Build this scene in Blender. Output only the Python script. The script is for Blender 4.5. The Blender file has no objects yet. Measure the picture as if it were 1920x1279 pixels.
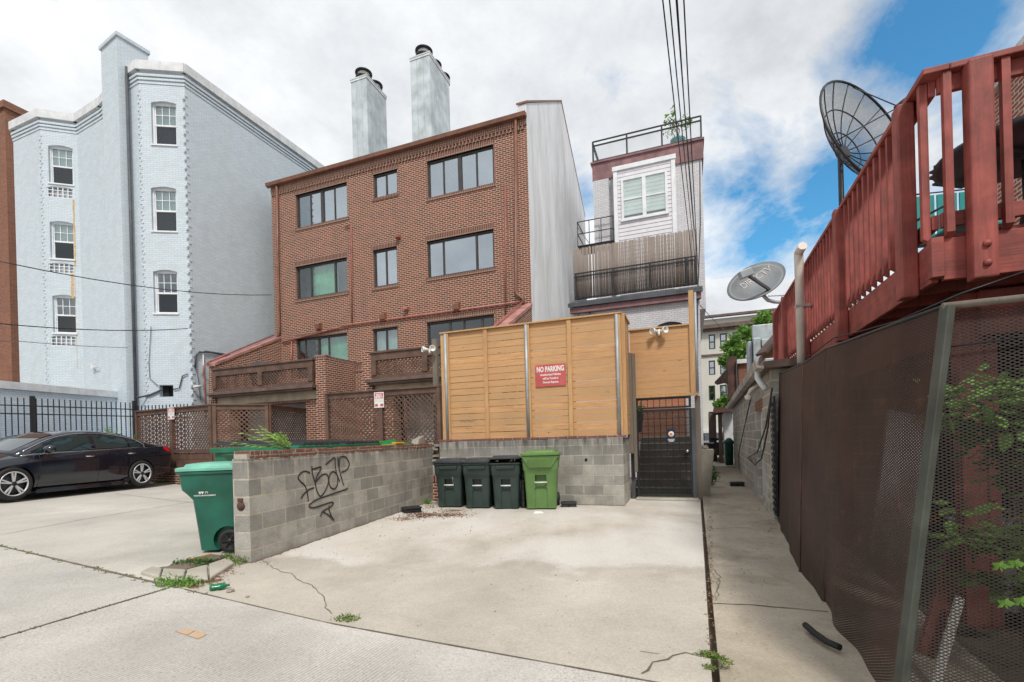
import bpy, bmesh, math, random
from mathutils import Vector, Matrix
from mathutils.geometry import tessellate_polygon
random.seed(7)
S = bpy.context.scene
COL = S.collection
# ---------------------------------------------------------------- camera
F = 890.0; CU, CV = 960.0, 822.0; ROLL = math.radians(1.6); CAMZ = 1.4
cam = bpy.data.cameras.new('camera'); camo = bpy.data.objects.new('camera', cam); COL.objects.link(camo)
cam.sensor_width = 36; cam.lens = F/1920*36; cam.shift_y = (CV-639.5)/1920; cam.clip_end = 2000; cam.clip_start = .05
ca, sa = math.cos(ROLL), math.sin(ROLL)
m = Matrix(((ca, sa, 0, 0), (0, 0, -1, 0), (-sa, ca, 0, CAMZ), (0, 0, 0, 1)))   # columns: right, up, back
camo.matrix_world = m
S.camera = camo
# ---------------------------------------------------------------- sky, sun, exposure
SUN_EL, SUN_AZ = math.radians(52), math.radians(170)
w = bpy.data.worlds.new('World'); S.world = w; w.use_nodes = True
nt = w.node_tree; nt.nodes.clear()
def ray(u, v):
    du, dv = u-CU, CV-v
    return Vector((du*ca+dv*sa, F, -du*sa+dv*ca))
def wn(t, **k):
    n = nt.nodes.new(t)
    for a, b in k.items(): setattr(n, a, b)
    return n
def wm(op, a, b=None, c=None):
    n = nt.nodes.new('ShaderNodeMath'); n.operation = op
    for i, x in enumerate((a, b, c)):
        if x is None: continue
        if isinstance(x, (int, float)): n.inputs[i].default_value = x
        else: nt.links.new(x, n.inputs[i])
    return n.outputs[0]
sky = wn('ShaderNodeTexSky', sky_type='NISHITA', sun_disc=False); sky.sun_elevation = SUN_EL; sky.sun_rotation = SUN_AZ
sky.air_density = 1.2; sky.dust_density = .4; sky.ozone_density = 2.5
tc = wn('ShaderNodeTexCoord'); sep = wn('ShaderNodeSeparateXYZ'); nt.links.new(tc.outputs['Generated'], sep.inputs[0])
zz = wm('ADD', wm('MAXIMUM', sep.outputs[2], 0.0), .35)
cmb = wn('ShaderNodeCombineXYZ'); nt.links.new(wm('DIVIDE', sep.outputs[0], zz), cmb.inputs[0]); nt.links.new(wm('DIVIDE', sep.outputs[1], zz), cmb.inputs[1])
def wnoise(scale, detail, rough, off, dist=0):
    mp = wn('ShaderNodeMapping'); nt.links.new(cmb.outputs[0], mp.inputs[0]); mp.inputs['Location'].default_value = off
    n = wn('ShaderNodeTexNoise'); nt.links.new(mp.outputs[0], n.inputs['Vector'])
    n.inputs['Scale'].default_value = scale; n.inputs['Detail'].default_value = detail; n.inputs['Roughness'].default_value = rough; n.inputs['Distortion'].default_value = dist
    return n.outputs['Fac']
n1 = wnoise(2.6, 11, .63, (3.1, 1.7, 0), .25); n2 = wnoise(1.5, 7, .55, (8.2, 4.4, 0), .2); n3 = wnoise(7, 10, .66, (1, 9, 0), .1)
bias = None
for (u, v, p, wgt) in [(1760, 60, 130, .8), (1660, 85, 300, .8), (1850, 150, 150, .65), (1410, 400, 130, .95), (1535, 345, 200, .95), (1600, 415, 200, .8), (1345, 380, 260, .8), (1095, 370, 600, .55), (1860, 60, 160, .6), (2100, 500, 12, .5)]:
    d = ray(u, v).normalized()
    dot = wn('ShaderNodeVectorMath', operation='DOT_PRODUCT'); nt.links.new(tc.outputs['Generated'], dot.inputs[0]); dot.inputs[1].default_value = d
    g = wm('MULTIPLY', wm('POWER', wm('MAXIMUM', dot.outputs['Value'], 0.0), float(p)), wgt)
    bias = g if bias is None else wm('MAXIMUM', bias, g)
dens = wm('SUBTRACT', wm('ADD', wm('MULTIPLY', n1, 1.5), wm('MULTIPLY', n3, .45)), wm('MULTIPLY', bias, .8))
dens = wm('ADD', dens, -.22)
cr = wn('ShaderNodeValToRGB'); nt.links.new(dens, cr.inputs[0]); cr.color_ramp.elements[0].position = .12; cr.color_ramp.elements[1].position = .5
cc = wn('ShaderNodeValToRGB'); nt.links.new(wm('ADD', wm('MULTIPLY', n2, .75), wm('MULTIPLY', n3, .3)), cc.inputs[0])
cc.color_ramp.elements[0].position = .38; cc.color_ramp.elements[0].color = (.90, .915, .93, 1)
cc.color_ramp.elements[1].position = .66; cc.color_ramp.elements[1].color = (.50, .525, .56, 1)
skm = wn('ShaderNodeMix', data_type='RGBA', blend_type='MULTIPLY'); skm.inputs[0].default_value = 1
nt.links.new(sky.outputs[0], skm.inputs[6]); skm.inputs[7].default_value = (.055, .125, .145, 1)
mx = wn('ShaderNodeMix', data_type='RGBA'); nt.links.new(cr.outputs[0], mx.inputs[0]); nt.links.new(skm.outputs[2], mx.inputs[6]); nt.links.new(cc.outputs[0], mx.inputs[7])
bg = wn('ShaderNodeBackground'); nt.links.new(mx.outputs[2], bg.inputs[0]); bg.inputs[1].default_value = 1.0
ow = wn('ShaderNodeOutputWorld'); nt.links.new(bg.outputs[0], ow.inputs[0])
sl = bpy.data.lights.new('sun', 'SUN'); sl.energy = 2.5; sl.angle = math.radians(10); sl.color = (1, .95, .88)
so = bpy.data.objects.new('sun', sl); COL.objects.link(so)
sd = Vector((math.sin(SUN_AZ)*math.cos(SUN_EL), math.cos(SUN_AZ)*math.cos(SUN_EL), math.sin(SUN_EL)))   # towards the sun
so.rotation_euler = sd.to_track_quat('Z', 'Y').to_euler()
vs = S.view_settings; vs.view_transform = 'Standard'; vs.look = 'None'; vs.exposure = .25; vs.gamma = 1
# ---------------------------------------------------------------- helpers: frames and meshes
class Fr:
    """vertical-plane frame: origin, x axis along ang, y away, z up"""
    def __init__(s, x=0, y=0, ang=0, z=0):
        s.o = Vector((x, y, z)); s.a = ang; s.ex = Vector((math.cos(ang), math.sin(ang), 0)); s.ey = Vector((-math.sin(ang), math.cos(ang), 0))
    def w(s, p): return s.o + s.ex*p[0] + s.ey*p[1] + Vector((0, 0, p[2]))
    def loc(s, P):
        d = Vector(P)-s.o; return Vector((d.dot(s.ex), d.dot(s.ey), d.z))
    def px(s, u, v, ly=0):
        d = ray(u, v); c = Vector((0, 0, CAMZ)); t = (s.o+s.ey*ly-c).dot(s.ey)/d.dot(s.ey)
        q = s.loc(c+d*t); return q.x, q.z
    def pxx(s, u, v, lx=0):
        d = ray(u, v); c = Vector((0, 0, CAMZ)); t = (s.o+s.ex*lx-c).dot(s.ex)/d.dot(s.ex)
        q = s.loc(c+d*t); return q.y, q.z
    def rect(s, u0, t0, b0, u1, t1, b1, ly=0):
        a = s.px(u0, t0, ly); b = s.px(u0, b0, ly); c = s.px(u1, t1, ly); d = s.px(u1, b1, ly)
        return (a[0]+b[0])/2, (c[0]+d[0])/2, (b[1]+d[1])/2, (a[1]+c[1])/2   # x0,x1,z0,z1
    def sub(s, lx, ly, lz=0, ang=0):
        p = s.w((lx, ly, lz)); return Fr(p.x, p.y, s.a+ang, p.z)
def frame2(p0, p1):
    return Fr(p0[0], p0[1], math.atan2(p1[1]-p0[1], p1[0]-p0[0]))
W0 = Fr()
def at(u, v, Y):
    d = ray(u, v); return Vector((0, 0, CAMZ))+d*(Y/F)
def hz(x, y):
    h = max(0.0, -x-1.5)*.045
    return min(h, .55)
def gp(u, v, z=0):
    d = ray(u, v)
    for _ in range(6):
        P = Vector((0, 0, CAMZ))+d*((z-CAMZ)/d.z); z = hz(P.x, P.y)
    return P
ROOT = {}
def props(o, label=None, cat=None, group=None, kind=None, category=None):
    cat = cat or category
    if label: o['label'] = label
    if cat: o['category'] = cat
    if group: o['group'] = group
    if kind: o['kind'] = kind
def thing(name, label, cat, loc, ang=0, group=None):
    o = bpy.data.objects.new(name, None); COL.objects.link(o); o.location = loc; o.rotation_euler = (0, 0, ang); o.empty_display_size = .1
    props(o, label, cat, group); ROOT[o] = Matrix.Translation(Vector(loc)) @ Matrix.Rotation(ang, 4, 'Z'); return o
class MB:
    def __init__(s, fr=W0): s.v = []; s.f = []; s.uv = []; s.fr = fr; s.sm = []
    def face(s, pts, smooth=False, uvs=None):
        k = len(s.v); pts = [Vector(p) for p in pts]; s.v += [s.fr.w(p) for p in pts]; s.f.append(tuple(range(k, k+len(pts)))); s.sm.append(smooth)
        if uvs is None:
            n = Vector((0, 0, 0))
            for i in range(len(pts)):
                a, b = pts[i], pts[(i+1) % len(pts)]; n += a.cross(b)
            h = math.hypot(n.x, n.y)
            if h > abs(n.z)*.8 and h > 1e-9:
                t = Vector((-n.y/h, n.x/h, 0)); uvs = [(p.dot(t), p.z) for p in pts]
            else: uvs = [(p.x, p.y) for p in pts]
        s.uv.append(uvs)
    def box(s, x0, x1, y0, y1, z0, z1):
        if x1 < x0: x0, x1 = x1, x0
        if y1 < y0: y0, y1 = y1, y0
        if z1 < z0: z0, z1 = z1, z0
        c = [(x0, y0, z0), (x1, y0, z0), (x1, y1, z0), (x0, y1, z0), (x0, y0, z1), (x1, y0, z1), (x1, y1, z1), (x0, y1, z1)]
        s.hexa(c)
    def hexa(s, c):
        for q in ((0, 3, 2, 1), (4, 5, 6, 7), (0, 1, 5, 4), (1, 2, 6, 5), (2, 3, 7, 6), (3, 0, 4, 7)): s.face([c[i] for i in q])
    def cbox(s, c, d, M=None):
        M = M or Matrix.Identity(3); c = Vector(c); x, y, z = d[0]/2, d[1]/2, d[2]/2
        s.hexa([c+M@Vector(p) for p in ((-x, -y, -z), (x, -y, -z), (x, y, -z), (-x, y, -z), (-x, -y, z), (x, -y, z), (x, y, z), (-x, y, z))])
    def bar(s, a, b, w, h, up=(0, 0, 1)):
        a, b = Vector(a), Vector(b); d = b-a; L = d.length; d.normalize(); u = Vector(up)
        if abs(d.dot(u)) > .99: u = Vector((0, 1, 0))
        r = d.cross(u).normalized(); u = r.cross(d)
        q = [r*(-w/2)+u*(-h/2), r*(w/2)+u*(-h/2), r*(w/2)+u*(h/2), r*(-w/2)+u*(h/2)]
        s.loft([[a+p for p in q], [b+p for p in q]], caps=True)
    def loft(s, rings, caps=False, smooth=False, close=True):
        n = len(rings[0]); acc = 0
        for i in range(len(rings)-1):
            A, B = rings[i], rings[i+1]
            for j in range(n if close else n-1):
                k = (j+1) % n; s.face([A[j], A[k], B[k], B[j]], smooth)
        if caps: s.face(list(reversed(rings[0]))); s.face(rings[-1])
    def tube(s, pts, r, n=8, caps=True, r1=None):
        pts = [Vector(p) for p in pts]; rings = []; pr = None
        for i, p in enumerate(pts):
            d = (pts[min(i+1, len(pts)-1)]-pts[max(i-1, 0)]).normalized()
            if pr is None: pr = d.orthogonal().normalized()
            pr = (pr-d*pr.dot(d)); pr = pr.normalized() if pr.length > 1e-6 else d.orthogonal().normalized()
            q = d.cross(pr); rr = r if r1 is None else r+(r1-r)*i/(len(pts)-1)
            rings.append([p+(pr*math.cos(2*math.pi*k/n)+q*math.sin(2*math.pi*k/n))*rr for k in range(n)])
        s.loft(rings, caps, True)
    def prism(s, poly, axis, a, b):
        """poly = 2D points; axis 'x': (y,z), 'y': (x,z), 'z': (x,y); extruded a..b"""
        def P(p, t): return {'x': (t, p[0], p[1]), 'y': (p[0], t, p[1]), 'z': (p[0], p[1], t)}[axis]
        n = len(poly); ar = sum(poly[i][0]*poly[(i+1) % n][1]-poly[(i+1) % n][0]*poly[i][1] for i in range(n))
        if (ar < 0) != (axis == 'y'): poly = poly[::-1]
        A = [P(p, a) for p in poly]; B = [P(p, b) for p in poly]
        for q in tessellate_polygon([[Vector(x) for x in A]]):
            s.face([A[i] for i in q]); s.face([B[i] for i in reversed(q)])
        for i in range(n): s.face([A[i], A[(i+1) % n], B[(i+1) % n], B[i]])
    def lathe(s, c, prof, n=16, axis='z', smooth=True, caps=True):
        c = Vector(c)
        def P(r, h, k):
            t = 2*math.pi*k/n; x, y = r*math.cos(t), r*math.sin(t)
            return c+Vector({'z': (x, y, h), 'y': (x, h, y), 'x': (h, x, y)}[axis])
        rings = [[P(r, h, k) for k in range(n)] for r, h in prof]
        s.loft(rings, caps, smooth)
    def wall(s, x0, x1, z0, z1, holes, y=0, rev=.18, arch=0):
        """front wall plane with real openings; holes = (x0,x1,z0,z1)"""
        xs = sorted({x0, x1, *[h[0] for h in holes], *[h[1] for h in holes]}); zs = sorted({z0, z1, *[h[2] for h in holes], *[h[3] for h in holes]})
        for i in range(len(xs)-1):
            for j in range(len(zs)-1):
                cx, cz = (xs[i]+xs[i+1])/2, (zs[j]+zs[j+1])/2
                if cx < x0 or cx > x1 or cz < z0 or cz > z1 or any(h[0] < cx < h[1] and h[2] < cz < h[3] for h in holes): continue
                s.face([(xs[i], y, zs[j]), (xs[i+1], y, zs[j]), (xs[i+1], y, zs[j+1]), (xs[i], y, zs[j+1])])
        for a, b, c, d in holes:
            s.face([(a, y, c), (a, y, d), (a, y+rev, d), (a, y+rev, c)]); s.face([(b, y, d), (b, y, c), (b, y+rev, c), (b, y+rev, d)])
            s.face([(a, y, c), (a, y+rev, c), (b, y+rev, c), (b, y, c)])
            if not arch: s.face([(a, y, d), (b, y, d), (b, y+rev, d), (a, y+rev, d)])
            else:
                n = 8; pr = None
                for k in range(n+1):
                    t = k/n; x = a+(b-a)*t; z = d-arch+arch*(1-(2*t-1)**2)
                    if pr:
                        s.face([(pr[0], y, pr[1]), (x, y, z), (x, y, d), (pr[0], y, d)])
                        s.face([(pr[0], y, pr[1]), (x, y, z), (x, y+rev, z), (pr[0], y+rev, pr[1])])
                    pr = (x, z)
    def build(s, name, mt, parent=None, bevel=0, weld=False, **kw):
        me = bpy.data.meshes.new(name)
        if parent is not None:
            M = ROOT[parent]
        else:
            xs = [v.x for v in s.v]; ys = [v.y for v in s.v]; z = min(v.z for v in s.v)
            M = Matrix.Translation(((min(xs)+max(xs))/2, (min(ys)+max(ys))/2, z))
        Mi = M.inverted(); me.from_pydata([Mi@v for v in s.v], [], s.f)
        ul = me.uv_layers.new(name='UVMap'); k = 0
        for f in s.uv:
            for q in f: ul.data[k].uv = q; k += 1
        me.polygons.foreach_set('use_smooth', s.sm)
        if any(s.sm) or weld:
            b = bmesh.new(); b.from_mesh(me); bmesh.ops.remove_doubles(b, verts=b.verts, dist=.0004); bmesh.ops.recalc_face_normals(b, faces=b.faces); b.to_mesh(me); b.free()
        me.materials.append(mt); me.update()
        o = bpy.data.objects.new(name, me); COL.objects.link(o)
        if parent is not None: o.parent = parent
        else: o.matrix_world = M; o.location = M.translation
        ROOT[o] = M
        if bevel:
            if not (any(s.sm) or weld):
                b = bmesh.new(); b.from_mesh(me); bmesh.ops.remove_doubles(b, verts=b.verts, dist=.0004); b.to_mesh(me); b.free()
            md = o.modifiers.new('bevel', 'BEVEL'); md.width = bevel; md.segments = 2; md.limit_method = 'ANGLE'; md.angle_limit = .6
        props(o, **kw); return o
# ---------------------------------------------------------------- helpers: materials
class NT:
    def __init__(s, name):
        s.m = bpy.data.materials.new(name); s.m.use_nodes = True; s.t = s.m.node_tree; s.b = s.t.nodes['Principled BSDF']; s.out = s.t.nodes['Material Output']
        s.tc = s.n('ShaderNodeTexCoord')
    def n(s, t, **k):
        x = s.t.nodes.new(t)
        for a, b in k.items(): setattr(x, a, b)
        return x
    def set(s, sock, v):
        if isinstance(v, bpy.types.NodeSocket): s.t.links.new(v, sock)
        elif isinstance(v, (tuple, list)) and len(v) == 3 and sock.type == 'RGBA': sock.default_value = (*v, 1)
        else: sock.default_value = v
    def uv(s): return s.tc.outputs['UV']
    def ob(s): return s.tc.outputs['Object']
    def map(s, v, sc=(1, 1, 1), loc=(0, 0, 0), rot=(0, 0, 0)):
        m = s.n('ShaderNodeMapping'); s.set(m.inputs[0], v); m.inputs['Scale'].default_value = sc; m.inputs['Location'].default_value = loc; m.inputs['Rotation'].default_value = rot; return m.outputs[0]
    def noise(s, v, scale, detail=4, rough=.55, dist=0, col=False):
        n = s.n('ShaderNodeTexNoise'); s.set(n.inputs['Vector'], v); n.inputs['Scale'].default_value = scale; n.inputs['Detail'].default_value = detail; n.inputs['Roughness'].default_value = rough; n.inputs['Distortion'].default_value = dist
        return n.outputs['Color' if col else 'Fac']
    def ramp(s, v, a, b, ca=(0, 0, 0), cb=(1, 1, 1)):
        r = s.n('ShaderNodeValToRGB'); s.set(r.inputs[0], v); e = r.color_ramp.elements; e[0].position = a; e[1].position = b; e[0].color = (*ca, 1); e[1].color = (*cb, 1); return r.outputs[0]
    def mix(s, f, a, b, mode='MIX'):
        m = s.n('ShaderNodeMix', data_type='RGBA', blend_type=mode); s.set(m.inputs[0], f); s.set(m.inputs[6], a); s.set(m.inputs[7], b); return m.outputs[2]
    def ma(s, op, a, b=0.0, c=0.0):
        m = s.n('ShaderNodeMath', operation=op); s.set(m.inputs[0], a); s.set(m.inputs[1], b); s.set(m.inputs[2], c); return m.outputs[0]
    def sep(s, v):
        n = s.n('ShaderNodeSeparateXYZ'); s.set(n.inputs[0], v); return n.outputs
    def bump(s, h, st=.3, d=.01, nrm=None):
        b = s.n('ShaderNodeBump'); s.set(b.inputs['Height'], h); b.inputs['Strength'].default_value = st; b.inputs['Distance'].default_value = d
        if nrm is not None: s.set(b.inputs['Normal'], nrm)
        s.t.links.new(b.outputs[0], s.b.inputs['Normal']); return b.outputs[0]
    def fin(s, col, rough=.8, metal=0, spec=None):
        s.set(s.b.inputs['Base Color'], col); s.set(s.b.inputs['Roughness'], rough); s.b.inputs['Metallic'].default_value = metal
        if spec is not None: s.b.inputs['Specular IOR Level'].default_value = spec
        return s.m
def m_paint(name, col, rough=.5, var=.12, dirt=.25, scale=3, metal=0, dcol=(.06, .05, .04), bump=.08):
    t = NT(name); n = t.noise(t.ob(), scale, 5); c2 = tuple(min(1, x*(1+var*2)) for x in col); c1 = tuple(x*(1-var) for x in col)
    c = t.mix(t.ramp(n, .35, .65), c1, c2)
    if dirt: c = t.mix(t.ma('MULTIPLY', t.ramp(t.noise(t.map(t.ob(), (1, 1, .35)), scale*2.3, 6, .65), .52, .75), dirt), c, dcol)
    t.bump(t.noise(t.ob(), 40, 3), bump, .004)
    return t.fin(c, rough, metal)
def m_brick_base(name, c1, c2, mortar, bw=.203, bh=.0677, ms=.007, stain=.2, scol=(.1, .08, .07), bump=.5, rough=.88, rot=0, var=.35, off=.5, streak=None, patch=None):
    t = NT(name); uv = t.map(t.uv(), rot=(0, 0, rot)) if rot else t.uv()
    b = t.n('ShaderNodeTexBrick', offset=off); t.set(b.inputs['Vector'], uv); t.set(b.inputs['Color1'], c1); t.set(b.inputs['Color2'], c2); t.set(b.inputs['Mortar'], mortar)
    b.inputs['Scale'].default_value = 1; b.inputs['Mortar Size'].default_value = ms; b.inputs['Mortar Smooth'].default_value = .15; b.inputs['Bias'].default_value = -.1; b.inputs['Brick Width'].default_value = bw; b.inputs['Row Height'].default_value = bh
    n = t.noise(t.uv(), 2.5, 6, .6); c = b.outputs['Color']
    fine = t.noise(t.uv(), 30, 4, .65)
    c = t.mix(t.ma('MULTIPLY', t.ramp(fine, .3, .7), var), c, (.5, .5, .5), 'OVERLAY') if var else c
    c = t.mix(t.ma('MULTIPLY', t.ramp(n, .45, .75), stain), c, scol)
    c = t.mix(t.ma('MULTIPLY', t.ramp(t.noise(t.map(t.uv(), (1.3, .22, 1)), 1.6, 6, .62), .5, .78), stain*.9), c, scol)
    if patch: c = t.mix(t.ma('MULTIPLY', t.ramp(t.noise(t.uv(), patch[1], 5, .6, .5), patch[2], patch[2]+.03), patch[3]), c, patch[0])
    h = t.ma('ADD', t.ma('MULTIPLY', b.outputs['Fac'], -1.0), t.ma('MULTIPLY', fine, .35)); t.bump(h, bump, .012)
    return t.fin(c, rough)
def m_concrete(name, col, agg=0, wash=None, groove=0, stain=.35, scale=1, scol=(.16, .13, .10), light=(.62, .58, .52)):
    t = NT(name); o = t.ob(); n = t.noise(o, .7*scale, 7, .62); c = t.mix(t.ramp(n, .32, .68), tuple(x*.82 for x in col), tuple(min(1, x*1.15) for x in col))
    c = t.mix(t.ma('MULTIPLY', t.ramp(t.noise(o, .28*scale, 5, .6, .6), .5, .72), .5), c, light)
    c = t.mix(t.ma('MULTIPLY', t.ramp(t.noise(t.map(o, loc=(7, 3, 0)), .55*scale, 8, .68, .4), .53, .78), stain), c, scol)
    c = t.mix(t.ma('MULTIPLY', t.ramp(t.noise(o, 9, 6, .7), .6, .8), stain*.5), c, scol)
    c = t.mix(t.ma('MULTIPLY', t.ramp(t.noise(t.map(o, loc=(1, 8, 0)), 2.6*scale, 8, .7, .3), .42, .68), .32), c, tuple(k*.80 for k in col))
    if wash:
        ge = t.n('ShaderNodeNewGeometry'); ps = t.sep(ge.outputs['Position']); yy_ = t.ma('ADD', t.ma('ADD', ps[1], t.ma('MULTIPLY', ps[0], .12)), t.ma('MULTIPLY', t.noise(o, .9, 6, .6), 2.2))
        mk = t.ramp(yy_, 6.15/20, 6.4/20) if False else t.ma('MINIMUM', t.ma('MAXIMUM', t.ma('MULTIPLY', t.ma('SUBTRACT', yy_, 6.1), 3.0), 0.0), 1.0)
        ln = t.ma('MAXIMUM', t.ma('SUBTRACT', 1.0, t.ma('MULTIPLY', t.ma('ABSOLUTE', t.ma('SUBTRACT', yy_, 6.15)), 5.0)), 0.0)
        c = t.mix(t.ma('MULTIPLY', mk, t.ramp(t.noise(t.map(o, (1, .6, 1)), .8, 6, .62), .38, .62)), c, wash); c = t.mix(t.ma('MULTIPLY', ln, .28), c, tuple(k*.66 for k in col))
    vs2 = 0; vs_ = t.n('ShaderNodeTexVoronoi'); t.set(vs_.inputs['Vector'], o); vs_.inputs['Scale'].default_value = 22
    c = t.mix(t.ma('MULTIPLY', t.ma('MULTIPLY', t.ramp(t.sep(vs_.outputs['Color'])[1], .86, .88), t.ramp(vs_.outputs['Distance'], .08, .22, (1, 1, 1), (0, 0, 0))), .5), c, (.10, .085, .07))
    f = t.noise(o, 55, 3, .7); c = t.mix(.35, c, t.ramp(f, .3, .7, (.3, .3, .3), (.7, .7, .7)), 'OVERLAY'); h = f
    if agg:
        v = t.n('ShaderNodeTexVoronoi'); t.set(v.inputs['Vector'], o); v.inputs['Scale'].default_value = 105
        dk = t.ma('MULTIPLY', t.ramp(t.sep(v.outputs['Color'])[0], .58, .7), t.ramp(v.outputs['Distance'], .28, .6, (1, 1, 1), (0, 0, 0)))
        dk = t.ma('MULTIPLY', dk, t.ramp(t.noise(t.map(o, loc=(4, 4, 0)), 1.7, 6, .65), .35, .65, (.35, .35, .35), (1, 1, 1))); c = t.mix(t.ma('MULTIPLY', dk, agg), c, (.20, .185, .17))
    if groove:
        g = t.ma('SINE', t.ma('MULTIPLY', t.ma('ADD', t.sep(t.map(o, rot=(0, 0, groove)))[0], t.ma('MULTIPLY', t.noise(o, 3), .02)), 230.0))
        msk = t.ramp(t.noise(t.map(o, loc=(2, 0, 0)), .8, 3), .40, .56)
        c = t.mix(t.ma('MULTIPLY', t.ma('MULTIPLY', t.ramp(g, .2, .9), msk), .38), c, (.16, .15, .14)); h = t.ma('ADD', f, t.ma('MULTIPLY', g, .2))
    t.bump(h, .25, .004)
    return t.fin(c, .9)
def m_boards(name, c1, c2, pitch, grain=(.7, 14, 1), rough=.7, knots=.5, vertical=False, z0=0.0, bvar=.5):
    t = NT(name); x = t.sep(t.uv()); a, b = (1, 0) if vertical else (0, 1)
    idx = t.ma('FLOOR', t.ma('DIVIDE', t.ma('SUBTRACT', x[b], z0), pitch)); wn_ = t.n('ShaderNodeTexWhiteNoise', noise_dimensions='1D'); t.set(wn_.inputs['W'], idx)
    cb = t.n('ShaderNodeCombineXYZ'); t.set(cb.inputs[0], x[a]); t.set(cb.inputs[1], x[b]); t.set(cb.inputs[2], t.ma('MULTIPLY', idx, 3.7))
    g = t.noise(t.map(cb.outputs[0], (grain[0], grain[1], 1) if not vertical else (grain[0], grain[1], 1)), 3, 7, .62, 1.2)
    c = t.mix(t.ramp(g, .3, .7), c1, c2); c = t.mix(t.ma('MULTIPLY', wn_.outputs['Value'], bvar), c, tuple(k*.70 for k in c1))
    v = t.n('ShaderNodeTexVoronoi'); t.set(v.inputs['Vector'], t.map(cb.outputs[0], (2.2, 5, 1))); v.inputs['Scale'].default_value = 1
    c = t.mix(t.ma('MULTIPLY', t.ramp(v.outputs['Distance'], .04, .10, (1, 1, 1), (0, 0, 0)), knots), c, tuple(k*.3 for k in c1))
    c = t.mix(t.ma('MULTIPLY', t.ramp(t.noise(t.ob(), 1.1, 5), .5, .8), .3), c, (.25, .17, .1))
    t.bump(g, .25, .006); return t.fin(c, rough)
def m_glass(name, tint=(.25, .3, .33), refl=.35):
    t = NT(name); t.t.nodes.remove(t.b); gl = t.n('ShaderNodeBsdfGlossy'); gl.inputs['Roughness'].default_value = .03; gl.inputs['Color'].default_value = (.92, .97, 1, 1)
    tr = t.n('ShaderNodeBsdfTransparent'); tr.inputs[0].default_value = (*tint, 1); lw = t.n('ShaderNodeLayerWeight'); lw.inputs['Blend'].default_value = .5; fr_ = t.ma('MULTIPLY', t.ma('POWER', lw.outputs['Facing'], 4.0), .8)
    ms = t.n('ShaderNodeMixShader'); t.set(ms.inputs[0], t.ma('MINIMUM', t.ma('ADD', fr_, refl), 1.0)); t.t.links.new(tr.outputs[0], ms.inputs[1]); t.t.links.new(gl.outputs[0], ms.inputs[2]); t.t.links.new(ms.outputs[0], t.out.inputs[0]); return t.m
def m_leaf(name, c1, c2, tr=.35):
    t = NT(name); c = t.mix(t.ramp(t.noise(t.ob(), 4, 4), .35, .65), c1, c2)
    wn_ = t.noise(t.ob(), 23, 2); c = t.mix(t.ma('MULTIPLY', t.ramp(wn_, .4, .7), .5), c, tuple(k*1.7 for k in c2))
    t.fin(c, .55); d = t.n('ShaderNodeBsdfTranslucent'); t.set(d.inputs[0], c); ms = t.n('ShaderNodeMixShader'); ms.inputs[0].default_value = tr
    t.t.links.new(t.b.outputs[0], ms.inputs[1]); t.t.links.new(d.outputs[0], ms.inputs[2]); t.t.links.new(ms.outputs[0], t.out.inputs[0]); return t.m
def m_mesh(name, col, su, sv, wire, metal=.2, rough=.65):
    t = NT(name); x = t.sep(t.uv()); a = t.ma('DIVIDE', x[0], su); b = t.ma('DIVIDE', x[1], sv)
    d1 = t.ma('ABSOLUTE', t.ma('SUBTRACT', t.ma('FRACT', t.ma('ADD', a, b)), .5)); d2 = t.ma('ABSOLUTE', t.ma('SUBTRACT', t.ma('FRACT', t.ma('SUBTRACT', a, b)), .5))
    k = t.ma('GREATER_THAN', t.ma('MAXIMUM', d1, d2), .5-wire)
    c = t.mix(t.ramp(t.noise(t.uv(), 2, 6, .65), .35, .7), col, tuple(q*.45 for q in col)); c = t.mix(t.ma('MULTIPLY', t.ramp(t.noise(t.uv(), 7, 5, .6), .6, .75), .6), c, (.16, .07, .035))
    t.fin(c, rough, metal); tr = t.n('ShaderNodeBsdfTransparent'); ms = t.n('ShaderNodeMixShader'); t.set(ms.inputs[0], k); t.t.links.new(tr.outputs[0], ms.inputs[1]); t.t.links.new(t.b.outputs[0], ms.inputs[2]); t.t.links.new(ms.outputs[0], t.out.inputs[0]); return t.m
def m_brick(*a, drip=None, rough_noise=0, **k):
    if not drip: return m_brick_base(*a, **k)
    m_ = m_brick_base(*a, **k); nt_ = m_.node_tree; b = nt_.nodes['Principled BSDF']; t = NT.__new__(NT); t.m = m_; t.t = nt_; t.b = b; t.out = nt_.nodes['Material Output']; t.tc = [n for n in nt_.nodes if n.type == 'TEX_COORD'][0]
    src = b.inputs['Base Color'].links[0].from_socket; x = t.sep(t.uv()); top_ = t.ma('MINIMUM', t.ma('MAXIMUM', t.ma('MULTIPLY', t.ma('SUBTRACT', x[1], drip[0]), 1/drip[1]), 0.0), 1.0)
    d_ = t.ma('MULTIPLY', top_, t.ramp(t.noise(t.map(t.uv(), (7, .7, 1)), 1.3, 6, .65), .42, .62)); c = t.mix(t.ma('MULTIPLY', d_, .85), src, (.055, .055, .05))
    g_ = t.noise(t.uv(), 75, 3, .75); c = t.mix(.55, c, t.ramp(g_, .3, .7, (.22, .22, .22), (.78, .78, .78)), 'OVERLAY')
    c = t.mix(t.ma('MULTIPLY', t.ramp(t.noise(t.map(t.uv(), (1, 1.4, 1), (3, 5, 0)), 3.1, 7, .7), .48, .7), .45), c, (.17, .16, .145))
    t.set(b.inputs['Base Color'], c); return m_
M = {}
M['road'] = m_concrete('road_concrete', (.52, .495, .455), agg=.7, groove=.427, stain=.12)
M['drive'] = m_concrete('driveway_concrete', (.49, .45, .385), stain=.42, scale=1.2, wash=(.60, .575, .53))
M['lot'] = m_concrete('lot_concrete', (.48, .455, .41), stain=.4, scale=.8)
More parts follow.
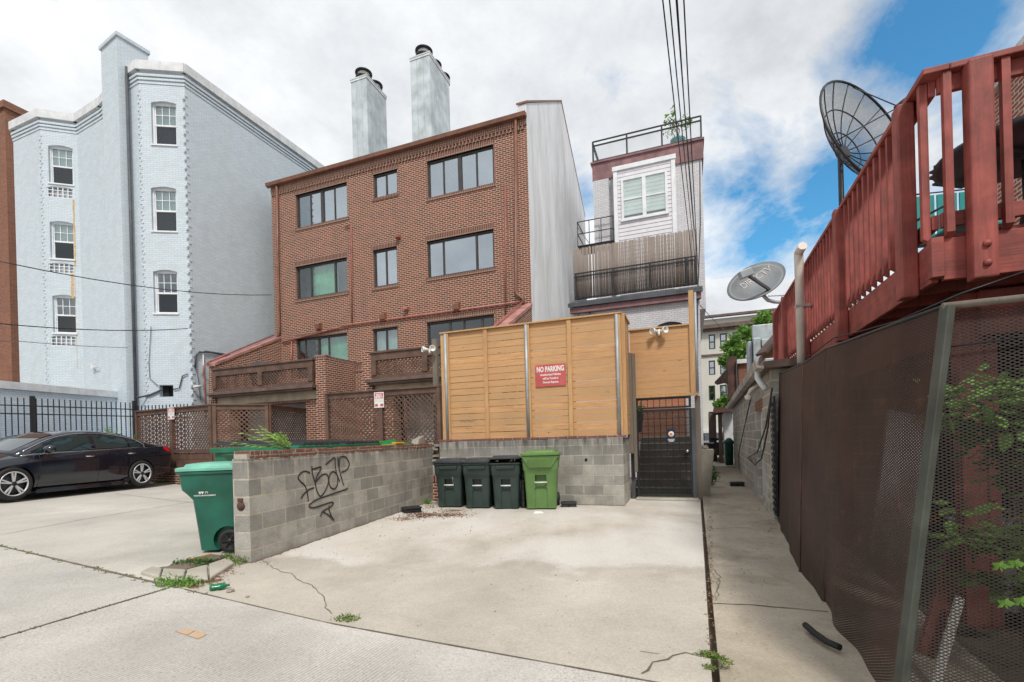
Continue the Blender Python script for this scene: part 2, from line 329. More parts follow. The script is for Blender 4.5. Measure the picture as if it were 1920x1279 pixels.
M['walk'] = m_concrete('walk_concrete', (.43, .375, .295), stain=.95, scale=2.2, light=(.50, .465, .40))
M['kerb'] = m_concrete('kerb_concrete', (.42, .39, .33), stain=.5, scale=2)
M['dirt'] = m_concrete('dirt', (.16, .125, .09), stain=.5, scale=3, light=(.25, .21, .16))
M['asphalt'] = m_concrete('asphalt', (.15, .145, .14), stain=.3, light=(.2, .2, .19))
M['brick'] = m_brick('brown_brick', (.205, .051, .032), (.08, .026, .019), (.56, .42, .31), ms=.0095, stain=.2, var=.25)
M['soldier'] = m_brick('soldier_brick', (.17, .052, .034), (.10, .034, .025), (.42, .33, .25), bw=.0677, bh=.203, ms=.008, stain=.25, off=0)
M['soldier_top'] = m_brick('brick_cap', (.17, .06, .04), (.10, .05, .035), (.36, .33, .28), bw=.075, bh=.5, ms=.012, stain=.6, off=0, scol=(.08, .06, .05))
M['white_brick'] = m_brick('painted_brick', (.60, .68, .735), (.53, .605, .665), (.43, .50, .55), ms=.007, stain=.35, scol=(.46, .48, .48), bump=.45, var=.1, rough=.6)
M['lilac_brick'] = m_brick('lilac_brick', (.58, .575, .61), (.66, .655, .68), (.42, .41, .42), ms=.008, stain=.25, scol=(.35, .33, .33), bump=.6, var=.2)
M['orange_brick'] = m_brick('orange_brick', (.27, .10, .055), (.18, .065, .04), (.3, .22, .16), ms=.006, stain=.3)
M['worn_brick'] = m_brick('worn_brick', (.36, .10, .045), (.26, .08, .045), (.62, .56, .5), ms=.011, stain=.2, patch=((.68, .66, .63), 1.4, .55, .8))
M['block'] = m_brick('concrete_block', (.43, .41, .37), (.24, .235, .215), (.50, .45, .37), bw=.405, bh=.203, ms=.011, stain=.6, scol=(.13, .125, .11), var=.9, drip=(1.0, .3), bump=.6, patch=((.42, .38, .29), 1.1, .62, .5))
M['block_far'] = m_brick('garage_block', (.42, .40, .355), (.28, .27, .24), (.58, .53, .42), bw=.405, bh=.203, ms=.016, stain=.35, scol=(.10, .09, .08), var=.5, bump=.6, patch=((.55, .56, .56), .7, .56, .6))
M['cedar'] = m_boards('cedar_boards', (.72, .43, .205), (.43, .205, .075), .14235, z0=1.41, bvar=.95, knots=.8)
M['cedar_post'] = m_boards('cedar_post', (.62, .38, .18), (.45, .25, .10), .5, vertical=True)
M['old_wood'] = m_boards('weathered_wood', (.22, .19, .15), (.12, .10, .08), .5, vertical=True, knots=.3)
M['brown'] = m_paint('brown_stain', (.105, .058, .040), .6, .2, .3)
M['brown_trim'] = m_paint('brown_trim', (.115, .075, .06), .55, .2, .4, dcol=(.2, .15, .12))
M['gutter_brown'] = m_paint('gutter_paint', (.19, .085, .055), .45, .15, .2)
M['pipe_red'] = m_paint('pipe_paint', (.32, .105, .085), .5, .15, .25)
M['red'] = m_paint('deck_red', (.265, .060, .048), .62, .18, .55, scale=6, dcol=(.12, .03, .025), bump=.3)
def grain(key, sc_):
    m_ = M[key]
    nt_ = m_.node_tree; b = nt_.nodes['Principled BSDF']; t = NT.__new__(NT); t.m = m_; t.t = nt_; t.b = b; t.out = nt_.nodes['Material Output']; t.tc = [n for n in nt_.nodes if n.type == 'TEX_COORD'][0]
    src = b.inputs['Base Color'].links[0].from_socket; g_ = t.noise(t.map(t.ob(), sc_), 1.0, 6, .7, .6); c = t.mix(.6, src, t.ramp(g_, .3, .7, (.33, .33, .33), (.68, .68, .68)), 'OVERLAY')
    c = t.mix(t.ma('MULTIPLY', t.ramp(t.noise(t.map(t.ob(), tuple(q*.5 for q in sc_), (5, 2, 1)), 1.0, 7, .75), .62, .68), .45), c, (.13, .07, .05))
    t.set(b.inputs['Base Color'], c); t.bump(g_, .45, .006)
GRAIN = grain
M['red_pale'] = m_paint('pale_red_coping', (.36, .17, .15), .7, .2, .3)
M['stucco'] = None
t = NT('white_stucco'); n = t.noise(t.map(t.ob(), (1, 1, .25)), 1.1, 8, .66, .5); c = t.mix(t.ramp(n, .42, .78), (.74, .76, .78), (.46, .47, .47))
c = t.mix(t.ma('MULTIPLY', t.ramp(t.noise(t.map(t.ob(), (3, 3, .3)), 2.4, 7, .7), .54, .74), .4), c, (.27, .27, .26)); t.bump(t.noise(t.ob(), 12, 5), .2, .01); M['stucco'] = t.fin(c, .9)
M['beige'] = m_paint('beige_stucco', (.44, .36, .26), .9, .12, .3)
M['white'] = m_paint('white_trim', (.72, .74, .76), .5, .05, .12)
M['grey_white'] = m_paint('grey_coping', (.62, .64, .65), .7, .08, .35, dcol=(.3, .3, .3))
M['siding'] = m_paint('lilac_siding', (.64, .63, .66), .55, .04, .1)
M['mauve'] = m_paint('mauve_fascia', (.20, .105, .11), .7, .2, .3)
M['dark_metal'] = m_paint('black_metal', (.022, .024, .027), .45, .2, .1, metal=.3)
M['win_dark'] = m_paint('dark_window_frame', (.045, .043, .042), .45, .15, .1)
M['grey_metal'] = m_paint('galvanised_metal', (.36, .40, .43), .5, .12, .3, metal=.2, dcol=(.2, .15, .1))
M['pale_metal'] = m_paint('chimney_cladding', (.46, .51, .53), .6, .15, .5, scale=1.5, dcol=(.3, .27, .2))
M['silver'] = m_paint('silver_paint', (.62, .63, .65), .3, .05, .1, metal=.2)
M['steel'] = m_paint('steel', (.5, .5, .5), .3, .1, .05, metal=.9)
M['rust'] = m_paint('rusty_metal', (.075, .036, .026), .8, .35, .5, dcol=(.03, .02, .02))
M['duct'] = m_paint('rusty_duct', (.40, .46, .48), .5, .15, .75, dcol=(.22, .07, .03), metal=.3, scale=2)
M['black_plastic'] = m_paint('black_plastic', (.012, .013, .014), .45, .15, .1)
M['bin_dark'] = m_paint('dark_bin_plastic', (.021, .038, .033), .42, .2, .22, dcol=(.1, .12, .11), scale=2)
M['bin_green'] = m_paint('green_bin_plastic', (.10, .195, .055), .42, .1, .25, dcol=(.06, .12, .03))
M['bin_wm'] = m_paint('deep_green_bin_plastic', (.010, .098, .066), .38, .15, .12)
M['lid_wm'] = m_paint('faded_green_lid', (.15, .42, .32), .35, .12, .15, dcol=(.3, .5, .42))
M['lid_black'] = m_paint('black_lid', (.03, .036, .042), .3, .2, .2, dcol=(.1, .11, .12))
M['dumpster'] = m_paint('dumpster_green', (.01, .14, .07), .45, .2, .3)
M['yellow'] = m_paint('yellow_plastic', (.7, .42, .03), .5)
M['blue'] = m_paint('blue_plastic', (.01, .12, .42), .4)
M['plastic_white'] = m_paint('white_plastic', (.7, .69, .64), .5, .05, .15, dcol=(.4, .3, .2))
M['pvc'] = m_paint('white_pipe', (.58, .52, .46), .5, .08, .2)
M['sign_red'] = m_paint('sign_red', (.50, .085, .085), .45, .1, .2, dcol=(.6, .3, .3))
M['sign_white'] = m_paint('sign_white', (.75, .74, .72), .5, .05, .1)
M['sign_navy'] = m_paint('sign_navy', (.012, .022, .05), .5)
M['orange'] = m_paint('orange_print', (.75, .22, .05), .5)
M['spray'] = m_paint('spray_paint', (.028, .025, .024), .6, .2, 0)
M['rubber'] = m_paint('rubber', (.014, .014, .014), .75, .2, .3, dcol=(.05, .05, .045))
M['dark'] = m_paint('dark_interior', (.012, .012, .013), .9, .1, 0)
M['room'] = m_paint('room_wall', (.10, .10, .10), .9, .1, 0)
M['curtain_green'] = m_paint('green_curtain', (.14, .40, .25), .9, .15, 0)
M['curtain'] = m_paint('pale_curtain', (.62, .66, .68), .9, .05, 0)
M['curtain_teal'] = m_paint('teal_curtain', (.30, .42, .42), .9, .05, 0)
M['blind'] = m_paint('window_blind', (.88, .90, .87), .7, .04, 0)
M['glass'] = m_glass('window_glass', (.75, .82, .82), .2)
M['glass_blue'] = m_glass('reflective_glass', (.42, .52, .60), .42)
M['glass_clear'] = m_glass('clear_glass', (.90, .93, .92), .14)
M['glass_screen'] = m_glass('screened_glass', (.4, .42, .44), .08)
M['glass_dark'] = m_glass('dark_glass', (.25, .27, .28), .12)
M['car'] = m_paint('car_paint', (.004, .007, .015), .10, .1, 0, metal=0, bump=0); M['car'].node_tree.nodes['Principled BSDF'].inputs['Coat Weight'].default_value = 1
M['car_glass'] = m_glass('car_glass', (.10, .16, .17), .14)
M['chrome'] = m_paint('chrome', (.75, .76, .78), .15, .02, 0, metal=1, bump=0)
M['tail'] = m_paint('tail_lamp', (.55, .01, .015), .15, .1, 0)
M['leaf'] = m_leaf('leaf_green', (.09, .20, .03), (.17, .32, .06))
M['leaf_light'] = m_leaf('leaf_light', (.19, .34, .07), (.30, .45, .11))
M['leaf_dark'] = m_leaf('leaf_dark', (.035, .10, .02), (.09, .19, .04))
M['weed'] = m_leaf('weed_green', (.10, .16, .035), (.20, .27, .07))
M['bark'] = m_paint('bark', (.10, .075, .055), .9, .3, .3)
M['dry'] = m_paint('dry_leaves', (.19, .10, .06), .9, .4, .3)
M['bamboo'] = m_boards('bamboo', (.34, .28, .24), (.13, .105, .09), .018, grain=(.9, 30, 1), vertical=True, knots=.2)
M['slate'] = m_paint('slate_trim', (.06, .065, .075), .6, .2, .2)
M['turq'] = m_paint('turquoise_paint', (.02, .30, .29), .5)
M['mesh'] = m_mesh('rusty_mesh', (.062, .032, .025), .036, .017, .33)
M['mesh_solid'] = m_mesh('rusty_sheet', (.060, .031, .025), .03, .014, .47)
M['chain'] = m_mesh('expanded_mesh', (.055, .045, .04), .032, .016, .18)
M['screen'] = m_mesh('gate_screen', (.016, .014, .013), .012, .012, .24)
M['dish_mesh'] = m_mesh('dish_mesh', (.012, .012, .014), .03, .03, .12)
M['rail_mesh'] = m_mesh('railing_mesh', (.4, .42, .45), .09, .09, .06)
M['cream_wall'] = m_paint('cream_building', (.56, .55, .49), .8, .05, .15, scale=.3)
M['red_rail'] = None
_r = M['red'].copy(); _r.name = 'deck_red_rail'; M['red_rail'] = _r
for k_, s_ in (('red', (45, 45, 2.2)), ('brown', (30, 30, 3)), ('cedar_post', (40, 40, 3))): grain(k_, s_)
grain('red_rail', (2, 2, 50))
M['rock'] = m_concrete('rock', (.28, .25, .21), scale=6)
# ================================================================ the setting
TH = math.radians(-20.3)
def sheet(name, A, B, C_, D, nu, nv, dz, mt, thick=0, zf=hz):
    mb = MB(); P = lambda s, t: Vector(A)*(1-s)*(1-t)+Vector(B)*s*(1-t)+Vector(C_)*s*t+Vector(D)*(1-s)*t
    def V(s, t): p = P(s, t); return Vector((p.x, p.y, zf(p.x, p.y)+dz))
    for i in range(nu):
        for j in range(nv): mb.face([V(i/nu, j/nv), V((i+1)/nu, j/nv), V((i+1)/nu, (j+1)/nv), V(i/nu, (j+1)/nv)])
    if thick:
        for i in range(nu):
            for t in (0, 1):
                a, b = V(i/nu, t), V((i+1)/nu, t); mb.face([a, b, b-Vector((0, 0, thick)), a-Vector((0, 0, thick))])
        for j in range(nv):
            for q in (0, 1):
                a, b = V(q, j/nv), V(q, (j+1)/nv); mb.face([a, b, b-Vector((0, 0, thick)), a-Vector((0, 0, thick))])
    return mb.build(name, mt, kind='structure')
g = MB(); N = 40
def G(x, y): return Vector((x, y, hz(x, y)-.14))
xs = [-300, -80, -40, -20, -14, -13.7, -10, -6, -3, -1.5, 3, 10, 30, 80, 300]
for i in range(len(xs)-1): g.face([G(xs[i], -60), G(xs[i+1], -60), G(xs[i+1], 400), G(xs[i], 400)])
g.build('ground', M['dirt'], kind='structure')
# alley edge line passes (0.70,2.71) and (-6.5,6.07)
def ae(x): return 2.71-.455*(x-.70)
sheet('alley_road', (-30, ae(-30)-14), (14, ae(14)-14), (14, ae(14)), (-30, ae(-30)), 60, 6, 0, M['road'], .12)
E0 = gp(1313, 935); E1 = gp(1330, 1200)
dxy = (E0-E1); sl_ = dxy.x/dxy.y
def dedge(y): return E1.x+sl_*(y-E1.y)
yy = 2.2
for _ in range(20): yy = ae(dedge(yy))+.012
WF = (-3.02, 5.42)      # front corner of the side block wall
RF = Fr(2.20, 9.42, TH) # retaining wall front plane, origin at its right corner
dl = (-3.22, ae(-3.22)+.012)
q0 = RF.w((-5.2, 1.0, 0)); q1 = RF.w((1.9, 1.15, 0))
sheet('driveway', dl, (dedge(yy), yy), (dedge(10.35), 10.35), (-1.95, 10.95), 30, 30, 0, M['drive'], .14)
sheet('parking_lot', (-30, ae(-30)+.012), (-3.235, ae(-3.235)+.012), (-.01, 22), (-24, 26), 50, 30, -.004, M['lot'], .12)
wz = lambda x, y: -.045
sheet('walkway', (dedge(1.2)+.05, 1.2), (dedge(1.2)+1.6, 1.2), (dedge(26)+2.3, 26), (dedge(26)+.06, 26), 6, 30, 0, M['walk'], .1, wz)
sheet('rear_street', (8, 26.01), (30, 26.01), (60, 60), (4, 60), 4, 4, -.05, M['asphalt'], .1, lambda x, y: 0)
# joints and cracks are thin sunken-looking strips of grit laid in the slabs
def strip(mb, pts, w, dz=.005, zf=hz, jit=.0):
    P = [Vector((p[0], p[1], 0)) for p in pts]; Q = []
    for i in range(len(P)-1):
        n = max(1, int((P[i+1]-P[i]).length/(.06 if jit else .12)))
        for k in range(n): Q.append(P[i].lerp(P[i+1], k/n)+Vector((random.uniform(-jit, jit), random.uniform(-jit, jit), 0)))
    Q.append(P[-1]); pr = None
    for i, p in enumerate(Q):
        d = (Q[min(i+1, len(Q)-1)]-Q[max(i-1, 0)]).normalized(); nrm = Vector((-d.y, d.x, 0))*w*.5*random.uniform(.6, 1.3)
        a, b = p+nrm, p-nrm; a.z = zf(a.x, a.y)+dz; b.z = zf(b.x, b.y)+dz
        if pr: mb.face([pr[0], pr[1], b, a])
        pr = (a, b)
cr_ = MB()
strip(cr_, [(-20, ae(-20)), (-3.2, ae(-3.2))], .03); strip(cr_, [(-3.1, ae(-3.1)), (yy and dedge(yy), ae(dedge(yy)))], .014)
j0 = gp(0, 1197); j1 = gp(312, 1104); strip(cr_, [(j0.x-(j1.x-j0.x)*1.2, j0.y-(j1.y-j0.y)*1.2), (j0.x, j0.y), (j1.x, j1.y)], .022)
for path, w_ in (([(494, 1053), (520, 1070), (545, 1076), (562, 1090), (585, 1097), (600, 1112), (609, 1125), (612, 1140), (622, 1152)], .008), ([(1330, 1222), (1305, 1231), (1283, 1226), (1262, 1229), (1250, 1238), (1228, 1243), (1216, 1257), (1203, 1264)], .013), ([(1240, 1228), (1200, 1222)], .006), ([(1330, 1060), (1350, 1080), (1345, 1120)], .01)):
    strip(cr_, [gp(*p)[:2] for p in path], w_, jit=.013)
for path in ([(0, 1003), (150, 975), (440, 928)], [(215, 925), (420, 950)], ): strip(cr_, [gp(*p)[:2] for p in path], .012)
for path, w_ in (([(1332, 1122), (1400, 1124), (1470, 1130), (1552, 1137)], .014), ([(1330, 986), (1390, 984), (1448, 990)], .012)): strip(cr_, [gp(*p, -.045)[:2] for p in path], w_, .005, lambda x, y: -.045, .006)
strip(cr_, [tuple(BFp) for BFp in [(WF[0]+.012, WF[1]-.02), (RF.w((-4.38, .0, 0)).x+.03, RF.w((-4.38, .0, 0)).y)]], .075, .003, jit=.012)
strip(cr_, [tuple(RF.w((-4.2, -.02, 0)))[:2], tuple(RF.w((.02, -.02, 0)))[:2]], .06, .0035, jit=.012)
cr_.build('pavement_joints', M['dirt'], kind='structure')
pm = MB(); random.seed(3)
for k in range(130):
    a, b = random.random(), random.random(); P = gp(330+55*a, 1182+ (a*6)+9*b)
    r = random.uniform(.006, .02); pm.face([P+Vector((r*math.cos(t), r*math.sin(t)*.7, .004+.0001*k*0.1)) for t in (0, 1.2, 2.5, 3.9, 5)])
pm = MB(); A_, B_, C_, D_ = gp(328, 1184), gp(352, 1179), gp(388, 1190), gp(372, 1199)
for q in ([A_, B_, gp(366, 1183), gp(350, 1192)], [gp(351, 1192.5), gp(367, 1183.5), C_, D_]): pm.face([p+Vector((0, 0, .004)) for p in reversed(q)])
tm = NT('faded_marking'); c = tm.mix(tm.ramp(tm.noise(tm.ob(), 40, 4, .7), .42, .56), (.62, .30, .09), (.44, .40, .34)); tm.fin(c, .9)
pm.build('paint_marking', tm.m, kind='structure')
# ---------------------------------------------------------------- block walls
bw = thing('block_wall', 'low grey concrete block wall with brick cap and black graffiti', 'wall', (WF[0], WF[1], 0))
BE = RF.w((-4.35, .25, 0))
d = Vector((BE.x-WF[0], BE.y-WF[1], 0)); L = d.length; BF = Fr(WF[0], WF[1], math.atan2(d.y, d.x))   # x runs away from the camera; right-hand face is at y=0
mb = MB(BF); top = 1.335
mb.box(0, L, 0, .215, -.15, top-.085); mb.build('wall_body', M['block'], bw, bevel=.006)
mb = MB(BF); x = .03; random.seed(5)
while x < L-.05:
    w_ = random.uniform(.062, .075); h = random.uniform(.07, .092) if random.random() > .08 else .05
    mb.cbox((x+w_/2, .1+random.uniform(-.008, .008), top-.085+h/2), (w_-.008, .2+random.uniform(-.01, .02), h), Matrix.Rotation(random.uniform(-.06, .06), 3, 'Z')); x += w_
mb.build('brick_cap', m_brick('cap_brick', (.22, .075, .05), (.15, .06, .045), (.3, .27, .22), stain=.75, scol=(.09, .075, .06)), bw, bevel=.004)
mb = MB(BF); mb.box(0, L-.02, .012, .19, top-.086, top-.03); mb.build('cap_mortar', M['kerb'], bw)
mb = MB(BF); mb.lathe((-.012, .11, .71), [(0, -.02), (.03, -.015), (.05, .0), (.055, .01)], 10, 'x'); mb.box(-.02, .0, .08, .14, .76, .80); mb.build('outlet_box', M['rust'], bw)
# graffiti strokes: pixel polylines on the wall face
def gpt(u, v): return BF.px(u, v, 0)
STR = [[(350, 400), (270, 375), (195, 410), (160, 480), (200, 540), (265, 600), (300, 690), (315, 780), (320, 860)], [(205, 810), (250, 740), (330, 670), (415, 635)],
       [(378, 290), (385, 400), (430, 560), (450, 660), (490, 750), (525, 770), (590, 690), (640, 560), (635, 450), (590, 420), (520, 450), (430, 560)], [(380, 345), (450, 325), (520, 305), (510, 360), (460, 450), (432, 545)],
       [(780, 420), (720, 380), (665, 430), (650, 540), (680, 630), (740, 655), (785, 590), (790, 480)], [(595, 270), (670, 205), (745, 160), (750, 260), (770, 400), (800, 480), (825, 545)],
       [(795, 150), (800, 260), (835, 420), (885, 600)], [(815, 300), (820, 180), (870, 135), (930, 160), (975, 250), (950, 330), (905, 370), (850, 390)],
       [(940, 635), (930, 660), (800, 705), (600, 775), (450, 830), (350, 900), (340, 945), (420, 955), (560, 910), (690, 870), (720, 890), (680, 940), (600, 985), (540, 1030), (515, 1100)], [(650, 920), (655, 1000), (690, 1090), (735, 1165)], [(540, 1025), (610, 1050), (680, 1110), (730, 1160)]]
STR = [[(540+x/8.53, 840+y/8.53) for x, y in s_] for s_ in STR]
gm = MB(BF)
for si, s_ in enumerate(STR):
    P = [Vector((gpt(*p)[0], gpt(*p)[1], 0)) for p in s_]; Q = []
    for i in range(len(P)-1):
        p0, p1, p2, p3 = P[max(i-1, 0)], P[i], P[i+1], P[min(i+2, len(P)-1)]
        for k in range(6):
            t_ = k/6; Q.append(.5*((2*p1)+(p2-p0)*t_+(2*p0-5*p1+4*p2-p3)*t_**2+(3*p1-p0-3*p2+p3)*t_**3))
    Q.append(P[-1]); pr = None
    for i, p in enumerate(Q):
        dd = (Q[min(i+1, len(Q)-1)]-Q[max(i-1, 0)]).normalized(); n_ = Vector((-dd.y, dd.x, 0))*.012
        a, b = p+n_, p-n_; a = (a.x, -.004-.0004*si, a.y); b = (b.x, -.004-.0004*si, b.y)
        if pr: gm.face([pr[0], pr[1], b, a])
        pr = (a, b)
gm.build('graffiti', M['spray'], bw)
rw = thing('retaining_wall', 'stained concrete block retaining wall under the cedar fence', 'wall', RF.w((0, 0, 0)), TH)
mb = MB(RF); mb.box(-4.12, 0, 0, .2, -.1, 1.36); mb.box(-.2, -.001, .201, 1.05, -.1, 1.357); mb.build('wall_body', M['block'], rw, bevel=.006)
mb = MB(RF); x = -4.15
while x < 0:
    w_ = .2; mb.cbox((x+.1, .1, 1.385), (.192, .215+random.uniform(-.01, .01), .045+random.uniform(-.006, .004))); x += w_
mb.build('brick_cap', m_brick('red_cap', (.26, .08, .06), (.2, .07, .055), (.4, .35, .3), stain=.5), rw, bevel=.004)
mb = MB(RF)
for k in range(26): mb.cbox((-4.3+random.uniform(-.13, .13), .1+random.uniform(-.1, .1), .9+k*.018+random.uniform(0, .05)), (.12, .12, .06), Matrix.Rotation(random.uniform(-.3, .3), 3, 'Z'))
mb.box(-4.45, -4.12, .02, .2, -.1, .95); mb.build('broken_end', M['rock'], rw)
dr = RF.px(1099, 862); mb = MB(RF); mb.lathe((dr[0], -.004, dr[1]), [(0, 0), (.03, 0), (.03, -.01), (0, -.01)], 10, 'y'); mb.build('drain_hole', M['dark'], rw)
# ---------------------------------------------------------------- cedar fence
ZT = 3.83
cf = thing('cedar_fence', 'tall horizontal cedar board fence on top of the block retaining wall', 'fence', RF.w((0, 0, 1.4)), TH)
FY = .10
pu = [839, 913, 990, 1070, 1160]
px_ = [RF.px(u, 720, FY)[0] for u in pu]
mb = MB(RF); rows = 17; z0 = 1.41; ph = (ZT-z0)/rows
for i in range(4):
    for r in range(rows):
        sag = random.uniform(-.003, .003); mb.cbox(((px_[i]+px_[i+1])/2, FY+random.uniform(-.004, .004), z0+ph*(r+.5)+sag), (px_[i+1]-px_[i]-.02, .022, ph-random.choice((.005, .008, .012))))
mb.build('boards', M['cedar'], cf)
for i, x in enumerate(px_):
    mb = MB(RF)
    if i in (0, 2, 4):
        mb.box(x+.03, x+.075, FY-.055, FY+.03, z0, ZT); mb.build('wood_batten', M['cedar_post'], cf, bevel=.004)
        mb = MB(RF); mb.tube([(x, FY-.055, z0-.02), (x, FY-.055, ZT-.01)], .03, 12); mb.build('metal_post', M['grey_metal'], cf)
        if i == 0: mb = MB(RF); mb.box(x-.13, x-.045, FY-.04, FY+.05, z0, ZT); mb.build('end_post', M['cedar_post'], cf, bevel=.004)
    else: mb.box(x-.045, x+.045, FY-.05, FY+.02, z0, ZT); mb.build('wood_post', M['cedar_post'], cf, bevel=.004)
mb = MB(RF); mb.box(px_[0]-.14, px_[4]+.09, FY-.07, FY+.09, ZT+.002, ZT+.035); mb.build('cap_rail', M['cedar_post'], cf, bevel=.003)
# return panel and the section behind, over the gate
GY = 1.12
mb = MB(RF); xr = px_[4]+.10
for r in range(rows): mb.cbox((xr, (FY+GY)/2+.03, z0+ph*(r+.5)), (.022, GY-FY-.06, ph-.006))
mb.build('return_boards', M['cedar'], cf)
mb = MB(RF); mb.box(xr-.05, xr+.05, FY-.0, FY+.09, z0, ZT); mb.box(xr-.05, xr+.05, FY+.095, GY, ZT+.003, ZT+.036); mb.build('corner_post', M['cedar_post'], cf, bevel=.003)
gx0 = RF.px(1190, 700, GY)[0]; gx1 = RF.px(1303, 700, GY)[0]; zg = RF.px(1245, 742, GY)[1]; zt2 = RF.px(1240, 612, GY)[1]
of = thing('gate_fence_panel', 'cedar board panel above the metal gate with a white twin floodlight', 'fence', RF.w((gx0, GY, zg)), TH)
mb = MB(RF); rows2 = round((zt2-zg)/ph)
for r in range(rows2): mb.cbox(((xr+gx1)/2-.02, GY, zg+.03+ph*(r+.5)), (gx1-xr-.1, .022, ph-.005))
mb.build('boards', M['cedar'], of)
mb = MB(RF); mb.box(xr, gx1+.06, GY-.06, GY+.04, zg-.03, zg+.02); mb.box(xr, gx1-.05, GY-.05, GY+.05, zg+.03+ph*rows2, zg+.06+ph*rows2); mb.build('rail', M['cedar_post'], of, bevel=.003)
zt3 = RF.px(1300, 545, GY)[1]
mb = MB(RF); mb.box(gx1-.09, gx1+.01, GY-.06, GY+.05, zg+.022, zt3); mb.build('tall_post', M['cedar_post'], of, bevel=.003)
mb = MB(RF); mb.tube([(gx1+.04, GY-.03, zg+.02), (gx1+.04, GY-.03, zt3-.05)], .028, 12); mb.build('metal_post', M['grey_metal'], of)
# ---------------------------------------------------------------- gate
gt = thing('metal_gate', 'dark metal security gate with mesh screen at the driveway corner', 'gate', RF.w((gx0, GY, .05)), TH)
zb = RF.px(1245, 931, GY)[1]; g0, g1 = gx0, RF.px(1297, 800, GY)[0]; zm = RF.px(1245, 767, GY)[1]
mb = MB(RF)
for a in (g0, g1-.045): mb.box(a, a+.045, GY-.03, GY+.02, zb, zm)
mb.box(g0+.046, g1-.046, GY-.029, GY+.019, zb, zb+.05); mb.box(g0+.046, g1-.046, GY-.029, GY+.019, zm-.045, zm); mb.build('gate_frame', M['dark_metal'], gt, bevel=.003)
mb = MB(RF)
for a in (g0, g1-.05): mb.box(a, a+.05, GY-.028, GY+.018, zm+.012, zg-.035)
mb.box(g0+.051, g1-.051, GY-.027, GY+.017, zm+.012, zm+.05); mb.box(g0+.051, g1-.051, GY-.027, GY+.017, zg-.08, zg-.036)
for k in range(1, 9): x = g0+(g1-g0)*k/9; mb.tube([(x, GY, zm+.05), (x, GY, zg-.08)], .007, 6)
mb.build('transom', M['dark_metal'], gt)
for k in range(1, 9):
    x = g0+(g1-g0)*k/9; mb = MB(RF); mb.tube([(x, GY, zb+.05), (x, GY, zm-.045)], .008, 6); mb.build('bar', M['dark_metal'], gt)
mb = MB(RF)
for z in [zm-.045-(zm-zb)*k/12 for k in range(1, 5)]: mb.bar((g0+.045, GY+.004, z), (g1-.045, GY+.004, z), .012, .012)
mb.build('cross_bars', M['dark_metal'], gt)
mb = MB(RF); mb.face([(g0+.045, GY-.012, zb+.05), (g1-.045, GY-.012, zb+.05), (g1-.045, GY-.012, zm-.045), (g0+.045, GY-.012, zm-.045)]); mb.build('mesh_screen', M['screen'], gt)
kx, kz = RF.px(1289, 846, GY-.03); mb = MB(RF); mb.lathe((kx, GY-.03, kz), [(0, 0), (.032, 0), (.032, -.01), (.014, -.014), (.014, -.04), (.033, -.05), (.033, -.07), (.02, -.085), (0, -.088)], 14, 'y'); mb.build('knob', M['steel'], gt)
for (u0, u1, nm, mt, v0) in ((1183, 1190, 'hinge_post', 'slate', 767), (1298, 1306, 'latch_post', 'slate', 765)):
    a = RF.px(u0, 850, GY)[0]; b = RF.px(u1, 850, GY)[0]; mb = MB(RF); mb.box(a, b-.003, GY-.05, GY+.06, 0.0, RF.px(u0, v0, GY)[1]); mb.build(nm, M['slate'], gt, bevel=.004)
a = RF.px(1301, 760, GY)[0]; mb = MB(RF); mb.box(gx1-.02, gx1+.09, GY+.065, GY+.14, 0, zg-.04); mb.build('side_board', M['old_wood'], gt)
# gate notice
nx0, nz1 = RF.px(1250, 804, GY-.02); nx1, nz0 = RF.px(1267, 829, GY-.02)
sg = thing('gate_notice', 'small navy notice with an orange round emblem on the metal gate', 'sign', RF.w(((nx0+nx1)/2, GY-.02, nz0)), TH)
mb = MB(RF); mb.box(nx0, nx1, GY-.022, GY-.018, nz0, nz1); mb.build('notice_board', M['sign_navy'], sg)
cx, cz = (nx0+nx1)/2, nz0+(nz1-nz0)*.6; mb = MB(RF); mb.lathe((cx, GY-.0225, cz), [(.035, 0), (.058, 0), (.058, -.002), (.035, -.002)], 20, 'y'); mb.build('ring', M['sign_white'], sg)
mb = MB(RF); mb.lathe((cx, GY-.0225, cz), [(0, 0), (.030, 0), (.030, -.003), (0, -.003)], 16, 'y'); mb.lathe((cx-.0, GY-.0225, cz+.05), [(0, 0), (.014, 0), (.0, -.003)], 8, 'y'); mb.build('emblem', M['orange'], sg)
mb = MB(RF)
for k, (zz_, ww) in enumerate(((.055, .07), (.03, .06), (.012, .045))): mb.box(cx-ww, cx+ww, GY-.0245, GY-.022, nz0+zz_, nz0+zz_+.011)
mb.build('lettering', M['sign_white'], sg)
op_ = thing('old_post', 'weathered grey timber post at the left of the metal gate', 'post', RF.w((gx0-.1, GY-.15, 0)), TH)
a = RF.px(1176, 760, GY-.12)[0]; b = RF.px(1193, 760, GY-.12)[0]; zz_ = RF.px(1185, 662, GY-.12)[1]; mb = MB(RF); mb.box(a, b-.07, GY-.2, GY-.09, 1.0, zz_); mb.build('post_front', M['old_wood'], op_, bevel=.006); mb = MB(RF); mb.box(b-.068, b, GY-.19, GY-.10, .6, zz_-.02); mb.build('post_side', M['old_wood'], op_, bevel=.006)
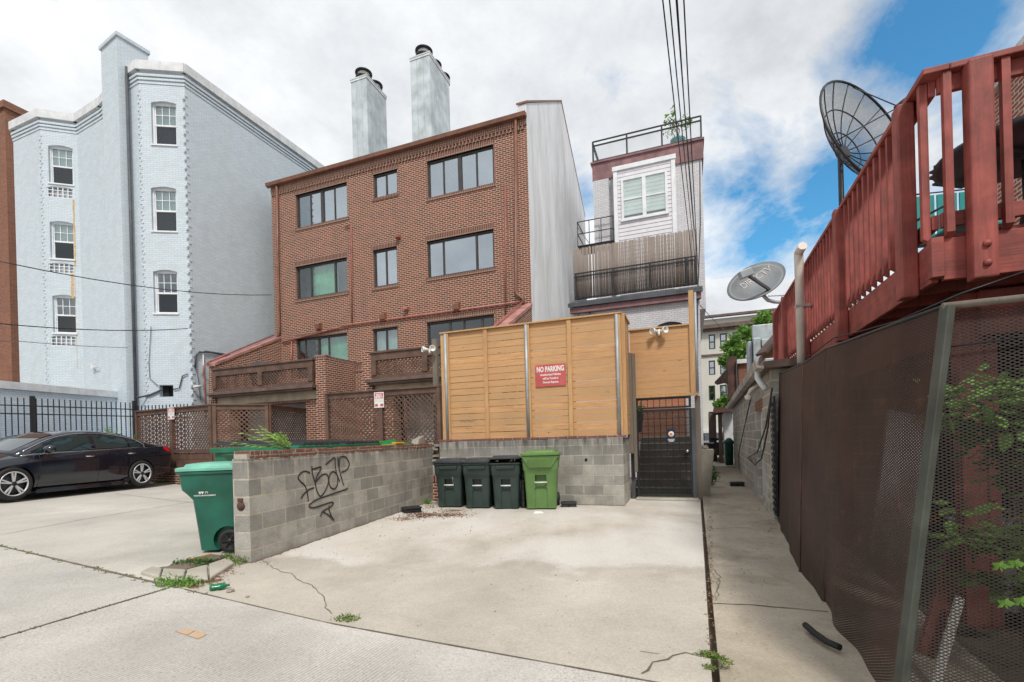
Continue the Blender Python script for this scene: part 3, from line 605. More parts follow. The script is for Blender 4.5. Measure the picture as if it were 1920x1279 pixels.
# steps and red siding behind the gate
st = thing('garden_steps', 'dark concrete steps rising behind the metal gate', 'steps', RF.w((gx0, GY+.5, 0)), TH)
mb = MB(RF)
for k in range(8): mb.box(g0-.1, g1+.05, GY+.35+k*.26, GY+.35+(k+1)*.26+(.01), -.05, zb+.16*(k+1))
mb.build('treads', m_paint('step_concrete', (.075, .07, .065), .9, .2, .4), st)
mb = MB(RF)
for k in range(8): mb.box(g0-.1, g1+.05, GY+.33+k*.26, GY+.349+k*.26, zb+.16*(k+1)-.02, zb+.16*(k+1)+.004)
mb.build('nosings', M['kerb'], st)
sdg = thing('cedar_screen', 'reddish board screen at the top of the steps behind the gate', 'screen', RF.w((g0, GY+2.6, 1.3)), TH)
mb = MB(RF)
for r in range(12): mb.cbox(((g0+g1)/2-.25, GY+2.6, 1.2+ph*(r+.5)), (g1-g0+.3, .02, ph-.005))
mb.build('boards', m_boards('red_cedar', (.55, .23, .12), (.4, .15, .08), .1445), sdg)
mb = MB(RF); mb.box(gx0-.02, gx1+.0, GY-.25, GY+.3, 0.004, zb-.015); mb.build('gate_threshold', M['kerb'], bevel=.01, kind='structure')
# NO PARKING sign
def text(body, size, fr, lx, ly, lz, mt, parent, name='lettering', align='CENTER', ext=.001, bold=0, sx=1, ang=0):
    cu = bpy.data.curves.new('t', 'FONT'); cu.body = body; cu.size = size; cu.align_x = align; cu.extrude = ext; cu.offset = bold; cu.resolution_u = 2
    o = bpy.data.objects.new('t', cu); COL.objects.link(o); me = bpy.data.meshes.new_from_object(o); bpy.data.objects.remove(o)
    me.name = name; me.materials.clear(); me.materials.append(mt); Mi = ROOT[parent].inverted(); R = Matrix.Rotation(ang, 3, 'Z')
    for v_ in me.vertices:
        c = R@Vector((v_.co.x*sx, v_.co.y, 0)); v_.co = Mi@fr.w((lx+c.x, ly-v_.co.z, lz+c.y))
    o = bpy.data.objects.new(name, me); COL.objects.link(o); o.parent = parent; ROOT[o] = ROOT[parent]; return o
sx0, sx1, sz0, sz1 = RF.rect(1003, 685, 727, 1060, 680, 721, FY-.07); SY = FY-.03
sn = thing('no_parking_sign', 'red no parking sign with white lettering on the cedar fence', 'sign', RF.w(((sx0+sx1)/2, SY, sz0)), TH)
mb = MB(RF); mb.box(sx0, sx1, SY-.006, SY, sz0, sz1); mb.build('sign_plate', M['sign_red'], sn, bevel=.002)
W_ = sx1-sx0; H_ = sz1-sz0; cx = (sx0+sx1)/2
text('NO PARKING', .155, RF, cx, SY-.008, sz1-.15, M['sign_white'], sn, bold=.006, sx=.50*W_/.52)
for k, s_ in enumerate(('Unauthorized Vehicles', 'will be Towed at', 'Owners Expense')): text(s_, .062, RF, cx, SY-.008, sz1-.235-k*.083*H_/.48, M['sign_white'], sn, bold=.002, sx=.8)
# scrawl on the fence boards
gm = MB(RF); random.seed(2); a0 = RF.px(863, 790, FY)
pts = [(a0[0]+.05*k*.35+.02*math.sin(k*1.9), FY-.017, a0[1]+.03*math.cos(k*1.3)) for k in range(22)]
gm.tube(pts, .0022, 4); gm.build('scrawl', M['spray'], cf)
def floodlight(fr, lx, ly, lz, label, sc=1.0):
    t_ = thing('floodlight', label, 'light', fr.w((lx, ly, lz)), fr.a, 'twin floodlights')
    mb = MB(fr); mb.lathe((lx, ly+.0, lz), [(0, 0), (.055*sc, 0), (.055*sc, -.02), (.03*sc, -.045), (0, -.05)], 14, 'y'); mb.lathe((lx, ly-.05, lz-.05*sc), [(0, .04), (.03*sc, .03), (.035*sc, -.02), (.02*sc, -.045), (0, -.05)], 12, 'z'); mb.build('housing', M['plastic_white'], t_)
    for s in (-1, 1):
        mb = MB(fr.sub(lx+s*.04*sc, ly-.06, lz, s*.75)); mb.lathe((0, 0, 0), [(0, 0), (.03*sc, -.0), (.04*sc, -.05), (.07*sc, -.12*sc), (.075*sc, -.15*sc), (.065*sc, -.15*sc), (.05*sc, -.11*sc), (0, -.10*sc)], 16, 'y'); mb.build('lamp_head', M['plastic_white'], t_)
    return t_
a, b = RF.px(1236, 622, GY-.03); floodlight(RF, a, GY-.02, b, 'white twin floodlight above the metal gate on the cedar boards')
# ================================================================ buildings
def lattice(mb, x0, x1, z0, z1, y, pitch=.13, w=.034, t_=.012, double=False):
    for s in (1, -1):
        k = -(z1-z0)
        while k < (x1-x0)+(z1-z0):
            # line x = x0 + k + s*(z-z0) (s=1) or x = x0+k - (z-z0)+(...)
            if s == 1: a, b = (x0+k, z0), (x0+k+(z1-z0), z1)
            else: a, b = (x0+k, z1), (x0+k+(z1-z0), z0)
            (ax, az), (bx, bz) = a, b; dx, dz = bx-ax, bz-az; t0, t1 = 0.0, 1.0
            if ax < x0: t0 = (x0-ax)/dx
            if bx > x1: t1 = (x1-ax)/dx
            if t1-t0 > .03: mb.bar((ax+dx*t0, y+s*.006, az+dz*t0), (ax+dx*t1, y+s*.006, az+dz*t1), w, t_, (0, 1, 0)) if False else mb.bar((ax+dx*t0, y+s*t_*.55, az+dz*t0), (ax+dx*t1, y+s*t_*.55, az+dz*t1), t_, w, (0, 0, 1))
            k += pitch
def sliding_window(fr, par, x0, x1, z0, z1, y, mulls, cover=None, glass='glass', room=True, fw=.05, frame='win_dark', opener=None):
    """dark metal frame, one pane per light, curtain and dark room behind"""
    mb = MB(fr)
    mb.box(x0, x1, y, y+.07, z0, z0+fw); mb.box(x0, x1, y, y+.07, z1-fw, z1); mb.box(x0, x0+fw, y+.002, y+.068, z0+fw, z1-fw); mb.box(x1-fw, x1, y+.002, y+.068, z0+fw, z1-fw)
    for m_ in mulls:
        xx = x0+(x1-x0)*m_[0]; mb.box(xx-m_[1]/2, xx+m_[1]/2, y+.004, y+.066, z0+fw, z1-fw)
    w_ = mb.build('window', M[frame], par)
    xs_ = [x0+fw]+[x0+(x1-x0)*m_[0] for m_ in mulls]+[x1-fw]
    for i in range(len(xs_)-1):
        q = MB(fr); a = xs_[i]+(.0 if i == 0 else mulls[i-1][1]/2); b = xs_[i+1]-(0 if i == len(xs_)-2 else mulls[i][1]/2); yy_ = y+(.03 if i % 2 else .045)
        q.box(a+.018, b-.018, yy_, yy_+.006, z0+fw+.02, z1-fw-.02); q.build('pane', M[glass], w_)
        q = MB(fr); q.box(a, a+.018, yy_-.012, yy_+.012, z0+fw, z1-fw); q.box(b-.018, b, yy_-.012, yy_+.012, z0+fw, z1-fw); q.box(a+.018, b-.018, yy_-.012, yy_+.012, z0+fw, z0+fw+.02); q.box(a+.018, b-.018, yy_-.012, yy_+.012, z1-fw-.02, z1-fw); q.build('sash', M[frame], w_)
    if cover:
        for (a, b, mt, style) in cover:
            q = MB(fr); xa, xb = x0+(x1-x0)*a, x0+(x1-x0)*b
            if style == 'curtain':
                n_ = max(8, int((xb-xa)/.035)); P = [(xa+(xb-xa)*k/n_, y+.16+.018*math.sin(k*1.9)+.01*math.sin(k*.7)) for k in range(n_+1)]
                for k in range(n_): q.face([(P[k][0], P[k][1], z0+.03), (P[k+1][0], P[k+1][1], z0+.03), (P[k+1][0], P[k+1][1], z1-.03), (P[k][0], P[k][1], z1-.03)], True)
            else:
                z = z1-.04
                while z > z0+.05: q.box(xa+.01, xb-.01, y+.12, y+.145, z-.004, z); z -= .035
                q.face([(xa, y+.15, z0+.03), (xb, y+.15, z0+.03), (xb, y+.15, z1-.03), (xa, y+.15, z1-.03)])
            q.build(style, M[mt], w_)
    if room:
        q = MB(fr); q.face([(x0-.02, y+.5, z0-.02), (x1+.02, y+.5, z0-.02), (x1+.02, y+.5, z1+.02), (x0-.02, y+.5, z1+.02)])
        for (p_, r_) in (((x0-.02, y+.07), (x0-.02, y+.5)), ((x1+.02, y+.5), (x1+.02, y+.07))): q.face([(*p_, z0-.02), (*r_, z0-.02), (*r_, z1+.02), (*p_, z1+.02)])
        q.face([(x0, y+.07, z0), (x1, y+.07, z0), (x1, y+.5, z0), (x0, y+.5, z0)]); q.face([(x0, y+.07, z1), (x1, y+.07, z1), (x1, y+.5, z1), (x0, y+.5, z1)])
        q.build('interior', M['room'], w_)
    return w_
# ---------------------------------------------------------------- brown brick townhouse
o_ = at(992, 400, 15.6)
HF = Fr(o_.x, o_.y, TH)
HX = HF.px(512, 480)[0]; ZE = (HF.px(985, 212)[1]+HF.px(512, 350)[1])/2
house = thing('brick_townhouse', 'brown brick townhouse with dark sliding windows and lattice balconies', 'house', HF.w((HX/2, 0, 0)), TH)
wins = {k: HF.rect(*v) for k, v in dict(tl=(555, 369, 430, 651, 345, 408), tm=(700, 326, 373, 745, 315, 362), tr=(801, 300, 371, 926, 269, 344), ml=(555, 502, 566, 651, 484, 547), mm=(700, 470, 540, 745, 461, 533), mr=(801, 452, 522, 926, 427, 499),
    fl=(556, 638, 712, 652, 624, 702), fm=(700, 619, 674, 746, 611, 666), fr=(801, 604, 690, 927, 587, 672)).items()}
for a, b in (('tl', 'tr'), ('tl', 'tm'), ('ml', 'mr'), ('fl', 'fr'), ('fl', 'fm')):   # shared head and sill heights, as storeys have
    z1 = (wins[a][3]+wins[b][3])/2; wins[a] = (*wins[a][:3], z1); wins[b] = (*wins[b][:3], z1)
for a, b in (('tl', 'tr'), ('ml', 'mr')):
    z0 = (wins[a][2]+wins[b][2])/2; wins[a] = (*wins[a][:2], z0, wins[a][3]); wins[b] = (*wins[b][:2], z0, wins[b][3])
mb = MB(HF); mb.wall(HX, 0, -.1, ZE, list(wins.values()), rev=.14)
mb.face([(HX, 0, -.1), (HX, 0, ZE), (HX, 9, ZE), (HX, 9, -.1)]); mb.face([(0, 0, -.1), (0, 9, -.1), (0, 9, ZE), (0, 0, ZE)]); mb.face([(HX, 9, -.1), (HX, 9, ZE), (0, 9, ZE), (0, 9, -.1)])
mb.build('brick_wall', M['brick'], house)
mb = MB(HF); mb.face([(HX, 0, ZE-.1), (0, 0, ZE-.1), (0, 9, ZE-.1), (HX, 9, ZE-.1)]); mb.build('roof', M['slate'], house)
for k, r in wins.items():
    h_ = .205 if k[0] != 'f' else .18
    mb = MB(HF); mb.box(r[0]-.04, r[1]+.04, -.012, .13, r[3], r[3]+h_); mb.build('lintel', M['soldier'], house)
    if k[0] != 'f': mb = MB(HF); mb.box(r[0]-.06, r[1]+.06, -.03, .13, r[2]-.11, r[2]); mb.build('sill', M['soldier'], house, bevel=.004)
mb = MB(HF); mb.box(HX, 0, -.035, 0, ZE-.33, ZE-.13)
mb.build('cornice', M['soldier'], house)
mb = MB(HF); x = HX+.05
while x < -.1: mb.box(x, x+.075, -.06, -.0, ZE-.46, ZE-.335); x += .135
mb.build('dentils', M['soldier'], house)
mb = MB(HF); mb.prism([(-.03, ZE-.12), (-.17, ZE-.10), (-.2, ZE+.02), (-.185, ZE+.02), (-.16, ZE-.02), (0, ZE-.02)], 'x', HX-.12, .02); mb.box(HX-.02, 0, -.05, .3, ZE+.0, ZE+.07); mb.build('gutter', M['gutter_brown'], house)
def mull(*m_): return [(a, b) for a, b in m_]
SW = dict(tl=(mull((.27, .04), (.5, .13), (.74, .04)), 'glass_blue', [(0, .5, 'curtain', 'curtain'), (.5, 1, 'blind', 'blind')]),
    tm=(mull((.5, .05),), 'glass_blue', [(0, 1, 'curtain', 'curtain')]),
    tr=(mull((.24, .04), (.49, .13), (.74, .04)), 'glass_blue', [(0, .5, 'curtain', 'curtain'), (.5, 1, 'curtain', 'curtain')]),
    ml=(mull((.28, .05), (.75, .06)), 'glass_clear', [(.25, .76, 'curtain_green', 'curtain')]),
    mm=(mull((.5, .05),), 'glass_blue', [(0, 1, 'blind', 'blind')]),
    mr=(mull((.24, .05), (.74, .05)), 'glass_blue', [(.22, .76, 'curtain', 'curtain')]),
    fl=(mull((.16, .04), (.42, .09), (.62, .05)), 'glass_clear', [(.42, 1, 'curtain_green', 'curtain')]),
    fm=(mull((.5, .06),), 'glass_clear', [(0, 1, 'curtain_teal', 'curtain')]),
    fr=(mull((.34, .09), (.55, .05), (.82, .07)), 'glass_dark', [(0.1, .36, 'curtain', 'curtain'), (.85, 1, 'curtain', 'curtain')]))
for k, (mu, gl, cv) in SW.items():
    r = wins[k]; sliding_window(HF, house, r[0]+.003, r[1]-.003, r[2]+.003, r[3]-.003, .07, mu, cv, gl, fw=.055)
# party wall with gable-like parapet
pts = [HF.pxx(992, 205, .0), HF.pxx(1052, 190, .0), HF.pxx(1096, 405, .0)]
ye = HF.pxx(1099, 600, .02)[0]
poly = [(.012, -.1), (.012, pts[0][1]), pts[1], (pts[2][0]+.1, pts[2][1]), (ye+.2, -.1)]
mb = MB(HF); mb.prism(poly, 'x', -.30, .004); mb.build('party_wall', M['stucco'], house)
mb = MB(HF); a, b = pts[0], pts[1]; mb.hexa([(-.34, -.02, a[1]), (.03, -.02, a[1]), (.03, b[0]+.03, b[1]), (-.34, b[0]+.03, b[1]), (-.34, -.02, a[1]+.07), (.03, -.02, a[1]+.07), (.03, b[0]+.03, b[1]+.07), (-.34, b[0]+.03, b[1]+.07)])
a, b = pts[1], pts[2]; mb.hexa([(-.33, a[0], a[1]-.05), (.02, a[0], a[1]-.05), (.02, b[0]+.1, b[1]), (-.33, b[0]+.1, b[1]), (-.33, a[0]+.05, a[1]+.05), (.02, a[0]+.05, a[1]+.05), (.02, b[0]+.15, b[1]), (-.33, b[0]+.15, b[1])]); mb.build('coping', M['gutter_brown'], house)
# chimneys
def chimney(u0, v0, uc, vc, vb, u2, flues, ly):
    x0, z1 = HF.px(u0, v0, ly); x1, z2 = HF.px(uc, vc, ly); z1 = (z1+z2)/2; y2 = HF.pxx(u2, 300, x1)[0]
    mb = MB(HF); mb.box(x0, x1, ly, y2, ZE-.3, z1); 
    ch = mb.build('chimney', M['pale_metal'], house)
    mb = MB(HF)
    for k in (1, 2): xx = x0+(x1-x0)*k/3; mb.box(xx-.006, xx+.006, ly-.006, ly, ZE, z1-.1)
    n_ = 5
    for k in range(1, n_): yy_ = ly+(y2-ly)*k/n_; mb.box(x1, x1+.006, yy_-.006, yy_+.006, ZE, z1-.1)
    mb.build('seams', M['grey_metal'], ch)
    mb = MB(HF); mb.box(x0-.04, x1+.04, ly-.04, y2+.04, z1, z1+.05); mb.box(x0-.025, x1+.025, ly-.025, y2+.025, z1-.1, z1-.002); mb.build('cap', M['grey_white'], ch)
    for k in range(flues):
        cy = ly+.40+k*.85; c = ((x0+x1)/2, cy, z1+.05); q = MB(HF); S_ = 1.45
        q.lathe(c, [(.17*S_, 0), (.17*S_, .12)], 18); q.lathe((c[0], c[1], c[2]+.12), [(.25*S_, 0), (.27*S_, .02), (.27*S_, .08), (.25*S_, .10)], 18)
        q.lathe((c[0], c[1], c[2]+.40), [(.2*S_, -.0), (.28*S_, .02), (.28*S_, .06), (.1*S_, .11), (0, .11)], 18)
        f_ = q.build('flue', M['dark_metal'], ch)
        q = MB(HF); q.lathe((c[0], c[1], c[2]+.22), [(.2*S_, 0), (.2*S_, .18)], 18); q.build('band', M['plastic_white'], f_)
chimney(658, 151, 687, 142, 290, 727, 2, 4.0)
chimney(769, 111, 805, 99, 260, 846, 3, 4.0)
# downspouts, conduits, wall lamps
def pipe(name, fr, par, pts, r, mt='pipe_red', y=-.06):
    P = [(*[fr.px(u, v, y)[0]], y, fr.px(u, v, y)[1]) for u, v in pts]; mb = MB(fr); mb.tube(P, r, 8); return mb.build(name, M[mt], par)
pipe('downspout', HF, house, [(519, 349), (521, 480), (524, 620), (522, 630), (515, 642)], .05, 'gutter_brown', -.08)
pipe('downspout', HF, house, [(967, 222), (967, 545), (969, 552), (980, 560), (982, 570)], .05, 'gutter_brown', -.08)
pipe('conduit', HF, house, [(947, 345), (948, 602)], .025)
pipe('conduit', HF, house, [(645, 424), (658, 422), (660, 606)], .025)
pipe('conduit', HF, house, [(530, 642), (660, 608), (800, 590), (975, 566)], .03)
pipe('conduit', HF, house, [(547, 640), (547, 700)], .025)
for u, v in ((598, 612), (719, 594), (857, 575)):
    x, z = HF.px(u, v, -.05); mb = MB(HF); mb.prism([(0, z-.13), (-.13, z-.11), (-.16, z+.06), (-.10, z+.12), (0, z+.13)], 'x', x-.1, x+.1); mb.build('wall_lamp', M['gutter_brown'], house, bevel=.01)
for u, v in ((747, 445), (762, 580)):
    x, z = HF.px(u, v, -.05); mb = MB(HF); mb.prism([(0, z-.05), (-.16, z-.03), (-.16, z+.05), (0, z+.09)], 'x', x-.08, x+.08); mb.build('vent_hood', M['pipe_red'], house)
# balconies
BY = -3.0
bl0 = HX+.35; bl1 = HF.px(588, 700, BY)[0]; zr = (HF.px(420, 690, BY)[1]+HF.px(588, 672, BY)[1])/2; zbz = (HF.px(588, 722, BY)[1])
br0 = HF.px(697, 680, BY)[0]; br1 = -.45
def balcony(x0, x1, name):
    zt, zb_ = zr, zbz; par = house
    mb = MB(HF); mb.box(x0, x1, BY-.04, BY+.06, zt-.27, zt-.06); mb.box(x0-.02, x1+.02, BY-.08, BY+.1, zt-.06, zt); mb.box(x0, x1, BY-.03, BY+.06, zb_, zb_+.13)
    n_ = 2 if x1-x0 < 5 else 3
    ra = mb.build('balcony_railing', M['brown'], par, bevel=.004)
    for k in range(n_+1): q = MB(HF); xx = x0+(x1-x0)*k/n_; xx = min(max(xx, x0+.09), x1-.09); q.box(xx-.09, xx+.09, BY-.06, BY+.065, zb_+.131, zt-.271); q.build('railing_post', M['brown'], ra)
    for k in range(n_):
        a, b = x0+(x1-x0)*k/n_+.09, x0+(x1-x0)*(k+1)/n_-.09; q = MB(HF); lattice(q, a, b, zb_+.13, zt-.27, BY+.01, .125, .032); q.build('lattice', M['brown'], ra)
    q = MB(HF); q.box(x0-.1, x1+.12, BY-.22, BY+.2, zb_-.10, zb_-.005); q.box(x0-.05, x1+.05, BY-.16, BY+.2, zb_-.16, zb_-.102); q.build('ledge', M['brown_trim'], par, bevel=.01)
    q = MB(HF); q.box(x0, x1, BY+.12, -.01, zb_-.42, zb_-.161); q.build('balcony_floor', M['beige'], par)
    return zb_
zb_ = balcony(bl0-.05, bl1, 'l'); balcony(br0, br1, 'r')
# walls under the balconies with garage openings
zl = zb_-.43
def garage(x0, x1, ox0, ox1, oz):
    q = MB(HF); q.wall(x0, x1, -.1, zl, [(ox0, ox1, -.1, oz)], y=BY+.16, rev=.4); q.build('garage_wall', M['brick'], house)
    q = MB(HF); q.box(ox0-.2, ox1+.2, BY+.14, BY+.3, oz, oz+.21); q.build('garage_lintel', M['soldier'], house)
    q = MB(HF); q.face([(ox0-.02, BY+.9, -.1), (ox1+.02, BY+.9, -.1), (ox1+.02, BY+.9, oz+.1), (ox0-.02, BY+.9, oz+.1)]); gd = q.build('garage_door', m_paint('garage_door_white', (.36, .40, .40), .6, .1, .2), house)
    q = MB(HF); z = .3
    while z < oz: q.box(ox0, ox1, BY+.87, BY+.897, z, z+.02); z += .5
    q.build('door_ribs', M['grey_white'], gd)
garage(bl0-.1, bl1+.1, bl0+.5, bl1-.5, HF.px(560, 754, BY)[1]); garage(br0-.1, br1, br0+.6, br1-.5, HF.px(560, 754, BY)[1])
# pier and wing walls
px1 = HF.px(612, 700, BY)[0]
q = MB(HF); q.box(bl1+.105, px1, BY-.02, -.002, -.1, zr-.05); q.build('pier', M['brick'], house)
q = MB(HF); q.box(bl1+.10, px1+.005, BY-.03, -.01, zr-.049, zr+.05); q.build('pier_cap', M['soldier'], house)
q = MB(HF); q.box(bl1+.06, px1+.02, BY-.035, BY+.2, zr+.051, zr+.075); q.build('pier_coping', M['red_pale'], house)
q = MB(HF); q.box(px1+.002, br0-.002, -1.6, -1.35, -.1, zr-.3); q.box(br0-.35, br0-.0025, BY-.0, -1.6, -.1, zr+.04); q.build('recess_wall', M['brick'], house)
q = MB(HF); q.box(px1+.002, br0-.352, -1.62, -1.33, zr-.299, zr-.1); q.build('recess_cap', M['soldier'], house)
yw0, zw0 = HF.pxx(518, 628, HX+.1); yw1, zw1 = HF.pxx(425, 690, HX+.1); 
for nm, xx0, xx1 in (('l', HX-.02, HX+.3), ('r', -.32, -.0)):
    zA, zB = zr+1.62, zr+.12
    q = MB(HF); q.prism([(-.001, -.1), (-.001, zA), (BY+.1, zB), (BY-.05, -.1)], 'x', xx0, xx1); q.build('wing_wall', M['brick'], house)
    q = MB(HF); q.hexa([(xx0-.03, BY+.05, zB), (xx1+.03, BY+.05, zB), (xx1+.03, 0-.003, zA), (xx0-.03, -.003, zA), (xx0-.03, BY+.05, zB+.1), (xx1+.03, BY+.05, zB+.1), (xx1+.03, -.003, zA+.1), (xx0-.03, -.003, zA+.1)]); q.build('sloping_coping', M['red_pale'], house)
    q = MB(HF); 
    for xq in (xx0+.05,): q.tube([(xq, -.1, zA+.16), (xq, BY+.05, zB+.16), (xq, BY-.12, zB+.02), (xq, BY-.16, zB-.3), (xq, BY-.1, zB-.5), (xq, BY-.1, zl-.4)], .03, 8)
    q.build('coping_pipe', M['pipe_red'], house)
# covered grill on the balcony
gx = HF.px(490, 672, BY+.7); q = MB(HF); q.lathe((gx[0], BY+.8, zr-.9), [(.3, 0), (.42, .5), (.5, .8), (.48, .98), (.34, 1.1), (.0, 1.14)], 18)
o = q.build('grill', M['lid_black'], label='black covered kettle grill behind the left lattice balcony railing', category='grill'); 
# ---------------------------------------------------------------- brown lattice yard fences
def yard_fence(name, label, pts, ztop, zbot, lat_h, parts, capw=.14, base=True):
    t_ = thing(name, label, 'fence', (pts[0][0], pts[0][1], hz(*pts[0])), math.atan2(pts[1][1]-pts[0][1], pts[1][0]-pts[0][0]))
    for i in range(len(pts)-1):
        f_ = frame2(pts[i], pts[i+1]); L_ = (Vector(pts[i+1])-Vector(pts[i])).length; n_ = parts[i]
        q = MB(f_); q.box(0, L_, -.07, .07, ztop-.04, ztop); q.build('cap_rail', M['brown'], t_, bevel=.004)
        for k in range(n_):
            a, b = L_*k/n_, L_*(k+1)/n_; pa, pb = a+(.09 if k == 0 else .065), b-(.09 if k == n_-1 else .065)
            for (za_, zb2_) in ((ztop-.16, ztop-.041), (ztop-.16-lat_h-.1, ztop-.16-lat_h), (zbot, zbot+.08)): q = MB(f_); q.box(pa, pb, -.03, .03, za_, zb2_); q.build('rail', M['brown'], t_)
            q = MB(f_); lattice(q, pa, pb, ztop-.16-lat_h, ztop-.16, 0, .125, .031); q.build('lattice', M['brown'], t_)
            q = MB(f_); z = zbot+.081
            while z < ztop-.16-lat_h-.12:
                z1_ = min(z+.17, ztop-.265-lat_h); q.hexa([(pa, -.012, z), (pb, -.012, z), (pb, .012, z), (pa, .012, z), (pa, -.004, z1_), (pb, -.004, z1_), (pb, .02, z1_), (pa, .02, z1_)]); z += .165
            q.build('lower_boards', M['brown'], t_)
            for xx in ([a+.001] if k == 0 else [])+[b]:
                if k == n_-1 and xx == b: xx = b-.001
                q = MB(f_); xl = xx if xx > .1 else .0; q.box(xl-(.09 if xl > L_-.01 or 0 < xl < L_-.01 and k == n_-1 else .06)*(0 if xl < .01 else 1), xl+(.09 if xl < .01 else (.06 if xl < L_-.01 else 0)), -.055, .055, zbot-.1, ztop-.041); q.build('post', M['brown'], t_, bevel=.005)
        if base and i < 2:
            q = MB(f_); q.box(0, L_, -.12, .12, -.1, zbot-.002); q.build('brick_base', M['brick'], t_); q = MB(f_); q.box(0, L_, -.13, .13, zbot-.001, zbot+.004); q.box(0,L_,-.135,-.121,zbot-.16,zbot); q.build('base_cap', M['soldier'], t_)
    return t_
def fxy(u, v, Y): p = at(u, v, Y); return (p.x, p.y)
LA = [fxy(256, 770, 14.6), fxy(398, 758, 12.9), fxy(503, 758, 13.4), fxy(592, 768, 16.0)]
zlt = sum(at(u, v, Y).z for u, v, Y in ((256, 770, 14.6), (398, 758, 12.9), (503, 758, 13.4)))/3
yard_fence('lattice_fence', 'dark brown lattice yard fence with angled gate panels behind the black car', LA, zlt, .82, 1.05, [2, 1, 1])
LB = [fxy(611, 738, 12.0), fxy(826, 722, 10.95)]
zlb = (at(611, 738, 12.0).z+at(826, 722, 10.95).z)/2
yard_fence('lattice_fence', 'taller dark brown lattice fence beside the cedar fence, with a white and red notice', LB, zlb, .6, 1.12, [2], base=True)
def notice(fr, u0, v0, u1, v1, ly, label, skew=0):
    x0, x1, z0, z1 = fr.rect(u0, v0, v1, u1, v0-skew, v1-skew, ly); t_ = thing('notice_sign', label, 'sign', fr.w(((x0+x1)/2, ly, z0)), fr.a, 'private property notices')
    q = MB(fr); q.box(x0, x1, ly-.008, ly, z0, z1); q.build('sign_plate', M['sign_white'], t_)
    q = MB(fr); h = z1-z0; q.box(x0+.02, x1-.02, ly-.010, ly-.0082, z0+h*.57, z1-.02); q.build('red_panel', M['sign_red'], t_)
    for (c0, c1) in ((x0+.02, x0+.1), (x1-.1, x1-.02)): q = MB(fr); q.box(c0, c1, ly-.0101, ly-.0082, z0+.03, z0+.09); q.build('red_mark', M['sign_red'], t_)
    cx = (x0+x1)/2; w_ = x1-x0
    for k, s_ in enumerate(('PRIVATE', 'PROPERTY', 'NO PARKING')): text(s_, .085, fr, cx, ly-.011, z1-.10-k*.085*h/.55, M['sign_white'], t_, bold=.003, sx=.62*w_/.34)
    return t_
fb = frame2(*LB); notice(fb, 702, 736, 720, 765, -.062, 'white and red private property notice on the right lattice fence', 1)
fa = frame2(LA[0], LA[1]); notice(fa, 315, 764, 327, 787, -.062, 'small white and red notice on the left lattice fence behind the car', 1)
# floodlight on a grey post by the right balcony
q_ = Fr(*fxy(817, 690, 11.4), TH); a, zq = q_.px(817, 648, 0); pt = thing('lamp_post', 'grey timber post with a twin floodlight beside the cedar fence', 'post', q_.w((0, 0, 0)), TH)
q = MB(q_); q.box(-.06, .06, -.05, .05, 0, zq+.15); q.build('timber_post', M['old_wood'], pt, bevel=.006)
a, zq = q_.px(803, 656, -.1); floodlight(q_, a+.05, -.06, zq, 'white twin floodlight on the grey timber post left of the cedar fence')
# ---------------------------------------------------------------- white painted brick apartment building
def PX(u, Y, v=450):
    p = at(u, v, Y); return (p.x, p.y)
plan = [PX(30, 19.7), PX(81, 19.0), PX(150, 19.35), PX(197, 18.5), PX(251, 17.0), PX(268, 16.75), PX(354, 16.95)]
dirn = Vector((math.sin(-TH), math.cos(TH))); pe = Vector(plan[-1])+dirn*20; pl = Vector(plan[0])+dirn*18+Vector((-2, 0))
ZW = at(352, 122, 16.95).z
wb = thing('painted_building', 'tall pale blue-white painted brick apartment building with corner bays', 'building', (plan[-1][0], plan[-1][1], .4), 0)
WIN = {1: [(91, 273, 347), (94, 415, 488), (99, 553, 627)], 5: [(284, 190, 274), (284, 350, 436), (288, 506, 590)]}
WR = {1: [137, 139, 143], 5: [331, 331, 333]}
GR = [(88, 350, 371, 137), (91, 493, 512, 139), (95, 629, 649, 143)]
mb = MB(); bands = MB(); par_ = MB(); allp = [tuple(pl)]+plan+[tuple(pe)]
sections = []
for i in range(len(allp)-1):
    f_ = frame2(allp[i], allp[i+1]); L_ = (Vector(allp[i+1])-Vector(allp[i])).length; holes = []
    ci = i-1
    if ci in WIN:
        for (u, v0, v1), u1 in zip(WIN[ci], WR[ci]): r = f_.rect(u, v0, v1, u1, v0, v1); holes.append(r)
        if ci == 1: holes += [f_.rect(u, v0, v1, u1, v0, v1) for u, v0, v1, u1 in GR]
    q = MB(f_); 
    if ci == 5:
        bwn = f_.rect(299, 722, 744, 325, 722, 744); q.wall(0, L_, -.1, 6.0, [h for h in holes if h[3] < 6]+[bwn], rev=.3); q.wall(0, L_, 6.0, ZW-.2, [h for h in holes if h[3] > 6], rev=.2, arch=.07)
    else: q.wall(0, L_, -.1, ZW-.2, holes, rev=.2, arch=.07 if holes else 0)
    sections.append((f_, L_, holes, ci)); 
    base = len(mb.v); mb.v += q.v; mb.f += [tuple(k+base for k in fc) for fc in q.f]; mb.uv += q.uv; mb.sm += q.sm
mb.build('brick_wall', M['white_brick'], wb)
for f_, L_, holes, ci in sections:
    q = MB(f_)
    for k, (pr_, z0_, z1_) in enumerate(((.02, .76, .68), (.045, .64, .56), (.07, .52, .44))): q.box(-.02, L_+.02, -pr_, 0.0, ZW-z0_+.0, ZW-z1_)
    q.build('corbel_bands', M['white_brick'], wb)
    q = MB(f_); q.box(-.04, L_+.04, -.12, .3, ZW-.32, ZW-.0); q.build('parapet', M['grey_white'], wb)
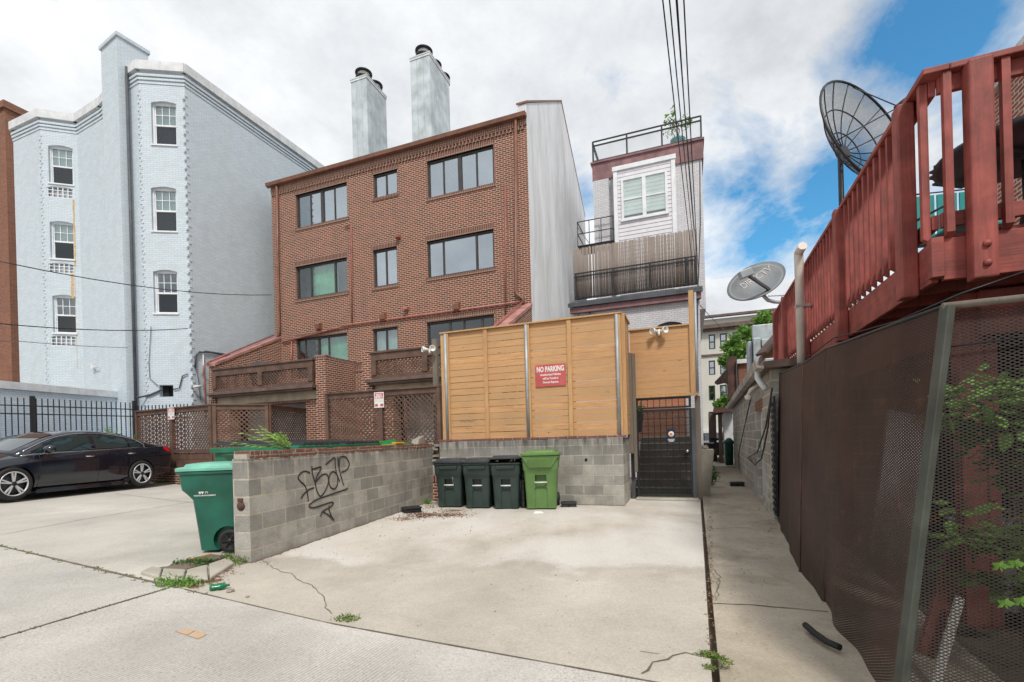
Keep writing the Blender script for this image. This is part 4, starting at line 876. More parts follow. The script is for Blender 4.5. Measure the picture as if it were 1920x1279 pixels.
# quoins at the bay corners
for (i, sgn) in ((2, 0), (6, 0), (7, 0)):
    p = Vector(allp[i]); f_ = sections[i][0]; q = MB(f_); z = .3; k = 0
    while z < ZW-1.0:
        w_ = .06 if i != 7 else .085
        q.cbox(((-w_*.4 if k % 2 else w_*.4), .012, z+.035), (w_, .06, .068), Matrix.Rotation((.3 if k % 2 else -.1), 3, 'Z')); z += .155 if i == 7 else .137; k += 1
    q.build('quoins', M['white_brick'], wb)
def sash_window(f_, par, r, blind=None, dark=True):
    x0, x1, z0, z1 = r; y = .1; q = MB(f_); fw = .05
    q.box(x0, x0+fw, y, y+.09, z0+.05, z1-.02); q.box(x1-fw, x1, y, y+.09, z0+.05, z1-.02); q.box(x0+fw, x1-fw, y, y+.09, z1-fw-.05, z1-.0); q.box(x0-.03, x1+.03, y-.14, y+.09, z0, z0+.05)
    w_ = q.build('window', M['white'], par); zm_ = (z0+z1)/2
    q = MB(f_); q.box(x0+fw, x1-fw, y+.02, y+.06, zm_-.03, zm_+.03); q.box(x0+fw, x1-fw, y+.03, y+.07, z0+.05, z0+.12)
    for a in (x0+fw, x1-fw-.035): q.box(a, a+.035, y+.032, y+.068, z0+.12, z1-fw-.05)
    for k in (1, 2): a = x0+fw+(x1-x0-2*fw)*k/3; q.box(a-.011, a+.011, y+.034, y+.05, zm_+.03, z1-fw-.05)
    z_ = (zm_+z1-fw)/2; q.box(x0+fw+.035, x1-fw-.035, y+.035, y+.049, z_-.011, z_+.011); q.build('sash', M['white'], w_)
    for (za_, zb3, gl_) in ((z0+.1, zm_-.001, 'glass_screen'), (zm_+.001, z1-fw-.04, 'glass')): q = MB(f_); q.box(x0+fw+.03, x1-fw-.03, y+.052, y+.058, za_, zb3); q.build('pane', M[gl_], w_)
    if blind:
        q = MB(f_); z = z1-fw-.05; zb2 = z0+(z1-z0)*blind
        while z > zb2: q.box(x0+fw, x1-fw, y+.085, y+.11, z-.006, z-.002); z -= .03
        q.face([(x0+fw, y+.115, zb2), (x1-fw, y+.115, zb2), (x1-fw, y+.115, z1-.06), (x0+fw, y+.115, z1-.06)]); q.build('blind', M['blind'], w_)
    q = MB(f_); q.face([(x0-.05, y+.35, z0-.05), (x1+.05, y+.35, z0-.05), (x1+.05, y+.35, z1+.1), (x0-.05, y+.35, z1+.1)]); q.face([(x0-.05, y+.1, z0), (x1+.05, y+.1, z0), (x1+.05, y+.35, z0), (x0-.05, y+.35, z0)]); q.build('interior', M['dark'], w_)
for f_, L_, holes, ci in sections:
    if ci == 5:
        for r, b in zip(holes, (.08, .1, .5)): sash_window(f_, wb, r, b if b != .5 else None)
    if ci == 1:
        for r, b in zip(holes[:3], (.55, .5, None)): sash_window(f_, wb, r, b)
        for x0, x1, z0, z1 in holes[3:]:
            q = MB(f_); q.box(x0, x1, .02, .05, z0, z0+.03); q.box(x0, x1, .02, .05, z1-.03, z1)
            for k in range(6): a = x0+(x1-x0-.03)*k/5; q.box(a, a+.03, .021, .049, z0+.03, z1-.03)
            for k in (1, 2): z = z0+(z1-z0)*k/3; q.box(x0, x1, .025, .045, z-.012, z+.012)
            gq = q.build('air_grille', M['white'], wb); q = MB(f_); q.face([(x0, .12, z0), (x1, .12, z0), (x1, .12, z1), (x0, .12, z1)]); q.build('backing', M['grey_metal'], gq)
f5 = sections[6][0]; bwn = f5.rect(299, 722, 744, 325, 722, 744)
q = MB(f5); q.face([(bwn[0], .28, bwn[2]), (bwn[1], .28, bwn[2]), (bwn[1], .28, bwn[3]), (bwn[0], .28, bwn[3])]); q.box(bwn[0], bwn[0]+.2, .2, .27, bwn[2], bwn[3]); q.build('basement_window', M['dark'], wb)
# rust stain under the grilles
f1 = sections[2][0]; q = MB(f1); random.seed(9)
tr_ = NT('rust_stain'); ux_ = tr_.sep(tr_.uv())[0]; edge_ = tr_.ma('SUBTRACT', 1.0, tr_.ma('ABSOLUTE', tr_.ma('SUBTRACT', tr_.ma('MULTIPLY', ux_, 2.0), 1.0))); nn = tr_.ma('MULTIPLY', tr_.noise(tr_.map(tr_.uv(), (3, 5, 1)), 2, 7, .7), tr_.ma('POWER', edge_, .45)); cst = tr_.mix(tr_.ramp(nn, .35, .6), (.60, .32, .05), (.58, .46, .26)); tr_.fin(cst, .8)
tt_ = tr_.n('ShaderNodeBsdfTransparent'); ms_ = tr_.n('ShaderNodeMixShader'); tr_.set(ms_.inputs[0], tr_.ramp(nn, .34, .46)); tr_.t.links.new(tr_.b.outputs[0], ms_.inputs[2]); tr_.t.links.new(tt_.outputs[0], ms_.inputs[1]); tr_.t.links.new(ms_.outputs[0], tr_.out.inputs[0])
for (u0, u1, v0, v1) in ((134, 145, 374, 500), (130, 142, 513, 560), (139, 146, 500, 690)):
    a = f1.px(u0, v0); b = f1.px(u1, v1); q.face([(a[0], -.004, b[1]), (b[0], -.004, b[1]), (b[0], -.004, a[1]), (a[0], -.004, a[1])], False, [(0, 0), (1, 0), (1, 1), (0, 1)])
q.build('rust_stain', tr_.m, wb)
# chimney breast
cc_, cl_, cr2 = Vector(PX(230, 16.7)), Vector(PX(199, 17.3)), Vector(PX(272, 17.6))
zc = at(229, 60, 16.7).z
fch = frame2(tuple(cl_), tuple(cc_)); Lc = (cc_-cl_).length; dch = .95
q = MB(fch); q.box(0, Lc, 0, dch, -.1, zc-.12); sk = q.build('chimney', M['white_brick'], wb); q = MB(fch); q.box(-.05, Lc+.05, -.05, dch+.05, zc-.12, zc); q.build('chimney_cap', M['white_brick'], sk)
q = MB(); a = PX(252, 16.9); q.tube([(a[0]-.06, a[1]-.06, .4), (a[0]-.06, a[1]-.06, ZW-.1)], .05, 8); q.build('downpipe', M['slate'], wb)
# conduits on the side wall
fs = sections[7][0]
def wallpipe(pts, r, mt, nm, f_=fs, y=-.05):
    P = []
    for u, v in pts: a = f_.px(u, v, y); P.append((a[0], y, a[1]))
    q = MB(f_); q.tube(P, r, 6); return q.build(nm, M[mt], wb)
wallpipe([(366, 690), (367, 668), (374, 660), (395, 661), (448, 672)], .03, 'slate', 'conduit'); wallpipe([(368, 664), (385, 658), (448, 668)], .015, 'slate', 'cable'); wallpipe([(366, 685), (372, 710), (376, 750)], .01, 'slate', 'cable')
wallpipe([(381, 665), (382, 730)], .02, 'grey_white', 'conduit'); wallpipe([(375, 700), (400, 722), (430, 732)], .008, 'slate', 'cable')
wallpipe([(256, 746), (280, 741), (305, 730)], .03, 'slate', 'cable', f5); wallpipe([(283, 612), (279, 680), (281, 710), (297, 724)], .01, 'slate', 'cable', f5); wallpipe([(325, 730), (336, 728), (342, 705), (352, 701)], .02, 'slate', 'conduit', f5)
sc_ = thing('security_camera', 'white security camera bracketed to the pale side wall', 'camera', fs.w((.3, -.1, fs.px(367, 725)[1])), fs.a)
a = fs.px(364, 726, -.1); q = MB(fs); q.tube([(a[0], 0, a[1]-.05), (a[0]+.0, -.15, a[1])], .02, 8); q.build('bracket', M['slate'], sc_); q = MB(fs); q.tube([(a[0]-.05, -.12, a[1]), (a[0]+.18, -.22, a[1]+.05)], .045, 10); q.build('camera_body', M['plastic_white'], sc_)
f0 = frame2(plan[2], plan[3]); a = f0.px(176, 687, -.06); q = MB(f0); q.box(a[0]-.09, a[0]+.05, -.12, 0, a[1]-.1, a[1]+.12); q.tube([(a[0], -.1, a[1]-.06), (a[0]+.4, -.1, a[1]-.05)], .02, 6); q.build('junction_box', M['grey_white'], wb)
# ---------------------------------------------------------------- low annex wall, iron fence, orange brick building
a0, a1 = Vector(fxy(-200, 720, 11.6)), Vector(fxy(226, 735, 17.2)); a0 = Vector(fxy(0, 712, 13.7))+(Vector(fxy(0, 712, 13.7))-a1)*2.2
fw_ = frame2(tuple(a0), tuple(a1)); L_ = (a1-a0).length; zt_ = at(226, 735, 17.2).z
an = thing('annex_wall', 'low pale painted brick garden wall with white coping behind the iron fence', 'wall', (a0.x, a0.y, .4), fw_.a)
q = MB(fw_); q.box(0, L_, 0, .3, 0, zt_-.22); q.build('wall_body', M['white_brick'], an); q = MB(fw_); q.box(0, L_, -.05, .35, zt_-.22, zt_); q.build('coping', M['grey_white'], an)
b0, b1 = Vector(fxy(0, 742, 12.9)), Vector(fxy(252, 757, 15.6)); b0 = b0+(b0-b1)*1.2
ff = frame2(tuple(b0), tuple(b1)); L_ = (b1-b0).length; zt_ = at(252, 757, 15.6).z; zt_ = (zt_+at(0, 742, 12.9).z)/2
fe = thing('iron_fence', 'black iron picket fence along the pale painted wall', 'fence', (b0.x, b0.y, .4), ff.a)
for z in (zt_-.22, zt_-.45, .75): q = MB(ff); q.bar((0, 0, z), (L_, 0, z), .03, .03); q.build('rail', M['dark_metal'], fe)
x = .05; mi = ROOT[fe].inverted()
while x < L_:
    if x > L_*.42: q = MB(ff); q.bar((x, 0, .55), (x, 0, zt_), .022, .022); q.build('picket', M['dark_metal'], fe)
    x += .125
pp = L_
while pp > 1: q = MB(ff); q.box(pp-.05, pp+.05, -.05, .05, .3, zt_+.06); q.build('post', M['dark_metal'], fe); pp -= 2.45
c0, c1 = b1, Vector(fxy(358, 757, 15.4)); f2 = frame2(tuple(c0), tuple(c1)); L2 = (c1-c0).length
for z in (zt_-.22, zt_-.45): q = MB(f2); q.bar((0, 0, z-.1), (L2, 0, z-.1), .03, .03); q.build('rail', M['dark_metal'], fe)
x = .13
while x < L2: q = MB(f2); q.bar((x, 0, .55), (x, 0, zt_-.1), .022, .022); q.build('picket', M['dark_metal'], fe); x += .125
ob = thing('orange_building', 'orange brown brick building at the far left edge', 'building', (*PX(10, 24), .4), -.35)
fo = Fr(*PX(38, 23.5, 500), -.35); zo = at(28, 250, 23.5).z
q = MB(fo); q.box(-12, 0, 0, 10, 0, zo-.25); q.build('brick_wall', M['orange_brick'], ob)
q = MB(fo); q.box(-12, .08, -.08, 10, zo-.248, zo-.13); q.box(-12, .14, -.14, 10, zo-.128, zo); q.build('cornice', M['orange_brick'], ob)
a = fo.px(14, 200, -.4)[0]; zo2 = at(10, 186, 23).z; q = MB(fo); q.box(a-2, a, -.5, 1.2, 0, zo2-.3); q.box(a-2.1, a+.1, -.6, 1.3, zo2-.45, zo2-.25); q.box(a-2, a-.1, -.5, 1.2, zo2-.25, zo2); q.build('chimney', M['orange_brick'], ob)
for k, (u, w_) in enumerate(((25, 1.7), (240, 1.9))):
    p = fw_.loc((*fxy(u+15, 830, 15.6 if k else 13.2), 0)); q = MB(fw_.sub(p.x, -.75, .62)); q.loft([[(-w_/2+.05, -.28, 0), (w_/2-.05, -.28, 0), (w_/2-.05, .28, 0), (-w_/2+.05, .28, 0)], [(-w_/2, -.32, .95), (w_/2, -.32, .95), (w_/2, .32, .95), (-w_/2, .32, .95)]], True)
    q.box(-w_/2-.02, w_/2+.02, -.35, .35, .951, .99); q.build('recycling_bin', M['blue'], label=['blue recycling bin behind the iron fence, nearer the left edge', 'blue recycling bin behind the iron fence, next to the lattice fence'][k], category='bin', group='blue recycling bins', bevel=.02)
# ---------------------------------------------------------------- lilac rowhouse with rooftop terrace
o_ = at(1310, 500, 16.0); TF = Fr(o_.x, o_.y, TH)   # lower block facade, origin at right corner
lil = thing('lilac_rowhouse', 'narrow lilac-grey painted brick rowhouse with roof terrace and bay window', 'house', TF.w((-2.2, 0, 0)), TH)
lx0 = TF.px(1076, 600)[0]; ze = (TF.px(1076, 576)[1]+TF.px(1303, 530)[1])/2
UY = 2.3
ux0 = TF.px(1115, 400, UY)[0]; ux1 = TF.px(1316, 300, UY)[0]; zu = (TF.px(1117, 306, UY)[1]+TF.px(1312, 266, UY)[1])/2
hw = TF.rect(1233, 606, 640, 1279, 600, 634)
q = MB(TF); q.wall(lx0, 0, -.1, ze-.12, [hw], rev=.15, arch=.1); q.face([(0, 0, -.1), (0, 12, -.1), (0, 12, ze-.1), (0, 0, ze-.1)]); q.face([(lx0, 0, -.1), (lx0, 0, ze-.1), (lx0, 12, ze-.1), (lx0, 12, -.1)]); q.face([(lx0, 0, ze-.12), (0, 0, ze-.12), (0, 6, ze-.12), (lx0, 6, ze-.12)]); q.build('lower_wall', M['lilac_brick'], lil)
q = MB(TF); q.box(hw[0], hw[1], .08, .12, hw[2], hw[3]); q.build('window', M['slate'], lil)
q = MB(TF); q.hexa([(lx0-.15, -.25, ze-.22), (.1, -.25, ze-.22), (.1, .3, ze-.1), (lx0-.15, .3, ze-.1), (lx0-.15, -.25, ze-.08), (.1, -.25, ze-.08), (.1, .3, ze+.12), (lx0-.15, .3, ze+.12)]); q.build('eave', M['slate'], lil)
q = MB(TF); q.box(lx0-.1, .05, -.16, -.001, ze-.42, ze-.23); q.build('fascia', M['mauve'], lil)
q = MB(TF); q.box(ux0, ux1, UY, 14, ze-.2, zu); q.build('upper_wall', M['lilac_brick'], lil)
q = MB(TF); q.box(ux0-.04, ux1+.06, UY-.06, 14.05, zu-.72, zu-.02); q.box(ux0-.1, ux1+.1, UY-.12, 14.1, zu-.02, zu+.05); q.build('roof_fascia', M['mauve'], lil)
q = MB(TF); q.box(ux0-.01, ux0+.62, UY-.14, UY-.001, ze, zu-.75); q.build('brick_pilaster', M['lilac_brick'], lil)
bx0, bx1, bz0, bz1 = TF.rect(1153, 313, 480, 1266, 291, 450, UY-.35); bz0 = ze+.3
q = MB(TF); q.box(bx0, bx1, UY-.35, UY-.001, bz0, bz1-.02); bay = q.build('bay', M['siding'], lil)
q = MB(TF); z = bz0
while z < bz1-.2: q.prism([(UY-.35, z), (UY-.368, z+.004), (UY-.352, z+.15), (UY-.35, z+.15)], 'x', bx0+.13, bx1-.13); z += .155
q.build('clapboards', M['siding'], bay)
q = MB(TF); q.box(bx0-.03, bx0+.12, UY-.39, UY, bz0, bz1-.17); q.box(bx1-.12, bx1+.03, UY-.39, UY, bz0, bz1-.17); q.box(bx0-.06, bx1+.06, UY-.42, UY, bz1-.168, bz1); q.build('corner_trim', M['white'], bay)
wx = TF.rect(1165, 334, 416, 1252, 320, 402, UY-.37)
q = MB(TF); y = UY-.41; fw = .09; x0, x1, z0, z1 = wx; xm = (x0+x1)/2; zm_ = (z0+z1)/2
q.box(x0, x1, y, y+.06, z1-fw, z1); q.box(x0-.03, x1+.03, y-.02, y+.06, z0, z0+fw*.8)
for a in (x0, xm-.07, x1-fw): q.box(a, a+(.14 if a == xm-.07 else fw), y+.001, y+.059, z0+fw*.8, z1-fw)
w_ = q.build('window', M['white'], bay)
for a, b in ((x0+fw, xm-.07), (xm+.07, x1-fw)):
    q = MB(TF); q.box(a, b, y+.01, y+.05, zm_-.025, zm_+.025); q.box(a, b, y+.012, y+.04, z0+fw*.8, z0+fw*.8+.04); q.build('sash', M['white'], w_); q = MB(TF); q.box(a, b, y+.03, y+.034, z0+.05, z1-.05); q.build('pane', M['glass_clear'], w_)
    q = MB(TF); q.box(a, b, y+.045, y+.05, z0+.25, z1-fw); q.build('blind', M['blind'], w_); q = MB(TF); q.box(a, b, y+.051, y+.055, z0+.05, z1-fw); q.build('interior', M['dark'], w_)
# terrace railing and bamboo screening
tz1 = (TF.px(1078, 520, .1)[1]+TF.px(1300, 476, .1)[1])/2; bz = (TF.px(1080, 466, .14)[1]+TF.px(1300, 431, .14)[1])/2
tr = thing('terrace_railing', 'dark metal railing along the middle terrace in front of the bamboo screen', 'railing', TF.w((lx0/2, .1, ze)), TH)
q = MB(TF)
for z in (tz1, tz1-.12, ze+.16): q.bar((lx0+.05, .06, z), (-.05, .06, z), .04, .035)
q.build('rails', M['dark_metal'], tr)
for k in range(5): x = lx0+.1+(abs(lx0)-.2)*[0, .33, .64, .93, 1][k]; q = MB(TF); q.box(x-.025, x+.025, .035, .085, ze+.1, tz1+.0); q.build('post', M['dark_metal'], tr)
bs = thing('bamboo_screen', 'weathered bamboo screen tied along the middle terrace railing', 'screen', TF.w((lx0/2, .14, ze)), TH)
q = MB(TF); x = lx0+.03; random.seed(12); k = 0
while x < -.03:
    r = random.uniform(.012, .02); h = bz+random.uniform(-.035, .02); q.tube([(x, .14+random.uniform(-.008, .008), ze+.12), (x+random.uniform(-.015, .015), .14, h)], r, 5, True); x += r*1.9
q.build('canes', M['bamboo'], bs)
rr = thing('roof_railing', 'black roof terrace railing with diamond mesh on the lilac rowhouse', 'railing', TF.w((ux0/2, UY, zu)), TH)
rz = (TF.px(1118, 265, UY)[1]+TF.px(1309, 219, UY)[1])/2
for k, z in enumerate((rz, rz-.17, zu+.12)): q = MB(TF); q.bar((ux0, UY, z), (ux1, UY, z), .045, .045); q.build('rail', M['dark_metal'], rr); q = MB(TF); q.bar((ux0, UY, z), (ux0, UY+4, z), .04, .04); q.build('rail', M['dark_metal'], rr)
for k in range(4): x = ux0+(ux1-ux0)*[0, .33, .655, 1][k]; q = MB(TF); q.box(x-.03, x+.03, UY-.03, UY+.03, zu+.05, rz); q.build('post', M['dark_metal'], rr)
q = MB(TF); q.face([(ux0, UY+.01, zu+.1), (ux1, UY+.01, zu+.1), (ux1, UY+.01, rz-.2), (ux0, UY+.01, rz-.2)]); q.build('mesh_panel', M['rail_mesh'], rr)
q = MB(TF); pxx_ = TF.px(1271, 262, UY+.5)[0]; q.lathe((pxx_, UY+.5, zu+.05), [(.2, 0), (.28, .4), (.3, .45), (.24, .45), (.2, .35)], 14); pl_ = thing('potted_plant', 'leafy plant in a green pot on the rowhouse roof corner', 'plant', TF.w((pxx_, UY+.5, zu+.05)), TH); q.build('pot', M['turq'], pl_)
def leaves(mb, c, rad, n, size, seed=1, flat=1.0):
    rn = random.Random(seed); c = Vector(c)
    for _ in range(n):
        d = Vector((rn.gauss(0, 1), rn.gauss(0, 1), rn.gauss(0, 1)*flat)).normalized()*rad*rn.random()**.45
        p = c+d; a = Vector((rn.uniform(-1, 1), rn.uniform(-1, 1), rn.uniform(-.6, .6))).normalized(); b = a.cross(Vector((rn.uniform(-1, 1), rn.uniform(-1, 1), rn.uniform(-1, 1)))).normalized(); s = size*rn.uniform(.6, 1.3)
        mb.face([p, p+a*s*.5+b*s*.28, p+a*s*1.05, p+a*s*.5-b*s*.28])
q = MB(TF); 
for k in range(7): t0 = (pxx_+random.uniform(-.5, .4), UY+.5+random.uniform(-.3, .3), zu+random.uniform(.7, 1.5)); leaves(q, t0, .2, 26, .13, k)
q.build('foliage', M['leaf'], pl_)
q = MB(TF)
for k in range(5): q.tube([(pxx_, UY+.5, zu+.4), (pxx_+random.uniform(-.3, .3), UY+.5, zu+.9), (pxx_+random.uniform(-.5, .4), UY+.5, zu+1.4)], .015, 5)
q.build('stems', M['bark'], pl_)
# small side balcony with metal stairs between the houses
fe_ = thing('fire_balcony', 'small black iron balcony against the lilac rowhouse side', 'balcony', TF.w((ux0-.5, UY, ze+1.0)), TH)
e0 = TF.px(1083, 440, UY-.3)[0]; e1 = TF.px(1150, 440, UY-.3)[0]; ezb = TF.px(1120, 456, UY-.3)[1]; ezt = TF.px(1120, 410, UY-.3)[1]
q = MB(TF)
for (xa, ya, xb, yb) in ((e0, UY-.3, e1, UY-.3), (e0, UY-.3, e0, UY+.8), (e1, UY-.3, e1, UY-.12)):
    for z in (ezt, (ezt+ezb)/2, ezb): q.bar((xa, ya, z), (xb, yb, z), .03, .03)
q.build('rails', M['dark_metal'], fe_)
q = MB(TF)
for x in (e0, (e0*2+e1)/3, (e0+e1*2)/3, e1): q.bar((x, UY-.3, ezb), (x, UY-.3, ezt), .025, .025)
q.bar((e0, UY-.3, ezt-.2), (e0+.5, UY-.3, ezb), .02, .02); q.build('posts', M['dark_metal'], fe_)
q = MB(TF)
for k in range(7): q.box(e0, e1, UY-.3+k*.15, UY-.22+k*.15, ezb-.03, ezb)
q.build('floor_slats', M['dark_metal'], fe_)
# small things on the lower wall
q = MB(TF); a = TF.px(1101, 589, -.05); q.box(a[0]-.08, a[0]+.08, -.12, 0, a[1]-.14, a[1]+.14); q.build('wall_lamp', M['slate'], lil, bevel=.01)
pipe('wall_cable', TF, lil, [(1084, 600), (1085, 583), (1150, 575), (1220, 566), (1290, 556)], .012, 'slate', -.03)
pipe('side_cable', TF, lil, [(1312, 300), (1313, 420), (1308, 560), (1307, 800)], .02, 'slate', -.05)
# ================================================================ right side of the alley
DF = Fr(2.79, 3.12, math.radians(-21.6))
ZF, ZR = 2.65, 3.74     # deck floor, rail top
deck = thing('wooden_deck', 'raised red painted timber deck with baluster railing over the rusty fence', 'deck', DF.w((.3, .3, 0)), DF.a)
DY = 6.45; DX = 3.1
def part(fr, name, mt, par, boxes, bevel=.004):
    q = MB(fr)
    for b in boxes: q.box(*b)
    return q.build(name, M[mt], par, bevel=bevel)
part(DF, 'rim_board', 'red_rail', deck, [(.02, .06, .07, DY, ZF-.29, ZF-.02)]); part(DF, 'rim_board', 'red_rail', deck, [(.07, DX, .02, .06, ZF-.29, ZF-.02)]); part(DF, 'corner_block', 'red_rail', deck, [(.0, .068, .0, .068, ZF-.27, ZF-.01)])
part(DF, 'inner_beam', 'red_rail', deck, [(.32, .37, .5, DY, ZF-.62, ZF-.31)]); part(DF, 'inner_beam', 'red_rail', deck, [(.4, DX, .36, .42, ZF-.62, ZF-.31)])
q = MB(DF); y = .07
while y < DY: q.box(.065, DX, y, y+.135, ZF-.02, ZF+.018); y += .14
q.build('floor_boards', M['red'], deck)
q = MB(DF); y = .4
while y < DY: q.box(.075, DX, y, y+.04, ZF-.28, ZF-.025); y += .4
q.build('joists', M['red'], deck)
part(DF, 'top_rail', 'red_rail', deck, [(-.03, .11, -.03, DY+.05, ZR-.04, ZR)], .006); part(DF, 'top_rail', 'red_rail', deck, [(.112, DX, -.03, .11, ZR-.041, ZR-.001)], .006)
part(DF, 'upper_stringer', 'red_rail', deck, [(.03, .068, .06, DY, ZR-.145, ZR-.041)]); part(DF, 'upper_stringer', 'red_rail', deck, [(.07, DX, .03, .068, ZR-.146, ZR-.042)])
part(DF, 'bottom_rail', 'red_rail', deck, [(.03, .068, .06, DY, ZF+.06, ZF+.155)]); part(DF, 'bottom_rail', 'red_rail', deck, [(.07, DX, .03, .068, ZF+.06, ZF+.155)])
def dpost(x0, x1, y0, y1):
    q = MB(DF); q.box(x0, x1, y0, y1, ZF-.33, ZR-.042); o = q.build('post', M['red'], deck, bevel=.012)
    return o
PY = [.24, 1.93, 3.75, 5.35, DY-.06]
for y in PY: dpost(-.085, .018, y, y+.115)
for x in (.18, 1.7): dpost(x, x+.125, -.085, .018)
for z in (ZF-.12, ZF-.24):
    q = MB(DF); q.lathe((.245, -.086, z), [(0, -.02), (.018, -.014), (.024, 0)], 10, 'y'); q.build('bolt_head', M['red'], deck)
def baluster(x, y, side):
    q = MB(DF); s = .021; z0, z1 = ZF-.02, ZR-.045
    if side: q.hexa([(x-s, y-s, z0+.03), (x+s, y-s, z0), (x+s, y+s, z0), (x-s, y+s, z0+.03), (x-s, y-s, z1), (x+s, y-s, z1), (x+s, y+s, z1), (x-s, y+s, z1)])
    else: q.hexa([(x-s, y-s, z0+.03), (x+s, y-s, z0+.03), (x+s, y+s, z0), (x-s, y+s, z0), (x-s, y-s, z1), (x+s, y-s, z1), (x+s, y+s, z1), (x-s, y+s, z1)])
    q.build('baluster', M['red'], deck)
y = .09
while y < DY-.1:
    if not any(p-.03 < y < p+.14 for p in PY): baluster(.005, y, True)
    y += .148
x = .10
while x < 2.3:
    if not any(p-.03 < x < p+.15 for p in (.18, 1.7)): baluster(x, .005, False)
    x += .145
part(DF, 'support_post', 'red', deck, [(.30, .44, .43, .57, -.05, ZF-.30)], .01); part(DF, 'support_post', 'red', deck, [(.45, .53, .46, .54, -.05, ZF-.32)], .01)
part(DF, 'support_post', 'red', deck, [(.2, .34, 3.2, 3.34, -.05, ZF-.3)], .01); part(DF, 'support_post', 'red', deck, [(.05, .19, DY-.15, DY-.01, -.05, ZF-.3)], .01)
# neighbour's brick house behind the deck
nb = thing('neighbour_house', 'red brick house wall with peeling white paint behind the deck', 'house', DF.w((3.2, 2, 0)), DF.a)
zh = 6.75
q = MB(DF); q.box(3.15, 9, -9, 6.3, ZF-.4, zh); q.build('brick_wall', M['worn_brick'], nb)
q = MB(DF); q.box(3.05, 9.05, -9.05, 6.4, zh, zh+.1); q.box(3.0, 9.1, -9.1, 6.45, zh+.1, zh+.2); q.build('eave', M['grey_white'], nb)
q = MB(DF); q.box(1.55, 9, -9, 6.2, -.1, ZF-.405); q.build('underdeck_shade_wall', m_boards('shade_dark_boarding', (.05, .04, .035), (.028, .023, .02), .15, vertical=True), nb)  # wall added close and dark-coloured to stand in for the shade under the deck
# patio table and chairs
tb_ = DF.w((.80, .62, ZF+.02)); tf = Fr(tb_.x, tb_.y, .2, ZF+.02)
tbl = thing('patio_table', 'round dark slatted patio table seen from below on the red deck', 'table', tb_, .2)
q = MB(tf); R_ = .5; k = -R_+.04
while k < R_: h = math.sqrt(max(0, R_*R_-k*k)); q.box(-h, h, k, k+.06, .705, .722); k += .072
q.build('table_slats', M['slate'], tbl)
q = MB(tf); q.lathe((0, 0, .695), [(R_-.02, 0), (R_+.02, 0), (R_+.02, .035), (R_-.02, .035), (R_-.02, 0)], 36); q.build('table_rim', M['slate'], tbl)
q = MB(tf); q.bar((-.45, 0, .69), (.45, 0, .69), .03, .03); q.bar((0, -.45, .665), (0, .45, .665), .03, .03); q.build('cross_bars', M['slate'], tbl)
for s in (0, 1, 2, 3):
    a = s*math.pi/2+.785; q = MB(tf); q.tube([(.12*math.cos(a), .12*math.sin(a), .68), (.1*math.cos(a), .1*math.sin(a), .35), (.38*math.cos(a), .38*math.sin(a), .0)], .014, 6); q.build('leg', M['slate'], tbl)
def patio_chair(lx, ly, rot, label):
    f = DF.sub(lx, ly, ZF+.02, rot); c = thing('patio_chair', label, 'chair', f.w((0, 0, 0)), f.a, 'turquoise patio chairs')
    q = MB(f)
    for k in range(5): q.box(-.22, .22, -.22+k*.09, -.14+k*.09, .42, .44)
    q.build('seat', M['turq'], c, bevel=.003); q = MB(f)
    for k in range(5): q.box(-.22+k*.092, -.15+k*.092, .2, .215, .48, .9)
    q.build('backrest', M['turq'], c, bevel=.003); q = MB(f); q.tube([(-.24, .21, 0), (-.24, .2, .92), (.24, .2, .92), (.24, .21, 0)], .014, 6); q.build('frame', M['slate'], c)
    for s in (-1, 1): q = MB(f); q.tube([(s*.24, -.2, 0), (s*.24, -.22, .62), (s*.24, .2, .66)], .014, 6); q.build('leg', M['slate'], c)
patio_chair(1.5, .75, -1.2, 'turquoise slatted patio chair right of the round deck table'); patio_chair(.75, 1.5, .2, 'turquoise slatted patio chair behind the round deck table')
# big mesh dish on its pole
bd = thing('mesh_dish', 'large black wire mesh satellite dish on a pole behind the red railing', 'satellite dish', (0, 0, 0), 0)
YD = 8.6; pc = at(1592, 300, YD); bd.location = (pc.x, pc.y, ZF); ROOT[bd] = Matrix.Translation((pc.x, pc.y, ZF))
RD = 1.14
vd = ray(1600, 290).normalized(); rr0 = vd.cross(Vector((0, 0, 1))).normalized(); uu0 = rr0.cross(vd)
ax = (rr0*.93+uu0*.50)*.90-vd*.36; ax.normalize(); e1 = ax.cross(Vector((0, 0, 1))).normalized(); e2 = ax.cross(e1)
cD = at(1625, 250, YD)-ax*.36*RD
def dp(r, t): return cD+(e1*math.cos(t)+e2*math.sin(t))*r*RD+ax*(.36*r*r*RD)
q = MB()
for i in range(8):
    for k in range(36):
        r0, r1 = .06+.94*i/8, .06+.94*(i+1)/8; t0, t1 = 2*math.pi*k/36, 2*math.pi*(k+1)/36
        q.face([dp(r0, t0), dp(r1, t0), dp(r1, t1), dp(r0, t1)], True, [(r0*t0, r0), (r1*t0, r1), (r1*t1, r1), (r0*t1, r0)])
q.build('mesh_reflector', m_mesh('reflector_mesh', (.02, .02, .022), .03, .02, .15), bd)
q = MB()
for r, th_ in ((1, .022), (.66, .012), (.33, .012)): q.tube([dp(r, 2*math.pi*k/40) for k in range(41)], th_, 6, False)
q.build('rim', M['dark_metal'], bd)
for k in range(16): t_ = 2*math.pi*k/16; q = MB(); q.tube([dp(.08+.92*j/6, t_) for j in range(7)], .011, 5); q.build('rib', M['dark_metal'], bd)
q = MB(); q.tube([cD-ax*.1, cD+ax*.03], .12, 14); q.build('hub', M['dark_metal'], bd)
fcp = cD+ax*.95
for k in range(3): q = MB(); q.tube([dp(.98, 2*math.pi*k/3+.4), fcp], .01, 5); q.build('feed_strut', M['dark_metal'], bd)
